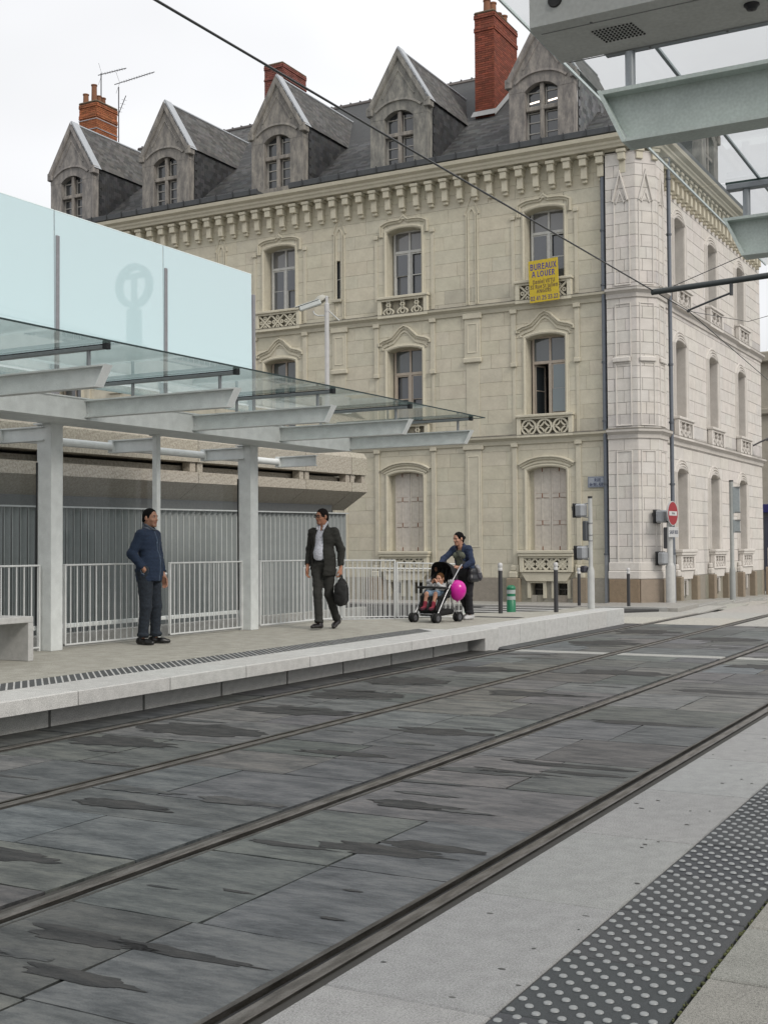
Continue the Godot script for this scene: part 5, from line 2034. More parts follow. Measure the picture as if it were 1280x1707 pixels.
func build_signals():
	# the signal pole at the end of the far platform
	var a := thing("signal_pole", "pale pole with two signal heads facing left at the far platform's end", "traffic signal", V(-8.02, P, -23.4))
	pole(a, 2.24, 0.070, 0.042, 0.82, Color(0.58, 0.59, 0.57))
	var lt := -0.5 * PI - 0.35
	signal_head(a, V(-0.22, 1.97, 0.02), lt)
	signal_head(a, V(-0.20, 1.12, 0.02), lt)
	var mb := MB.new(Color(0.09, 0.095, 0.105), Transform3D(Basis(V(0, 1, 0), -0.25), V(-0.10, 1.56, 0.0)))
	mb.box(-0.055, 0.055, -0.20, 0.20, -0.05, 0.05, 0.02)
	put("control_box", mb, "plastic", a)
	mb = MB.new(Color(0.05, 0.05, 0.06), Transform3D(Basis(V(0, 1, 0), -0.25), V(-0.13, 0.79, 0.0)))
	mb.box(-0.08, 0.06, -0.07, 0.07, -0.07, 0.07, 0.03)
	put("push_button_box", mb, "plastic", a)
	mb = MB.new(Color(0.35, 0.36, 0.36))
	for y in [1.97, 1.12]:
		mb.tube([V(0, y + 0.15, 0), V(-0.16, y + 0.12, 0.02)], 0.014, 6)
		mb.tube([V(0, y - 0.15, 0), V(-0.16, y - 0.12, 0.02)], 0.014, 6)
	for y in [1.35, 1.46, 1.70]:
		mb.lathe([Vector2(0.046, y), Vector2(0.049, y + 0.005), Vector2(0.049, y + 0.02), Vector2(0.046, y + 0.025)], 14)
	put("bracket", mb, "grey_metal", a)
	# the pole with the no entry sign
	var b := thing("signal_pole", "pale pole with signal heads standing in front of the building corner", "traffic signal", V(-8.50, 0.06, -31.0))
	pole(b, 2.15, 0.12, 0.075, 1.05, Color(0.60, 0.60, 0.58))
	signal_head(b, V(-0.26, 2.28, 0.0), -0.5 * PI - 0.3, 1.25)
	signal_head(b, V(-0.20, 1.20, 0.0), -0.5 * PI - 0.6, 1.25)
	mb = MB.new(Color(0.06, 0.06, 0.065))
	mb.box(-0.16, -0.04, 1.45, 2.0, -0.05, 0.05, 0.02)
	put("control_box", mb, "plastic", b)
	var sg := thing("no_entry_sign", "round red no entry sign with white bar before the building corner", "road sign", V(-8.40, 2.41, -30.9), 1.42)
	mb = MB.new(Color(0.55, 0.55, 0.55), Transform3D(Basis(V(1, 0, 0), PI / 2), Vector3.ZERO))
	mb.lathe([Vector2(0.0, -0.02), Vector2(0.315, -0.02), Vector2(0.32, 0.0), Vector2(0.315, 0.016), Vector2(0.0, 0.016)], 36)
	put("sign_plate", mb, "painted", sg)
	mb = MB.new(Color(0.40, 0.012, 0.022), Transform3D(Basis(V(1, 0, 0), PI / 2), V(0, 0, 0.0)))
	mb.lathe([Vector2(0.295, 0.0165), Vector2(0.0, 0.0185)], 36)
	put("red_disc", mb, "painted", sg)
	mb = MB.new(Color(0.75, 0.75, 0.74))
	mb.box(-0.24, 0.24, -0.055, 0.055, 0.0195, 0.0215)
	put("white_bar", mb, "painted", sg)
	text(sg, "bar_lettering", "TRAM", 0.07, Transform3D(Basis(), V(0, 0, 0.0225)), Color(0.15, 0.15, 0.16))
	var sp := thing("sub_plate", "small white plate reading SAUF BUS under the no entry sign", "road sign", V(-8.38, 1.93, -30.9), 1.30)
	mb = MB.new(Color(0.66, 0.67, 0.67))
	mb.box(-0.24, 0.24, -0.13, 0.13, -0.01, 0.01, 0.004)
	put("plate", mb, "painted", sp)
	text(sp, "plate_lettering", "SAUF BUS", 0.13, Transform3D(Basis(), V(0, 0, 0.0115)), Color(0.06, 0.07, 0.10), true, 0.40)
	# the pole with two plates seen from behind
	var d := thing("sign_pole", "slim grey pole with two blank sign plates beside the building's side wall", "sign pole", V(-8.05, -0.02, -36.0))
	pole(d, 3.50, 0.085, 0.06, 0.95, Color(0.42, 0.44, 0.43))
	for q in [[2.55, 3.32], [1.98, 2.36]]:
		mb = MB.new(Color(0.42, 0.47, 0.48), Transform3D(Basis(V(0, 1, 0), 0.25), V(0.14, 0, 0.0)))
		mb.box(-0.10, 0.10, q[0], q[1], -0.02, 0.02, 0.008)
		put("sign_back", mb, "grey_metal", d)
		mb = MB.new(Color(0.3, 0.31, 0.31))
		for y in [q[0] + 0.02, q[1] - 0.02]:
			mb.box(-0.02, 0.26, y - 0.02, y + 0.02, -0.03, 0.03)
		put("clamp", mb, "grey_metal", d)


func build_bollards():
	var o := thing("bollard", "dark bollard with white top on the platform, nearest right of the woman", "bollard", V(-9.02, P, -21.15), 0.0, "dark bollards with white tops")
	var mb := MB.new(Color(0.052, 0.054, 0.058))
	mb.lathe([Vector2(0.042, -0.3), Vector2(0.040, 0.80)], 18)
	put("shaft", mb, "painted", o)
	mb = MB.new(Color(0.72, 0.72, 0.71))
	mb.lathe([Vector2(0.040, 0.80), Vector2(0.043, 0.81), Vector2(0.043, 0.84), Vector2(0.036, 0.85), Vector2(0.036, 0.86), Vector2(0.043, 0.87), Vector2(0.043, 0.92), Vector2(0.030, 0.945), Vector2(0.0, 0.95)], 18)
	put("white_top", mb, "painted", o)
	copy(o, "bollard", "dark bollard with white top before the carved panel of the right shuttered window", V(-8.20, P, -21.9))
	copy(o, "bollard", "dark bollard with white top on the pavement just left of the signal pole", V(-10.25, 0.10, -29.0))
	copy(o, "bollard", "dark bollard with a white top standing alone before the building corner", V(-9.05, 0.10, -29.2))
	var gr := thing("green_bollard", "short green bollard with two white reflective bands, between two dark bollards", "bollard", V(-10.95, 0.02, -26.3), 0.0, "green bollards with white bands")
	mb = MB.new(Color(0.012, 0.16, 0.075))
	mb.lathe([Vector2(0.105, -0.1), Vector2(0.105, 0.30), Vector2(0.098, 0.31), Vector2(0.098, 0.56), Vector2(0.105, 0.57), Vector2(0.105, 0.62), Vector2(0.07, 0.66), Vector2(0.0, 0.67)], 20)
	put("shaft", mb, "plastic", gr)
	mb = MB.new(Color(0.50, 0.56, 0.54))
	mb.lathe([Vector2(0.103, 0.33), Vector2(0.103, 0.41)], 20)
	mb.lathe([Vector2(0.103, 0.47), Vector2(0.103, 0.56)], 20)
	put("reflective_band", mb, "painted", gr)
	copy(gr, "green_bollard", "green bollard half hidden behind the woman and the pink balloon", V(-12.0, 0.02, -26.2))


func build_sign_and_plate():
	var s := thing("letting_board", "yellow board reading BUREAUX A LOUER hung on the top right window balustrade", "sign", V(-11.72, 8.735, -30.62), 0.0)
	s.rotation.z = 0.035
	var mb := MB.new(Color(0.70, 0.52, 0.02))
	mb.box(-0.42, 0.42, -0.57, 0.57, -0.02, 0.0, 0.006)
	put("board", mb, "painted", s)
	var blue := Color(0.055, 0.045, 0.22)
	var ink := Color(0.10, 0.06, 0.035)
	for q in [["BUREAUX", 0.39, 0.235, 0.75, blue, true], ["A LOUER", 0.19, 0.22, 0.66, blue, true], ["Daniel VETU", -0.02, 0.155, 0.62, ink, true], ["32 Rue St Julien", -0.15, 0.155, 0.78, ink, true], ["ANGERS", -0.275, 0.14, 0.42, ink, true], ["02 41 25 33 22", -0.46, 0.17, 0.78, Color(0.07, 0.05, 0.14), true]]:
		text(s, "lettering", q[0], q[2], Transform3D(Basis(), V(0, q[1], 0.0)), q[4], q[5], q[3])
	var p := thing("street_name_plate", "blue grey street plate reading RUE DE BEL AIR beside the downpipe", "street sign", V(-10.40, 3.28, -30.86))
	mb = MB.new(Color(0.40, 0.44, 0.50))
	mb.box(-0.23, 0.23, -0.145, 0.145, -0.01, 0.01, 0.006)
	put("plate", mb, "painted", p)
	mb = MB.new(Color(0.12, 0.14, 0.20))
	mb.moulding(PackedVector2Array([Vector2(0.21, -0.125), Vector2(0.21, 0.125), Vector2(-0.21, 0.125), Vector2(-0.21, -0.125)]), [Vector2(-0.005, 0.0105), Vector2(-0.005, 0.0125), Vector2(0.005, 0.0125), Vector2(0.005, 0.0105)], true)
	put("border", mb, "painted", p)
	text(p, "lettering", "RUE", 0.12, Transform3D(Basis(), V(0.04, 0.05, 0.0125)), Color(0.03, 0.04, 0.09), true, 0.17)
	text(p, "lettering", "de BEL AIR", 0.12, Transform3D(Basis(), V(0.0, -0.065, 0.0125)), Color(0.03, 0.04, 0.09), true, 0.36)


func build_mast():
	var o := thing("camera_mast", "slim white mast with a surveillance camera rising behind the far shelter", "camera mast", V(-14.87, -0.1, -24.6))
	o.scale = Vector3.ONE * 1.175
	var mb := MB.new(Color(0.62, 0.62, 0.62))
	mb.lathe([Vector2(0.055, 0.0), Vector2(0.045, 6.2), Vector2(0.05, 6.2), Vector2(0.05, 6.35), Vector2(0.03, 6.37), Vector2(0.03, 6.50), Vector2(0.0, 6.52)], 16)
	put("mast", mb, "white_metal", o)
	mb = MB.new(Color(0.66, 0.68, 0.67))
	mb.tube([V(-0.02, 6.12, 0.0), V(-0.18, 6.12, 0.06), V(-0.24, 6.16, 0.10), V(-0.25, 6.22, 0.12)], 0.016, 8)
	mb.tube([V(0.03, 6.22, 0.0), V(0.2, 6.02, -0.15)], 0.014, 6)
	put("bracket", mb, "white_metal", o)
	mb = MB.new(Color(0.66, 0.70, 0.69))
	var d := V(-0.80, -0.33, 0.50).normalized()
	mb.xf = plane_xf(V(-0.30, 6.33, 0.14), V(d.x, d.y, d.z), V(0, 1, 0))
	mb.box(-0.22, 0.24, -0.055, 0.05, -0.06, 0.06, 0.02)
	mb.box(-0.20, 0.31, 0.052, 0.064, -0.07, 0.07)
	put("camera_body", mb, "white_metal", o)
	mb = MB.new(Color(0.03, 0.03, 0.035), mb.xf)
	mb.tube([V(0.235, 0, 0), V(0.245, 0, 0)], 0.04, 12)
	put("camera_lens", mb, "plastic", o)
	mb = MB.new(Color(0.50, 0.49, 0.42), Transform3D(Basis(V(0, 0, 1), 0.5) * Basis(V(1, 0, 0), 0.3), V(-0.20, 6.45, -0.10)))
	mb.lathe([Vector2(0.0, 0.12), Vector2(0.10, 0.09), Vector2(0.18, -0.01), Vector2(0.18, -0.03), Vector2(0.15, -0.02), Vector2(0.08, 0.05), Vector2(0.0, 0.07)], 18)
	put("lamp_dish", mb, "painted", o)


func build_wires():
	var o := thing("catenary_arm", "dark tube reaching in from the right to hold the overhead wire", "catenary arm", V(0, 0, 0))
	var mb := MB.new(Color(0.05, 0.056, 0.058))
	mb.tube([V(-5.45, 5.60, -19.0), V(-1.5, 5.74, -19.0), V(0.9, 5.82, -19.0)], 0.048, 12)
	put("arm_tube", mb, "painted", o)
	mb = MB.new(Color(0.06, 0.066, 0.07))
	mb.tube([V(-4.2, 5.64, -19.0), V(-4.2, 5.42, -19.0)], 0.028, 8)
	mb.tube([V(-4.2, 5.46, -19.0), V(-4.55, 5.36, -19.02), V(-4.86, 5.27, -19.05)], 0.017, 8)
	mb.tube([V(-4.86, 5.27, -19.05), V(-4.9, 5.24, -19.05)], 0.024, 8)
	put("registration_arm", mb, "painted", o)
	mb = MB.new(Color(0.055, 0.06, 0.06))
	mb.tube([V(0.9, -0.1, -19.0), V(0.9, 6.3, -19.0)], 0.10, 14)
	put("mast", mb, "painted", o)
	var w := thing("overhead_wire", "long dark overhead wire crossing the facade from upper left to the dark arm", "wire")
	mb = MB.new(Color(0.035, 0.035, 0.035))
	var a := V(-5.42, 5.62, -19.0)
	mb.tube([V(-5.7, 5.50, 6.0), V(-5.66, 5.52, -4.0), V(-5.6, 5.58, -10.3), a], 0.011, 6)
	put("wire", mb, "painted", w)
	var w2 := thing("contact_wire", "thin wire running on from the catenary arm past the side wall of the building", "wire")
	mb = MB.new(Color(0.06, 0.06, 0.06))
	mb.tube([V(-5.42, 5.62, -19.0), V(-4.88, 5.25, -19.05), V(-5.5, 5.25, -30.0), V(-5.8, 5.25, -48.0)], 0.008, 5)
	mb.tube([V(-4.88, 5.25, -19.05), V(-5.0, 5.9, -24.0), V(-3.0, 6.4, -24.5)], 0.006, 5)
	put("wire", mb, "painted", w2)
	var w3 := thing("stay_wire", "thin slanting stay wire above the catenary arm at the right", "wire")
	mb = MB.new(Color(0.06, 0.06, 0.06))
	mb.tube([V(-5.1, 5.66, -19.0), V(-3.9, 6.05, -19.0), V(0.9, 7.6, -19.0)], 0.007, 5)
	put("wire", mb, "painted", w3)
	var t := thing("tram_totem", "tall grey mast with a T in a ring, standing out of view at the right", "sign", V(2.0, 0.0, -27.5))
	mb = MB.new(Color(0.10, 0.13, 0.135))
	mb.lathe([Vector2(0.34, 0.0), Vector2(0.22, 8.55), Vector2(0.0, 8.56)], 18)
	put("mast", mb, "painted", t)
	mb = MB.new(Color(0.10, 0.13, 0.135), Transform3D(Basis(V(0, 1, 0), 0.0), V(0, 9.25, 0)))
	ring(mb, 0, 0, 0.56, -0.08, 0.08, 0.09, 28)
	mb.box(-0.40, 0.40, 0.22, 0.36, -0.06, 0.06)
	mb.box(-0.07, 0.07, -0.5, 0.22, -0.06, 0.06)
	put("ring_emblem", mb, "painted", t)


func antenna(label: String, at: Vector3, h: float, booms: Array):
	var o := thing("tv_antenna", label, "antenna", at, 0.0, "television antennas on the roof")
	var mb := MB.new(Color(0.16, 0.16, 0.17))
	mb.tube([V(0, 0, 0), V(0, h, 0)], 0.022, 8)
	put("mast", mb, "grey_metal", o)
	for b in booms:
		mb = MB.new(Color(0.14, 0.14, 0.15))
		var y: float = b[0]
		var d: Vector3 = b[1]
		mb.tube([V(0, y, 0) - d * 0.12, V(0, y, 0) + d], 0.016, 6)
		var side := d.cross(V(0, 1, 0)).normalized()
		var n: int = b[2]
		for i in n:
			var p := V(0, y, 0) + d * (0.12 + 0.86 * i / n)
			mb.tube([p - side * 0.10, p + side * 0.10], 0.006, 4)
		if b[3]:
			for s in [-1.0, 1.0]:
				mb.tube([V(0, y, 0) + d * 0.03, V(0, y + s * 0.42, 0) - d * 0.02 + side * 0.1], 0.007, 4)
		put("boom", mb, "grey_metal", o)


func build_background():
	antenna("television antenna on a bare mast right of the orange chimney", V(-31.25, 15.5, -36.2), 4.05, [[4.2, V(2.0, -0.05, 0.3), 12, true], [3.0, V(0.7, 0.45, 0.4), 4, false]])
	antenna("television antenna rising from behind the orange chimney pots", V(-31.25, 18.0, -35.2), 1.75, [[1.7, V(1.4, -0.1, 0.2), 9, true]])
	var o := thing("far_building", "beige house with a cornice at the right edge, beyond the side wall", "building")
	var c := Color(0.50, 0.47, 0.40)
	var mb := MB.new(c)
	mb.box(-16.0, 2.0, 3.6, 10.4, -70.0, -60.0)
	put("wall", mb, "stone", o)
	mb = MB.new(shade(c, 0.9))
	mb.box(-16.1, 2.1, 10.4, 10.9, -70.0, -59.6, 0.05)
	mb.box(-16.1, 2.1, 7.9, 8.2, -70.0, -59.8, 0.05)
	put("cornice", mb, "stone", o)
	mb = MB.new(Color(0.20, 0.20, 0.21))
	mb.box(-16.0, 2.0, -0.7, 3.6, -70.0, -60.2)
	put("shopfront", mb, "painted", o)
	for i in 5:
		mb = MB.new(Color(0.04, 0.045, 0.07))
		mb.box(-11.9 + i * 2.6, -9.6 + i * 2.6, 0.4, 3.0, -60.2, -60.1)
		put("shop_window", mb, "window_glass", o)
	mb = MB.new(Color(0.03, 0.03, 0.16))
	mb.box(-16.0, 2.0, 3.2, 3.6, -60.2, -59.9, 0.02)
	put("awning", mb, "painted", o)
	var l := thing("street_lamp", "dark lamp head on a bracket fixed to the end of the side wall", "street lamp", V(-8.75, 5.0, -42.5))
	mb = MB.new(Color(0.14, 0.14, 0.15))
	mb.tube([V(0, 0, 0), V(0.25, 0.12, 0), V(0.45, 0.2, 0)], 0.03, 8)
	put("bracket", mb, "painted", l)
	mb = MB.new(Color(0.16, 0.16, 0.17), Transform3D(Basis(V(0, 0, 1), 0.25), V(0.75, 0.26, 0)))
	mb.box(-0.34, 0.34, -0.05, 0.05, -0.12, 0.12, 0.045)
	put("lamp_head", mb, "painted", l)
	mb = MB.new(Color(0.5, 0.5, 0.48), mb.xf)
	mb.box(-0.25, 0.28, -0.062, -0.051, -0.09, 0.09)
	put("lamp_glass", mb, "plastic", l)
	var st := thing("granite_post", "short stepped stone post at the far end of the side wall", "stone post", V(-8.35, -0.15, -44.2))
	mb = MB.new(Color(0.44, 0.35, 0.26))
	mb.box(-0.32, 0.32, -0.2, 1.0, -0.32, 0.32, 0.02)
	put("pier", mb, "granite", st)
	mb = MB.new(shade(PALE, 0.9))
	mb.box(-0.26, 0.26, 1.0, 1.7, -0.26, 0.26, 0.04)
	mb.box(-0.16, 0.16, 1.7, 1.95, -0.16, 0.16, 0.05)
	put("cap", mb, "stone", st)


# ---------------------------------------------------------------- people: smooth unions of tapered limbs, meshed as surface nets
class Sdf:
	var lo: Vector3
	var s: float
	var nx: int
	var ny: int
	var nz: int
	var f := PackedFloat32Array()

	func _init(a: Vector3, b: Vector3, cell: float):
		lo = a
		s = cell
		nx = int(ceil((b.x - a.x) / cell)) + 1
		ny = int(ceil((b.y - a.y) / cell)) + 1
		nz = int(ceil((b.z - a.z) / cell)) + 1
		f.resize(nx * ny * nz)
		f.fill(1.0)

	func span(a: Vector3, b: Vector3) -> Array:
		var p := ((a - lo) / s).floor()
		var q := ((b - lo) / s).ceil()
		return [clampi(int(p.x), 0, nx - 1), clampi(int(q.x), 0, nx - 1), clampi(int(p.y), 0, ny - 1), clampi(int(q.y), 0, ny - 1), clampi(int(p.z), 0, nz - 1), clampi(int(q.z), 0, nz - 1)]

	func cap(a: Vector3, b: Vector3, ra: float, rb: float, k := 0.02, sub := false):
		var m := maxf(ra, rb) + k + s * 3.0
		var e := span(Vector3(minf(a.x, b.x), minf(a.y, b.y), minf(a.z, b.z)) - Vector3.ONE * m, Vector3(maxf(a.x, b.x), maxf(a.y, b.y), maxf(a.z, b.z)) + Vector3.ONE * m)
		var ab := b - a
		var l2 := maxf(ab.length_squared(), 1e-9)
		var dr := rb - ra
		for z in range(e[4], e[5] + 1):
			for y in range(e[2], e[3] + 1):
				var p := lo + Vector3(e[0], y, z) * s
				var i: int = (z * ny + y) * nx + e[0]
				for x in range(e[0], e[1] + 1):
					var pa := p - a
					var t := clampf(pa.dot(ab) / l2, 0.0, 1.0)
					var d := (pa - ab * t).length() - ra - dr * t
					var o := f[i]
					if sub:
						var h := maxf(k - absf(-d - o), 0.0) / k
						f[i] = maxf(-d, o) + h * h * k * 0.25
					else:
						var h := maxf(k - absf(d - o), 0.0) / k
						f[i] = minf(d, o) - h * h * k * 0.25
					p.x += s
					i += 1

	func ell(c: Vector3, r: Vector3, k := 0.02, sub := false, rot := Basis()):
		var mr := maxf(r.x, maxf(r.y, r.z)) + k + s * 3.0
		var e := span(c - Vector3.ONE * mr, c + Vector3.ONE * mr)
		var inv := rot.transposed()
		for z in range(e[4], e[5] + 1):
			for y in range(e[2], e[3] + 1):
				for x in range(e[0], e[1] + 1):
					var q := inv * (lo + Vector3(x, y, z) * s - c)
					var g0 := (q / r).length()
					var g1 := (q / (r * r)).length()
					var d := g0 * (g0 - 1.0) / maxf(g1, 1e-6)
					if g0 < 1e-4:
						d = -minf(r.x, minf(r.y, r.z))
					var i: int = (z * ny + y) * nx + x
					var o := f[i]
					if sub:
						var h := maxf(k - absf(-d - o), 0.0) / k
						f[i] = maxf(-d, o) + h * h * k * 0.25
					else:
						var h := maxf(k - absf(d - o), 0.0) / k
						f[i] = minf(d, o) - h * h * k * 0.25

	func cut(n: Vector3, c: float):        # keeps n.p < c
		for z in nz:
			for y in ny:
				var p := lo + Vector3(0, y, z) * s
				var i := (z * ny + y) * nx
				var d := n.dot(p) - c
				var st := n.x * s
				for x in nx:
					if d > f[i]:
						f[i] = d
					d += st
					i += 1

	func folds(sd: int, freq: Vector3, amount: float):
		var nz_ := FastNoiseLite.new()
		nz_.seed = sd
		nz_.frequency = 1.0
		nz_.fractal_octaves = 2
		for z in nz:
			for y in ny:
				var i := (z * ny + y) * nx
				for x in nx:
					if absf(f[i]) < 0.03:
						var p := (lo + Vector3(x, y, z) * s) * freq
						f[i] += amount * nz_.get_noise_3d(p.x, p.y, p.z)
					i += 1

	func grad(p: Vector3) -> Vector3:
		var q := (p - lo) / s
		var x := clampi(int(q.x), 1, nx - 3)
		var y := clampi(int(q.y), 1, ny - 3)
		var z := clampi(int(q.z), 1, nz - 3)
		var fx := q.x - x
		var fy := q.y - y
		var fz := q.z - z
		var g := Vector3()
		for k in 8:
			var dx := k & 1
			var dy := (k >> 1) & 1
			var dz := k >> 2
			var w := (fx if dx else 1.0 - fx) * (fy if dy else 1.0 - fy) * (fz if dz else 1.0 - fz)
			var i := ((z + dz) * ny + y + dy) * nx + x + dx
			g += w * Vector3(f[i + 1] - f[i - 1], f[i + nx] - f[i - nx], f[i + nx * ny] - f[i - nx * ny])
		return g.normalized()

	func net(mb, paint: Callable):
		var id := PackedInt32Array()
		id.resize(nx * ny * nz)
		id.fill(-1)
		var P_ := PackedVector3Array()
		var N_ := PackedVector3Array()
		var C_ := PackedColorArray()
		var sl := nx * ny
		var off := [0, 1, nx, nx + 1, sl, sl + 1, sl + nx, sl + nx + 1]
		var ed := [[0, 1], [2, 3], [4, 5], [6, 7], [0, 2], [1, 3], [4, 6], [5, 7], [0, 4], [1, 5], [2, 6], [3, 7]]
		var lim := s * 3.2
		for z in nz - 1:
			for y in ny - 1:
				var i := (z * ny + y) * nx
				for x in nx - 1:
					var f0 := f[i]
					if f0 < lim and f0 > -lim:
						var m := 0
						for k in 8:
							if f[i + off[k]] < 0.0:
								m |= 1 << k
						if m != 0 and m != 255:
							var acc := Vector3()
							var n := 0
							for e in ed:
								var a: float = f[i + off[e[0]]]
								var b: float = f[i + off[e[1]]]
								if (a < 0.0) != (b < 0.0):
									var t := a / (a - b)
									var pa := Vector3(e[0] & 1, (e[0] >> 1) & 1, e[0] >> 2)
									var pb := Vector3(e[1] & 1, (e[1] >> 1) & 1, e[1] >> 2)
									acc += pa.lerp(pb, t)
									n += 1
							var p := lo + (Vector3(x, y, z) + acc / n) * s
							id[i] = P_.size()
							P_.append(p)
							N_.append(grad(p))
							C_.append(paint.call(p))
					i += 1
		var kb: Basis = mb.xf.basis
		var quads := []
		for z in range(1, nz - 1):
			for y in range(1, ny - 1):
				var i := (z * ny + y) * nx + 1
				for x in range(1, nx - 1):
					if id[i] >= 0 or absf(f[i]) < lim:
						var a := f[i] < 0.0
						if a != (f[i + 1] < 0.0):
							emit(mb, [id[i], id[i - nx], id[i - nx - sl], id[i - sl]], not a, P_, N_, C_)
						if a != (f[i + nx] < 0.0):
							emit(mb, [id[i], id[i - sl], id[i - sl - 1], id[i - 1]], not a, P_, N_, C_)
						if a != (f[i + sl] < 0.0):
							emit(mb, [id[i], id[i - 1], id[i - 1 - nx], id[i - nx]], not a, P_, N_, C_)
					i += 1

	func emit(mb, q: Array, flip: bool, P_, N_, C_):
		if q[0] < 0 or q[1] < 0 or q[2] < 0 or q[3] < 0:
			return
		if flip:
			q = [q[0], q[3], q[2], q[1]]
		# q runs counter-clockwise from outside; Godot wants clockwise
		for j in [0, 2, 1, 0, 3, 2]:
			var k: int = q[j]
			mb.v.append(mb.xf * P_[k])
			mb.n.append((mb.xf.basis * N_[k]).normalized())
			mb.c.append(C_[k])


func solid(c: Color) -> Callable:
	return func(_p): return c


func face_paint(skin: Color, brow: Color, stubble: float, head: Transform3D) -> Callable:
	var inv := head.affine_inverse()
	return func(p):
		var q: Vector3 = inv * p
		var c := skin
		if q.z > 0.03:
			var ax := absf(q.x)
			if q.y < -0.035 and q.z > 0.02 and stubble > 0.0:
				c = skin.lerp(brow, stubble)
			if absf(q.y + 0.057) < 0.0075 and ax < 0.025 and q.z > 0.06:
				c = Color(skin.r * 0.72, skin.g * 0.45, skin.b * 0.45)
			if absf(q.y - 0.027) < 0.006 and ax > 0.013 and ax < 0.047:
				c = brow
			if absf(q.y - 0.009) < 0.006 and ax > 0.019 and ax < 0.043:
				c = Color(0.02, 0.015, 0.012) if absf(ax - 0.031) < 0.007 else Color(0.42, 0.38, 0.36)
		return c


func head_shape(mb: MB, H: Transform3D, neck_to: Vector3, skin: Color, brow: Color, stubble: float, cell := 0.0055, sc := 1.0):
	# built in the head's own axes, then turned
	var g := Sdf.new(V(-0.10, -0.22, -0.14), V(0.10, 0.15, 0.15), cell)
	g.ell(V(0, 0.022, -0.012), V(0.074, 0.098, 0.095), 0.02)
	g.ell(V(0, -0.045, 0.022), V(0.057, 0.072, 0.066), 0.03)
	g.cap(V(-0.014, -0.095, 0.066), V(0.014, -0.095, 0.066), 0.020, 0.020, 0.02)
	g.cap(V(-0.034, 0.024, 0.070), V(0.034, 0.024, 0.070), 0.016, 0.016, 0.02)
	for sx in [-1.0, 1.0]:
		g.ell(V(sx * 0.031, 0.006, 0.094), V(0.016, 0.011, 0.016), 0.012, true)
		g.ell(V(sx * 0.031, 0.008, 0.073), V(0.013, 0.012, 0.013), 0.004)
		g.ell(V(sx * 0.040, -0.025, 0.058), V(0.022, 0.018, 0.022), 0.02)
		g.ell(V(sx * 0.077, -0.006, -0.012), V(0.011, 0.032, 0.020), 0.006)
	g.cap(V(0, 0.014, 0.082), V(0, -0.022, 0.100), 0.009, 0.013, 0.012)
	g.cap(V(-0.010, -0.028, 0.090), V(0.010, -0.028, 0.090), 0.009, 0.009, 0.01)
	g.cap(V(-0.018, -0.053, 0.080), V(0.018, -0.053, 0.080), 0.008, 0.008, 0.008)
	g.cap(V(-0.014, -0.064, 0.079), V(0.014, -0.064, 0.079), 0.009, 0.009, 0.008)
	var nk := H.affine_inverse() * neck_to
	g.cap(V(0, -0.05, -0.02), nk.limit_length(0.21), 0.054, 0.060, 0.03)
	var keep := mb.xf
	mb.xf = keep * H
	g.net(mb, face_paint(skin, brow, stubble, Transform3D()))
	mb.xf = keep


func hand_shape(mb: MB, T: Transform3D, side: float, curl: float, skin: Color, cell := 0.0048):
	# own axes: fingers run along -y, the palm faces -x*side ... thumb towards +z
	var g := Sdf.new(V(-0.07, -0.20, -0.07), V(0.07, 0.05, 0.085), cell)
	g.cap(V(0, 0.04, 0.0), V(0, -0.005, 0.0), 0.027, 0.026, 0.01)
	for i in 4:
		var z := 0.030 - i * 0.020
		g.cap(V(0, -0.005, z * 0.55), V(0, -0.082, z), 0.017, 0.014, 0.012)
		var p := V(0, -0.085, z)
		var L: float = [0.040, 0.044, 0.041, 0.032][i]
		var an := curl * 0.45
		for k in 3:
			var d := V(-side * sin(an), -cos(an), 0)
			var q: Vector3 = p + d * L * [1.0, 0.68, 0.55][k]
			g.cap(p, q, 0.0092 - 0.0008 * k, 0.0088 - 0.001 * k, 0.004)
			p = q
			an += curl * 0.9
	var tp := V(-side * 0.006, -0.022, 0.026)
	var t1 := tp + V(-side * 0.012, -0.032, 0.022)
	var t2 := t1 + V(-side * 0.012 * (0.5 + curl), -0.030, 0.004 - 0.012 * curl)
	g.cap(tp, t1, 0.014, 0.0105, 0.008)
	g.cap(t1, t2, 0.0105, 0.0085, 0.004)
	var keep := mb.xf
	mb.xf = keep * T
	g.net(mb, solid(skin))
	mb.xf = keep


func aim(from: Vector3, dir: Vector3, thumb: Vector3) -> Transform3D:     # a hand frame: -y along dir, +z towards the thumb
	var y := -dir.normalized()
	var z := (thumb - y * thumb.dot(y)).normalized()
	return Transform3D(Basis(y.cross(z), y, z), from)


func hair_cap(parent: Node, H: Transform3D, c: Color, cut_y: float, front: float, extra: Callable):
	var g := Sdf.new(V(-0.11, -0.20, -0.20), V(0.11, 0.16, 0.13), 0.006)
	g.ell(V(0, 0.028, -0.016), V(0.079, 0.099, 0.100), 0.02)
	g.ell(V(0, -0.03, -0.055), V(0.070, 0.07, 0.058), 0.02)
	g.ell(V(0, -0.040, 0.098 - front), V(0.092, 0.128, 0.088), 0.012, true)
	g.ell(V(0, -0.052, 0.02), V(0.12, 0.045, 0.032), 0.012, true)
	extra.call(g)
	g.cut(V(0, -1, 0.25), -cut_y)
	g.folds(5, V(40, 12, 30), 0.004)
	var mb := MB.new(c, H)
	g.net(mb, solid(c))
	put("hair", mb, "hair", parent)


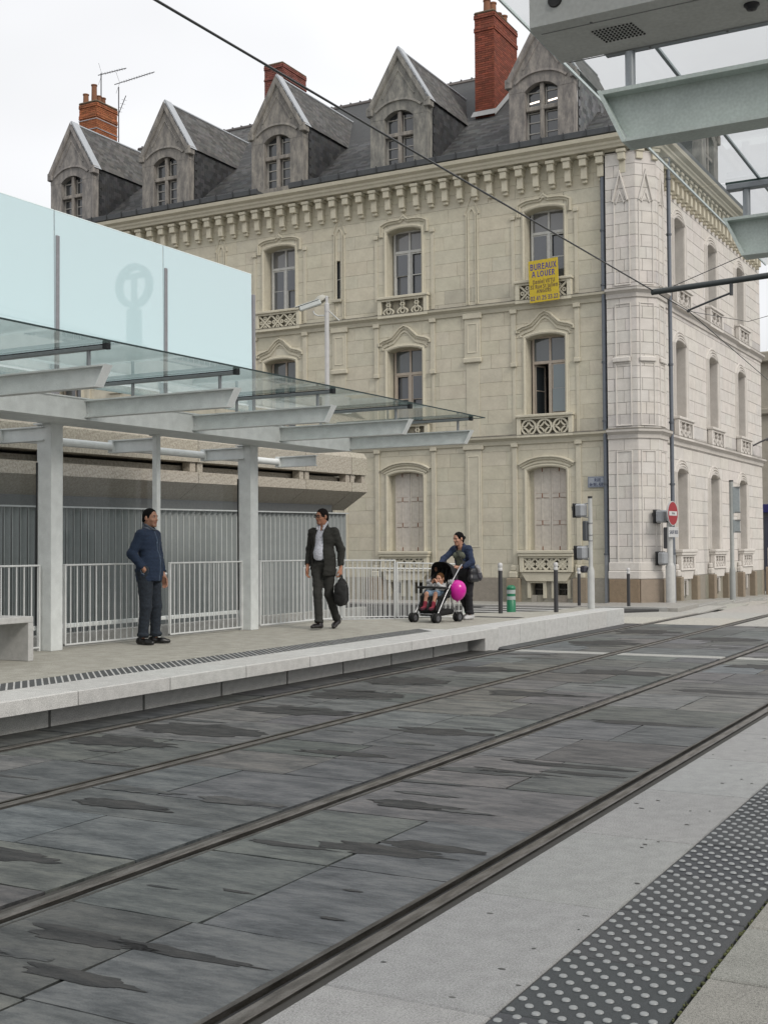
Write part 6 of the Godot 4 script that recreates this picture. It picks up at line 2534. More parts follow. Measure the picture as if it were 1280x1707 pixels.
func shoe(parent: Node, at: Vector3, dir: Vector3, c: Color, pitch := 0.0, sole := Color(0.02, 0.02, 0.02), m := "leather"):
	var f := V(dir.x, 0, dir.z).normalized()
	var T := Transform3D(Basis(V(0, 1, 0).cross(f), V(0, 1, 0), f) * Basis(V(1, 0, 0), pitch), at)
	var g := Sdf.new(V(-0.08, -0.03, -0.12), V(0.08, 0.15, 0.24), 0.007)
	g.cap(V(0, 0.045, -0.055), V(0, 0.036, 0.10), 0.040, 0.040, 0.03)
	g.cap(V(-0.012, 0.034, 0.09), V(0.006, 0.028, 0.165), 0.036, 0.030, 0.03)
	g.cap(V(0, 0.05, -0.03), V(0, 0.11, -0.03), 0.042, 0.045, 0.03)
	g.cut(V(0, -1, 0), -0.006)
	g.cut(V(0, 1, -0.25), 0.105)
	var mb := MB.new(c, T)
	g.net(mb, func(p): return sole if p.y < 0.018 else c)
	put("shoe", mb, m, parent)


# J: joints in the person's own axes (z forward, x to the person's left)
func limbs(J: Dictionary, skin: Color, H: Transform3D) -> MB:
	var mb := MB.new(skin)
	var g := Sdf.new(J.lo, J.hi, 0.016)
	g.ell(J.chest, V(0.125, 0.15, 0.070), 0.04)
	g.ell(J.pelvis, V(0.125, 0.10, 0.08), 0.05)
	g.cap(J.pelvis, J.chest, 0.075, 0.075, 0.04)
	g.cap(J.chest + V(0, 0.1, 0), J.neck, 0.07, 0.055, 0.05)
	for s in ["l", "r"]:
		g.cap(J["sh" + s], J["el" + s], 0.045, 0.038, 0.03)
		g.cap(J["el" + s], J["wr" + s], 0.037, 0.026, 0.02)
		g.cap(J["hip" + s], J["kn" + s], 0.075, 0.05, 0.04)
		g.cap(J["kn" + s], J["an" + s], 0.05, 0.034, 0.02)
	g.net(mb, solid(skin))
	return mb


func trousers(parent: Node, J: Dictionary, c: Color, fat: float, hem: float, m: String, top: float):
	var g := Sdf.new(J.lo, J.hi, 0.0125)
	g.ell(J.pelvis, V(0.168 * fat, 0.15, 0.125 * fat), 0.05)
	for s in ["l", "r"]:
		var k: Vector3 = J["kn" + s]
		var a: Vector3 = J["an" + s]
		g.cap(J["hip" + s], k, 0.097 * fat, 0.066 * fat, 0.045)
		g.cap(k, a, 0.066 * fat, 0.058 * fat, 0.03)
		var low: Vector3 = a + (a - k).normalized() * 0.03
		g.cap(a, low, 0.060 * fat, 0.064 * fat, 0.02)
		g.ell(a + V(0, 0.04, 0.02), V(0.064, 0.02, 0.068) * fat, 0.03)
		var n: Vector3 = (a - k).normalized()
		g.cap(a + n * (0.03 + hem), a + n * 0.25, 0.085, 0.09, 0.008, true)
	g.cut(V(0, 1, 0), top)
	g.folds(31, V(6, 22, 6), 0.007)
	var mb := MB.new(c)
	g.net(mb, func(p): return c)
	put("trousers", mb, m, parent)


func upper(parent: Node, called: String, J: Dictionary, c: Color, w: float, dz: float, belly: float, hem: float, arm: float, m: String, opening: Callable, paint: Callable):
	var g := Sdf.new(J.lo, J.hi, 0.0115)
	var ch: Vector3 = J.chest
	var pe: Vector3 = J.pelvis
	g.ell(ch + V(0, 0.02, 0), V(0.178 * w, 0.19, 0.118 * dz), 0.04)
	g.ell(ch.lerp(pe, 0.62) + V(0, 0, belly), V(0.172 * w, 0.17, 0.128 * dz), 0.06)
	g.ell(pe + V(0, 0.02, 0.0), V(0.176 * w, 0.17, 0.134 * dz), 0.06)
	g.cap(J.shl, J.shr, 0.066, 0.066, 0.05)
	g.cap(J.neck + V(0, -0.05, 0), J.neck + V(0, 0.018, 0.004), 0.085, 0.070, 0.04)
	for s in ["l", "r"]:
		var e: Vector3 = J["el" + s]
		var q: Vector3 = J["wr" + s]
		g.cap(J["sh" + s], e, 0.066 * arm, 0.057 * arm, 0.04)
		g.cap(e, q, 0.057 * arm, 0.045 * arm, 0.02)
		g.ell(e, V(0.060, 0.055, 0.060) * arm, 0.02)
		var d: Vector3 = (q - e).normalized()
		g.cap(q + d * 0.012, q + d * 0.14, 0.058, 0.07, 0.006, true)
	g.ell(V(pe.x, hem + 0.06, pe.z + 0.005), V(0.180 * w, 0.22, 0.138 * dz), 0.06)
	g.cut(V(0, -1, 0), -hem)
	g.cap(J.neck + V(0, 0.02, 0.015), J.neck + V(0, 0.15, 0.02), 0.058, 0.068, 0.012, true)
	g.folds(41, V(7, 20, 7), 0.008)
	opening.call(g)
	var mb := MB.new(c)
	g.net(mb, paint)
	put(called, mb, m, parent)


func head_at(pos: Vector3, yaw: float, pitch: float, sc := 1.0) -> Transform3D:
	return Transform3D((Basis(V(0, 1, 0), yaw) * Basis(V(1, 0, 0), pitch)).scaled(Vector3.ONE * sc), pos)


func build_people():
	var none := func(_g): pass
	# ---- the man in the dark blue shirt, standing with one hand in his pocket
	var m := thing("person", "person in dark blue shirt and jeans standing by the railing, hand in pocket", "person", V(-10.25, P, -12.46), 1.72)
	m.scale = Vector3.ONE * 1.02
	var skin := Color(0.33, 0.175, 0.115)
	var J := {"lo": V(-0.42, -0.02, -0.32), "hi": V(0.42, 1.62, 0.34), "pelvis": V(0.0, 0.95, 0.0), "chest": V(0.0, 1.265, -0.005), "neck": V(0.0, 1.475, -0.015), "shl": V(0.172, 1.385, -0.01), "shr": V(-0.172, 1.385, -0.01), "ell": V(0.228, 1.14, 0.0), "elr": V(-0.255, 1.15, -0.09), "wrl": V(0.225, 0.885, 0.075), "wrr": V(-0.190, 0.945, 0.055), "hipl": V(0.092, 0.90, 0.0), "hipr": V(-0.092, 0.90, 0.0), "knl": V(0.115, 0.49, 0.035), "knr": V(-0.110, 0.49, 0.025), "anl": V(0.125, 0.085, 0.02), "anr": V(-0.120, 0.085, -0.02)}
	var H := head_at(V(0.0, 1.605, 0.025), -0.10, 0.02)
	var mb := limbs(J, skin, H)
	head_shape(mb, H, V(0, 1.46, -0.02), skin, Color(0.012, 0.010, 0.009), 0.22)
	hand_shape(mb, aim(J.wrl + V(0, -0.025, 0.008), V(0.0, -1, 0.25), V(0, 0, 1)), 1.0, 0.55, skin)
	hand_shape(mb, aim(J.wrr + V(0.022, -0.03, -0.02), V(0.42, -1, -0.25), V(0.3, 0, 1)), -1.0, 0.3, skin)
	put("body", mb, "skin", m)
	hair_cap(m, H, Color(0.010, 0.009, 0.009), -0.035, 0.008, none)
	var navy := Color(0.012, 0.030, 0.064)
	var paint1 := func(p):
		if p.z > 0.08 and absf(p.x) < 0.011 and p.y < 1.44:
			return Color(0.12, 0.17, 0.24)
		if p.z > 0.05 and p.x > 0.055 and p.x < 0.135 and p.y > 1.18 and p.y < 1.30:
			return Color(0.042, 0.065, 0.115)
		if p.y > 1.455 and Vector2(p.x, p.z).length() < 0.085:
			return Color(0.11, 0.13, 0.165)
		if Vector3(p - J.wrr).length() < 0.055 or Vector3(p - J.wrl).length() < 0.03:
			return Color(0.13, 0.16, 0.19)
		return navy
	upper(m, "shirt", J, navy, 1.08, 1.12, 0.026, 0.80, 1.06, "cloth", none, paint1)
	trousers(m, J, Color(0.016, 0.024, 0.038), 1.12, 0.02, "denim", 1.0)
	shoe(m, V(0.130, 0.0, 0.02), V(0.28, 0, 1), Color(0.010, 0.010, 0.010))
	shoe(m, V(-0.125, 0.0, -0.02), V(-0.25, 0, 1), Color(0.010, 0.010, 0.010))
	mb = MB.new(Color(0.10, 0.12, 0.15))
	var col := Sdf.new(V(-0.12, 1.40, -0.13), V(0.12, 1.56, 0.13), 0.006)
	for s in [-1.0, 1.0]:
		col.cap(V(s * 0.015, 1.455, 0.085), V(s * 0.072, 1.515, 0.0), 0.014, 0.014, 0.01)
		col.cap(V(s * 0.072, 1.515, 0.0), V(0, 1.53, -0.075), 0.014, 0.014, 0.01)
	col.net(mb, solid(Color(0.10, 0.12, 0.15)))
	put("collar", mb, "cloth", m)

	# ---- the man in the dark suit, walking towards the left of the camera with a bag
	m = thing("person", "person in dark open suit jacket, white shirt and glasses, walking", "person", V(-9.72, P, -15.95), 0.06)
	m.scale = Vector3.ONE * 1.015
	skin = Color(0.36, 0.165, 0.10)
	J = {"lo": V(-0.42, -0.02, -0.42), "hi": V(0.44, 1.72, 0.42), "pelvis": V(0.0, 1.00, 0.0), "chest": V(0.0, 1.335, 0.01), "neck": V(0.0, 1.555, 0.0), "shl": V(0.172, 1.455, -0.02), "shr": V(-0.172, 1.455, 0.02), "ell": V(0.265, 1.19, -0.06), "elr": V(-0.250, 1.19, -0.03), "wrl": V(0.275, 0.925, -0.02), "wrr": V(-0.235, 0.94, 0.08), "hipl": V(0.092, 0.95, -0.01), "hipr": V(-0.092, 0.95, 0.01), "knl": V(0.085, 0.52, 0.00), "knr": V(-0.045, 0.53, 0.12), "anl": V(0.085, 0.13, -0.26), "anr": V(-0.005, 0.095, 0.15)}
	H = head_at(V(-0.005, 1.692, 0.045), -0.42, 0.06)
	mb = limbs(J, skin, H)
	head_shape(mb, H, V(0, 1.54, 0.0), skin, Color(0.014, 0.011, 0.010), 0.12)
	hand_shape(mb, aim(J.wrl + V(0, -0.02, 0.0), V(0.0, -1, 0.05), V(0, 0, 1)), 1.0, 1.15, skin)
	hand_shape(mb, aim(J.wrr + V(0, -0.02, 0.0), V(0.05, -1, 0.25), V(0, 0, 1)), -1.0, 0.6, skin)
	put("body", mb, "skin", m)
	hair_cap(m, H, Color(0.018, 0.015, 0.014), -0.045, -0.014, none)
	var glasses := MB.new(Color(0.012, 0.010, 0.010), H)
	for s in [-1.0, 1.0]:
		glasses.moulding(PackedVector2Array([Vector2(s * 0.033 + 0.021, -0.008), Vector2(s * 0.033 + 0.021, 0.020), Vector2(s * 0.033 - 0.021, 0.020), Vector2(s * 0.033 - 0.021, -0.008)]), [Vector2(-0.004, 0.098), Vector2(-0.004, 0.104), Vector2(0.004, 0.104), Vector2(0.004, 0.098)], true)
		glasses.tube([V(s * 0.055, 0.016, 0.100), V(s * 0.083, 0.012, 0.05), V(s * 0.084, 0.006, -0.01)], 0.0035, 6)
	glasses.tube([V(-0.012, 0.014, 0.102), V(0.012, 0.014, 0.102)], 0.003, 6)
	put("glasses", glasses, "plastic", m)
	var white := Color(0.70, 0.72, 0.80)
	var sh := Sdf.new(J.lo, J.hi, 0.0115)
	sh.ell(J.chest + V(0, 0.02, 0.0), V(0.158, 0.185, 0.112), 0.04)
	sh.ell(J.chest.lerp(J.pelvis, 0.6) + V(-0.012, 0, 0.034), V(0.128, 0.18, 0.132), 0.06)
	sh.cap(J.neck + V(0, -0.06, 0), J.neck + V(0, 0.03, 0.005), 0.085, 0.066, 0.04)
	sh.cut(V(0, -1, 0), -1.035)
	sh.cap(J.neck + V(0, 0.03, 0.02), J.neck + V(0, 0.15, 0.02), 0.054, 0.065, 0.01, true)
	sh.ell(J.neck + V(0, -0.03, 0.085), V(0.026, 0.055, 0.05), 0.01, true)
	sh.folds(47, V(8, 16, 8), 0.005)
	mb = MB.new(white)
	sh.net(mb, solid(white))
	put("shirt", mb, "cloth", m)
	col = Sdf.new(V(-0.13, 1.46, -0.13), V(0.13, 1.66, 0.14), 0.006)
	for s in [-1.0, 1.0]:
		col.cap(V(s * 0.052, 1.508, 0.105), V(s * 0.074, 1.600, 0.02), 0.019, 0.015, 0.01)
		col.cap(V(s * 0.074, 1.600, 0.02), V(0, 1.615, -0.07), 0.014, 0.014, 0.01)
	mb = MB.new(white)
	col.net(mb, solid(Color(0.60, 0.61, 0.66)))
	put("collar", mb, "cloth", m)
	var suit := Color(0.026, 0.024, 0.022)
	var open_front := func(g):
		g.ell(V(-0.02, 1.28, 0.20), V(0.085, 0.34, 0.17), 0.01, true)
		g.ell(V(-0.03, 1.0, 0.22), V(0.118, 0.33, 0.19), 0.01, true)
		g.ell(V(-0.005, 1.50, 0.10), V(0.060, 0.14, 0.10), 0.01, true)
	upper(m, "jacket", J, suit, 1.10, 1.16, 0.02, 0.80, 1.04, "cloth", open_front, solid(suit))
	trousers(m, J, Color(0.034, 0.033, 0.031), 1.0, 0.03, "cloth", 1.06)
	mb = MB.new(Color(0.008, 0.008, 0.008))
	mb.sweep(PackedVector2Array([Vector2(-0.14, 0.06), Vector2(-0.08, 0.125), Vector2(0.08, 0.125), Vector2(0.14, 0.06)]), [Vector2(0.0, 1.02), Vector2(0.012, 1.02), Vector2(0.012, 1.055), Vector2(0.0, 1.055)])
	put("belt", mb, "leather", m)
	shoe(m, V(-0.005, 0.012, 0.17), V(-0.12, 0, 1), Color(0.012, 0.011, 0.010), -0.06)
	shoe(m, V(0.085, 0.045, -0.27), V(0.10, 0, 1), Color(0.012, 0.011, 0.010), 0.28)
	var bag := thing("shoulder_bag", "black soft briefcase hanging from the walking man's left hand", "bag", V(-9.432, P + 0.355, -15.99), 0.35)
	var bg := Sdf.new(V(-0.12, -0.05, -0.26), V(0.12, 0.55, 0.26), 0.010)
	bg.cap(V(0, 0.08, -0.13), V(0, 0.08, 0.13), 0.075, 0.075, 0.03)
	bg.cap(V(0, 0.20, -0.13), V(0, 0.20, 0.13), 0.072, 0.072, 0.05)
	bg.cap(V(0, 0.29, -0.11), V(0, 0.29, 0.11), 0.066, 0.066, 0.06)
	bg.cap(V(0, 0.38, -0.04), V(0, 0.38, 0.04), 0.045, 0.045, 0.08)
	bg.cap(V(0, 0.15, -0.13), V(0, 0.28, -0.12), 0.07, 0.06, 0.08)
	bg.cap(V(0, 0.15, 0.13), V(0, 0.28, 0.12), 0.07, 0.06, 0.08)
	bg.folds(61, V(9, 9, 9), 0.012)
	mb = MB.new(Color(0.008, 0.008, 0.009))
	bg.net(mb, solid(Color(0.008, 0.008, 0.009)))
	put("bag_body", mb, "cloth", bag)
	mb = MB.new(Color(0.01, 0.01, 0.011))
	mb.tube([V(0, 0.40, -0.055), V(0, 0.46, -0.045), V(0, 0.475, 0.0), V(0, 0.46, 0.045), V(0, 0.40, 0.055)], 0.010, 8)
	put("handle", mb, "leather", bag)
	mb = MB.new(Color(0.03, 0.03, 0.032))
	mb.tube([V(0.072, 0.30, -0.13), V(0.076, 0.33, 0.0), V(0.072, 0.30, 0.13)], 0.005, 6)
	put("zip", mb, "plastic", bag)

	# ---- the woman pushing the pushchair
	m = thing("person", "person with tied-back hair in a denim jacket, pushing the pushchair", "person", V(-8.80, P, -19.05), -0.22)
	skin = Color(0.40, 0.215, 0.145)
	J = {"lo": V(-0.42, -0.02, -0.34), "hi": V(0.40, 1.46, 0.62), "pelvis": V(0.0, 0.83, -0.05), "chest": V(0.0, 1.085, 0.045), "neck": V(0.0, 1.265, 0.085), "shl": V(0.150, 1.205, 0.06), "shr": V(-0.150, 1.205, 0.07), "ell": V(0.235, 0.985, 0.08), "elr": V(-0.250, 1.04, 0.24), "wrl": V(0.13, 0.90, 0.27), "wrr": V(-0.225, 0.915, 0.42), "hipl": V(0.085, 0.79, -0.05), "hipr": V(-0.085, 0.79, -0.05), "knl": V(0.085, 0.43, -0.02), "knr": V(-0.055, 0.43, 0.00), "anl": V(0.085, 0.085, -0.06), "anr": V(-0.045, 0.10, -0.20)}
	H = head_at(V(-0.015, 1.385, 0.125), -0.25, 0.16, 0.95)
	mb = limbs(J, skin, H)
	head_shape(mb, H, V(0, 1.25, 0.08), skin, Color(0.016, 0.011, 0.010), 0.0)
	hand_shape(mb, aim(J.wrl + V(-0.01, -0.005, 0.02), V(-0.35, -0.30, 0.9), V(0, 1, 0.3)), 1.0, 1.0, skin)
	hand_shape(mb, aim(J.wrr + V(0, -0.005, 0.02), V(0.05, -0.35, 0.9), V(0, 1, 0.3)), -1.0, 1.0, skin)
	put("body", mb, "skin", m)
	var bun := func(g):
		g.ell(V(0, 0.0, -0.125), V(0.036, 0.036, 0.034), 0.02)
	hair_cap(m, H, Color(0.010, 0.008, 0.008), -0.075, 0.002, bun)
	var top := Sdf.new(V(-0.22, 0.68, -0.22), V(0.22, 1.32, 0.28), 0.010)
	top.ell(J.chest + V(0, 0.0, 0.0), V(0.140, 0.17, 0.098), 0.04)
	for s in [-1.0, 1.0]:
		top.ell(J.chest + V(s * 0.062, 0.015, 0.085), V(0.062, 0.06, 0.05), 0.03)
	top.ell(J.chest.lerp(J.pelvis, 0.6) + V(0, 0, 0.01), V(0.145, 0.17, 0.112), 0.06)
	top.ell(J.pelvis + V(0, -0.01, 0.01), V(0.170, 0.11, 0.135), 0.05)
	top.cut(V(0, 1, 0.35), 1.235)
	top.cut(V(0, -1, 0), -0.72)
	top.folds(71, V(9, 14, 9), 0.008)
	mb = MB.new(Color(0.14, 0.15, 0.115))
	var split := func(p): return Color(0.155, 0.165, 0.125) if p.y > 0.93 else Color(0.030, 0.031, 0.034)
	top.net(mb, split)
	put("top", mb, "cloth", m)
	var den := Color(0.024, 0.043, 0.088)
	var open2 := func(g):
		g.ell(V(0.0, 1.08, 0.20), V(0.075, 0.30, 0.17), 0.01, true)
		g.ell(V(0.0, 0.90, 0.20), V(0.10, 0.2, 0.17), 0.01, true)
		g.ell(V(0.0, 1.27, 0.16), V(0.07, 0.10, 0.10), 0.01, true)
	var denp := func(p):
		if absf(p.y - 0.90) < 0.018 and p.z < 0.2:
			return Color(0.035, 0.058, 0.11)
		if absf(absf(p.x) - 0.105) < 0.006:
			return Color(0.045, 0.07, 0.12)
		return den
	upper(m, "denim_jacket", J, den, 0.90, 0.96, 0.0, 0.87, 0.90, "denim", open2, denp)
	trousers(m, J, Color(0.013, 0.013, 0.019), 0.98, 0.03, "cloth", 0.92)
	shoe(m, V(0.085, 0.0, -0.055), V(0.1, 0, 1), Color(0.62, 0.62, 0.62), 0.0, Color(0.5, 0.5, 0.5), "cloth")
	shoe(m, V(-0.045, 0.025, -0.20), V(-0.15, 0, 1), Color(0.40, 0.38, 0.36), 0.25, Color(0.45, 0.45, 0.45), "cloth")
	var hb := thing("handbag", "black cross-body bag on the left hip of the woman in denim", "bag", V(-8.80, P, -19.05), -0.22)
	bg = Sdf.new(V(0.0, 0.62, -0.25), V(0.36, 0.98, 0.20), 0.010)
	bg.cap(V(0.185, 0.70, -0.11), V(0.195, 0.70, 0.06), 0.06, 0.06, 0.03)
	bg.cap(V(0.180, 0.83, -0.10), V(0.190, 0.83, 0.05), 0.05, 0.05, 0.10)
	mb = MB.new(Color(0.020, 0.020, 0.022))
	bg.net(mb, solid(Color(0.022, 0.022, 0.024)))
	put("bag_body", mb, "leather", hb)
	mb = MB.new(Color(0.012, 0.012, 0.012))
	mb.tube([V(0.19, 0.86, 0.04), V(0.12, 0.98, 0.155), V(0.03, 1.10, 0.178), V(-0.05, 1.20, 0.15), V(-0.085, 1.265, 0.08), V(-0.06, 1.25, -0.02), V(0.05, 1.10, -0.075), V(0.17, 0.90, -0.09)], 0.009, 6)
	put("strap", mb, "leather", hb)
	var cl := thing("folded_coat", "light grey garment hanging at the woman's back from her bag", "coat", V(-8.80, P, -19.05), -0.22)
	bg = Sdf.new(V(-0.06, 0.55, -0.34), V(0.34, 1.0, 0.02), 0.011)
	bg.cap(V(0.16, 0.89, -0.17), V(0.17, 0.72, -0.20), 0.05, 0.06, 0.04)
	bg.cap(V(0.22, 0.86, -0.12), V(0.225, 0.74, -0.14), 0.04, 0.05, 0.04)
	bg.folds(81, V(14, 8, 14), 0.016)
	mb = MB.new(Color(0.26, 0.25, 0.26))
	bg.net(mb, func(p): return Color(0.34, 0.33, 0.33) if p.y > 0.80 else Color(0.085, 0.085, 0.10))
	put("cloth_body", mb, "cloth", cl)


func wheel(parent: Node, at: Vector3, r: float):
	var w := node("wheel", parent, at)
	var mb := MB.new(Color(0.012, 0.012, 0.012), Transform3D(Basis(V(0, 0, 1), PI / 2), Vector3.ZERO))
	mb.lathe([Vector2(r * 0.62, -0.018), Vector2(r * 0.92, -0.018), Vector2(r, -0.008), Vector2(r, 0.008), Vector2(r * 0.92, 0.018), Vector2(r * 0.62, 0.018)], 20)
	put("tyre", mb, "rubber", w)
	mb = MB.new(Color(0.09, 0.09, 0.095), mb.xf)
	mb.lathe([Vector2(0.0, -0.014), Vector2(r * 0.25, -0.014), Vector2(r * 0.3, -0.008), Vector2(r * 0.62, -0.010), Vector2(r * 0.62, 0.010), Vector2(r * 0.3, 0.008), Vector2(r * 0.25, 0.014), Vector2(0.0, 0.014)], 16)
	put("rim", mb, "plastic", w)


func build_pushchair():
	# own axes: z towards the child's feet (front), x to the child's left
	var at := V(-8.95, P, -18.28)
	var turn := -0.22
	var s := thing("pushchair", "black pushchair with a hood, silver tubes and small paired wheels", "pushchair", at, turn)
	var silver := Color(0.50, 0.50, 0.51)
	for x in [-0.24, 0.24]:
		var mb := MB.new(silver)
		mb.tube([V(x, 0.10, 0.30), V(x, 0.45, 0.06), V(x, 0.72, -0.16), V(x * 0.98, 0.90, -0.34), V(x * 0.92, 0.955, -0.42)], 0.012, 8)
		put("front_tube", mb, "steel", s)
		mb = MB.new(silver)
		mb.tube([V(x, 0.10, -0.26), V(x, 0.30, -0.12), V(x, 0.56, -0.02)], 0.011, 8)
		put("rear_tube", mb, "steel", s)
		mb = MB.new(Color(0.014, 0.014, 0.014))
		mb.tube([V(x * 0.92, 0.95, -0.41), V(x * 0.86, 0.975, -0.49), V(x * 0.80, 0.985, -0.52)], 0.019, 10)
		put("handle_grip", mb, "rubber", s)
		mb = MB.new(Color(0.35, 0.35, 0.36))
		mb.tube([V(x - 0.03, 0.66, -0.11), V(x + 0.03, 0.66, -0.11)], 0.045, 14)
		put("hinge", mb, "plastic", s)
		for z in [0.31, -0.27]:
			for dx in [-0.036, 0.036]:
				wheel(s, V(x + dx, 0.082, z), 0.082)
			mb = MB.new(Color(0.02, 0.02, 0.02))
			mb.tube([V(x - 0.05, 0.082, z), V(x + 0.05, 0.082, z)], 0.008, 6)
			mb.tube([V(x, 0.082, z), V(x, 0.15, z - 0.03)], 0.018, 8)
			put("axle", mb, "plastic", s)
	var mb := MB.new(silver)
	mb.tube([V(-0.24, 0.14, 0.27), V(0.24, 0.14, 0.27)], 0.009, 6)
	mb.tube([V(-0.24, 0.16, -0.22), V(0.24, 0.16, -0.22)], 0.009, 6)
	put("cross_tube", mb, "steel", s)
	var black := Color(0.010, 0.010, 0.011)
	# seat: back, base, leg rest as one sagging cloth
	var g := Sdf.new(V(-0.30, 0.10, -0.46), V(0.30, 0.98, 0.42), 0.0125)
	var prof := [V(0, 0.86, -0.30), V(0, 0.62, -0.20), V(0, 0.43, -0.08), V(0, 0.40, 0.14), V(0, 0.20, 0.22)]
	for i in prof.size() - 1:
		for x in 5:
			var o := V(-0.18 + 0.09 * x, 0, 0)
			g.cap(prof[i] + o, prof[i + 1] + o, 0.030, 0.030, 0.03)
	for x in [-0.215, 0.215]:
		g.cap(V(x, 0.80, -0.24), V(x, 0.50, -0.04), 0.03, 0.05, 0.04)
		g.cap(V(x, 0.48, -0.02), V(x * 0.9, 0.26, 0.14), 0.045, 0.03, 0.04)
		g.cap(V(x, 0.50, -0.04), V(x, 0.42, 0.14), 0.03, 0.022, 0.03)
	g.folds(91, V(8, 8, 8), 0.008)
	mb = MB.new(black)
	g.net(mb, solid(black))
	put("seat_cloth", mb, "cloth", s)
	# hood: part of a dome open to the front
	mb = MB.new(Color(0.013, 0.013, 0.014))
	for i in 9:
		for j in 10:
			var q := []
			for k in [[0, 0], [0, 1], [1, 1], [1, 0]]:
				var th: float = lerpf(-0.15, 1.62, (i + k[0]) / 9.0)
				var ph: float = lerpf(-1.0, 1.0, (j + k[1]) / 10.0)
				var w := sqrt(maxf(0.0, 1.0 - pow(absf(ph), 3.2)))
				q.append(V(0.255 * ph, 0.68 + 0.30 * sin(th) * w + 0.02, -0.18 + (-0.20 * cos(th) + 0.10 * maxf(0, th - 0.9)) * maxf(w, 0.25)))
			mb.quad(q[3], q[2], q[1], q[0])
	put("hood", mb, "cloth", s)
	mb = MB.new(Color(0.016, 0.016, 0.017))
	mb.tube([V(-0.26, 0.56, 0.02), V(-0.25, 0.575, 0.16), V(-0.12, 0.58, 0.22), V(0.12, 0.58, 0.22), V(0.25, 0.575, 0.16), V(0.26, 0.56, 0.02)], 0.020, 8)
	put("bumper_bar", mb, "rubber", s)
	g = Sdf.new(V(-0.30, 0.08, -0.34), V(0.30, 0.36, 0.30), 0.014)
	for x in 5:
		var o := V(-0.16 + 0.08 * x, 0, 0)
		g.cap(V(0, 0.17, -0.18) + o, V(0, 0.15, 0.16) + o, 0.05, 0.05, 0.03)
		g.cap(V(0, 0.15, 0.17) + o, V(0, 0.27, 0.21) + o, 0.03, 0.02, 0.03)
	mb = MB.new(black)
	g.net(mb, solid(black))
	put("basket", mb, "cloth", s)
	# ---- the child
	var c := thing("person", "small child in white top and pale blue shorts sitting in the pushchair", "person", at, turn)
	var skin := Color(0.47, 0.25, 0.165)
	var H := head_at(V(0.0, 0.715, -0.10), 0.12, 0.10, 0.80)
	mb = MB.new(skin)
	var b := Sdf.new(V(-0.24, 0.14, -0.26), V(0.24, 0.72, 0.36), 0.011)
	b.ell(V(0, 0.53, -0.13), V(0.085, 0.11, 0.065), 0.03)
	b.cap(V(0, 0.60, -0.12), V(0, 0.64, -0.105), 0.045, 0.04, 0.03)
	for x in [-1.0, 1.0]:
		b.cap(V(x * 0.055, 0.46, -0.08), V(x * 0.095, 0.465, 0.13), 0.052, 0.042, 0.03)
		b.cap(V(x * 0.095, 0.465, 0.13), V(x * 0.09, 0.28, 0.19), 0.040, 0.032, 0.02)
		b.cap(V(x * 0.10, 0.59, -0.11), V(x * 0.15, 0.56, 0.03), 0.030, 0.026, 0.02)
		b.cap(V(x * 0.15, 0.56, 0.03), V(x * 0.045, 0.665, 0.045), 0.025, 0.018, 0.02)
	b.net(mb, solid(skin))
	head_shape(mb, H, V(0, 0.60, -0.11), skin, Color(0.08, 0.05, 0.03), 0.0)
	for x in [-1.0, 1.0]:
		var ht := aim(V(x * 0.050, 0.658, 0.043), V(-x * 0.5, 0.7, -0.1), V(-x * 0.3, 0, -1))
		ht.basis = ht.basis.scaled(Vector3.ONE * 0.62)
		hand_shape(mb, ht, x, 0.9, skin)
	put("body", mb, "skin", c)
	hair_cap(c, H, Color(0.13, 0.065, 0.03), -0.02, 0.004, func(_g): pass)
	var t := Sdf.new(V(-0.24, 0.38, -0.26), V(0.24, 0.68, 0.14), 0.009)
	t.ell(V(0, 0.535, -0.125), V(0.105, 0.125, 0.085), 0.03)
	t.ell(V(0, 0.46, -0.085), V(0.105, 0.08, 0.09), 0.03)
	for x in [-1.0, 1.0]:
		t.cap(V(x * 0.095, 0.60, -0.11), V(x * 0.155, 0.56, 0.03), 0.042, 0.038, 0.02)
		t.cap(V(x * 0.155, 0.56, 0.03), V(x * 0.072, 0.635, 0.045), 0.036, 0.028, 0.02)
	t.cut(V(0, -1, 0), -0.42)
	t.cap(V(0, 0.64, -0.10), V(0, 0.72, -0.10), 0.045, 0.06, 0.01, true)
	t.folds(95, V(14, 14, 14), 0.006)
	mb = MB.new(Color(0.6, 0.6, 0.6))
	t.net(mb, func(p): return Color(0.022, 0.025, 0.035) if (p.y > 0.455 and p.y < 0.49 and p.z < 0.06) else Color(0.56, 0.56, 0.55))
	put("top", mb, "cloth", c)
	t = Sdf.new(V(-0.20, 0.36, -0.22), V(0.20, 0.56, 0.22), 0.009)
	for x in [-1.0, 1.0]:
		t.cap(V(x * 0.055, 0.455, -0.08), V(x * 0.098, 0.468, 0.115), 0.065, 0.058, 0.03)
	t.cut(V(0, 0, 1), 0.14)
	t.folds(96, V(14, 14, 14), 0.006)
	mb = MB.new(Color(0.22, 0.32, 0.43))
	t.net(mb, solid(Color(0.22, 0.32, 0.43)))
	put("shorts", mb, "denim", c)
	for x in [-1.0, 1.0]:
		t = Sdf.new(V(x * 0.09 - 0.06, 0.16, 0.12), V(x * 0.09 + 0.06, 0.36, 0.34), 0.008)
		t.cap(V(x * 0.09, 0.325, 0.180), V(x * 0.09, 0.24, 0.20), 0.036, 0.034, 0.02)
		t.cap(V(x * 0.09, 0.235, 0.20), V(x * 0.09, 0.225, 0.275), 0.034, 0.030, 0.02)
		mb = MB.new(Color(0.33, 0.03, 0.06))
		t.net(mb, func(p): return Color(0.30, 0.03, 0.055) if p.y > 0.245 else Color(0.12, 0.03, 0.05))
		put("sock_shoe", mb, "cloth", c)
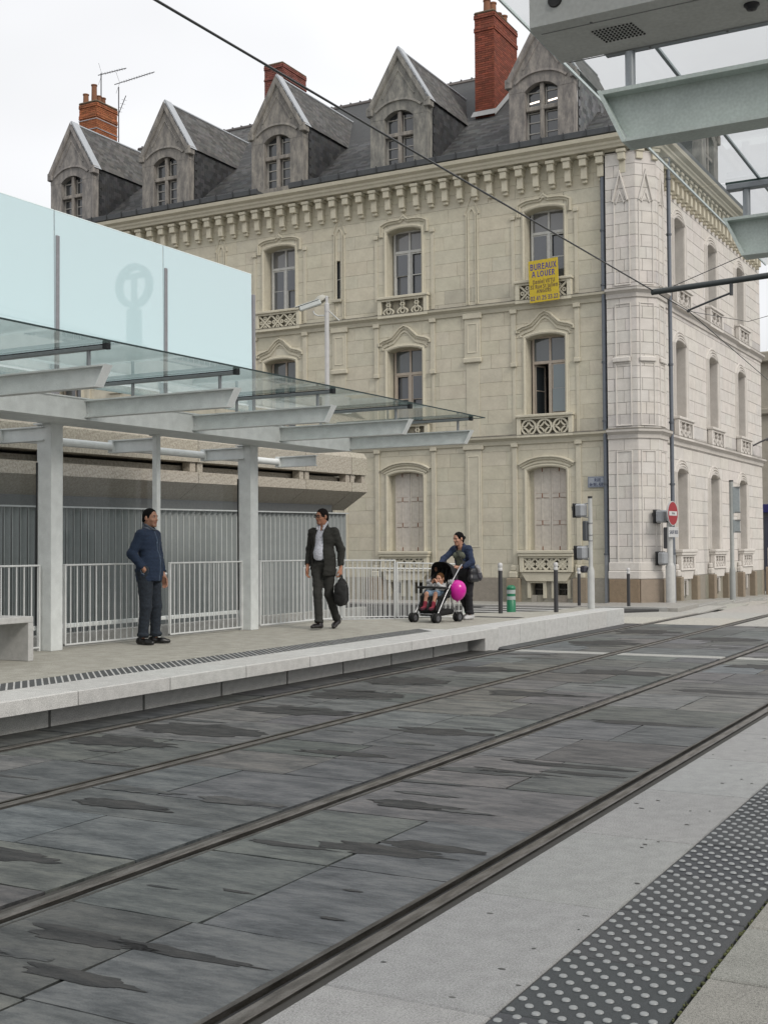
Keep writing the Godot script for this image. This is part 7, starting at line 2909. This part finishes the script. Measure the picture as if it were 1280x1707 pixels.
	# ---- the balloon tied to the side
	var bl := thing("balloon", "bright pink balloon tied to the left side of the pushchair", "balloon", V(-8.63, P + 0.34, -18.42), 0.0)
	mb = MB.new(Color(0.56, 0.015, 0.30))
	var pr := []
	for i in 15:
		var a := PI * i / 14.0
		pr.append(Vector2(0.148 * sin(a) * (1.0 - 0.10 * cos(a)), 0.18 - 0.175 * cos(a)))
	pr[0] = Vector2(0.0, 0.002)
	pr[14] = Vector2(0.0, 0.356)
	mb.lathe(pr, 24)
	mb.lathe([Vector2(0.016, -0.012), Vector2(0.006, 0.004), Vector2(0.01, 0.02)], 10)
	put("balloon_skin", mb, "balloon", bl)
	mb = MB.new(Color(0.65, 0.65, 0.63))
	mb.tube([V(0.0, 0.0, 0.0), V(-0.10, 0.10, 0.10), V(-0.11, 0.36, 0.12)], 0.004, 5)
	put("ribbon", mb, "plastic", bl)


func _ready():
	# ---- camera
	var cam := Camera3D.new()
	cam.name = "camera"
	var pitch := atan(63.5 / 2030.0)
	var yaw := atan(1103.0 / 2030.0)
	var roll := 0.0065
	cam.transform = Transform3D(Basis(V(0, 1, 0), yaw) * Basis(V(1, 0, 0), pitch) * Basis(V(0, 0, 1), -roll), V(0, EYE, 0))
	cam.fov = rad_to_deg(2.0 * atan(853.5 / 2030.0))
	cam.near = 0.05
	cam.far = 900.0
	add_child(cam)
	cam.current = true
	# ---- overcast sky
	var we := WorldEnvironment.new()
	we.name = "world"
	var env := Environment.new()
	env.background_mode = Environment.BG_SKY
	var sky := Sky.new()
	var sm := PanoramaSkyMaterial.new()
	sm.panorama = cloud_sky()
	sm.energy_multiplier = 1.0
	sky.sky_material = sm
	env.sky = sky
	env.tonemap_mode = Environment.TONE_MAPPER_LINEAR
	env.tonemap_exposure = 1.18
	env.sdfgi_enabled = true
	env.ssao_enabled = true
	env.ssil_enabled = true
	we.environment = env
	add_child(we)
	var sun := DirectionalLight3D.new()
	sun.name = "sun"
	sun.light_energy = 0.5
	sun.light_angular_distance = 20.0
	sun.light_color = Color(1.0, 0.97, 0.93)
	sun.shadow_enabled = true
	sun.rotation_degrees = V(-38, 70, 0)
	add_child(sun)
	make_materials()
	mat("steel_stud", 0.45, null, Vector3.ONE, null, 1.0, 0.2)
	lumin("tube_light", Color(1.0, 0.92, 0.85), 1.6)
	rng.seed = 1
	build_ground()
	build_near_platform()
	build_far_platform()
	build_stone_building()
	build_concrete()
	build_louvres()
	build_far_shelter()
	build_near_shelter()
	build_railings()
	build_bench()
	build_signals()
	build_bollards()
	build_sign_and_plate()
	build_mast()
	build_wires()
	build_background()
	build_people()
	build_pushchair()


func cloud_sky() -> ImageTexture:
	var w := 512
	var h := 256
	var f := FastNoiseLite.new()
	f.seed = 4
	f.frequency = 1.1
	f.fractal_octaves = 4
	var im := Image.create(w, h, false, Image.FORMAT_RGBF)
	for y in h:
		var el := (0.5 - (y + 0.5) / h) * PI
		for x in w:
			var az := (x + 0.5) / w * TAU
			var d := V(cos(el) * cos(az), sin(el), cos(el) * sin(az))
			var n := f.get_noise_3d(d.x * 2.0, d.y * 4.0, d.z * 2.0)
			var b := 0.675 + 0.15 * n + 0.40 * maxf(d.y, 0.0)
			var c := Color(b * 0.985, b * 0.995, b * 1.02)
			if d.y < 0.0:
				c = Color(0.32, 0.32, 0.31)
			im.set_pixel(x, y, c)
	return ImageTexture.create_from_image(im)
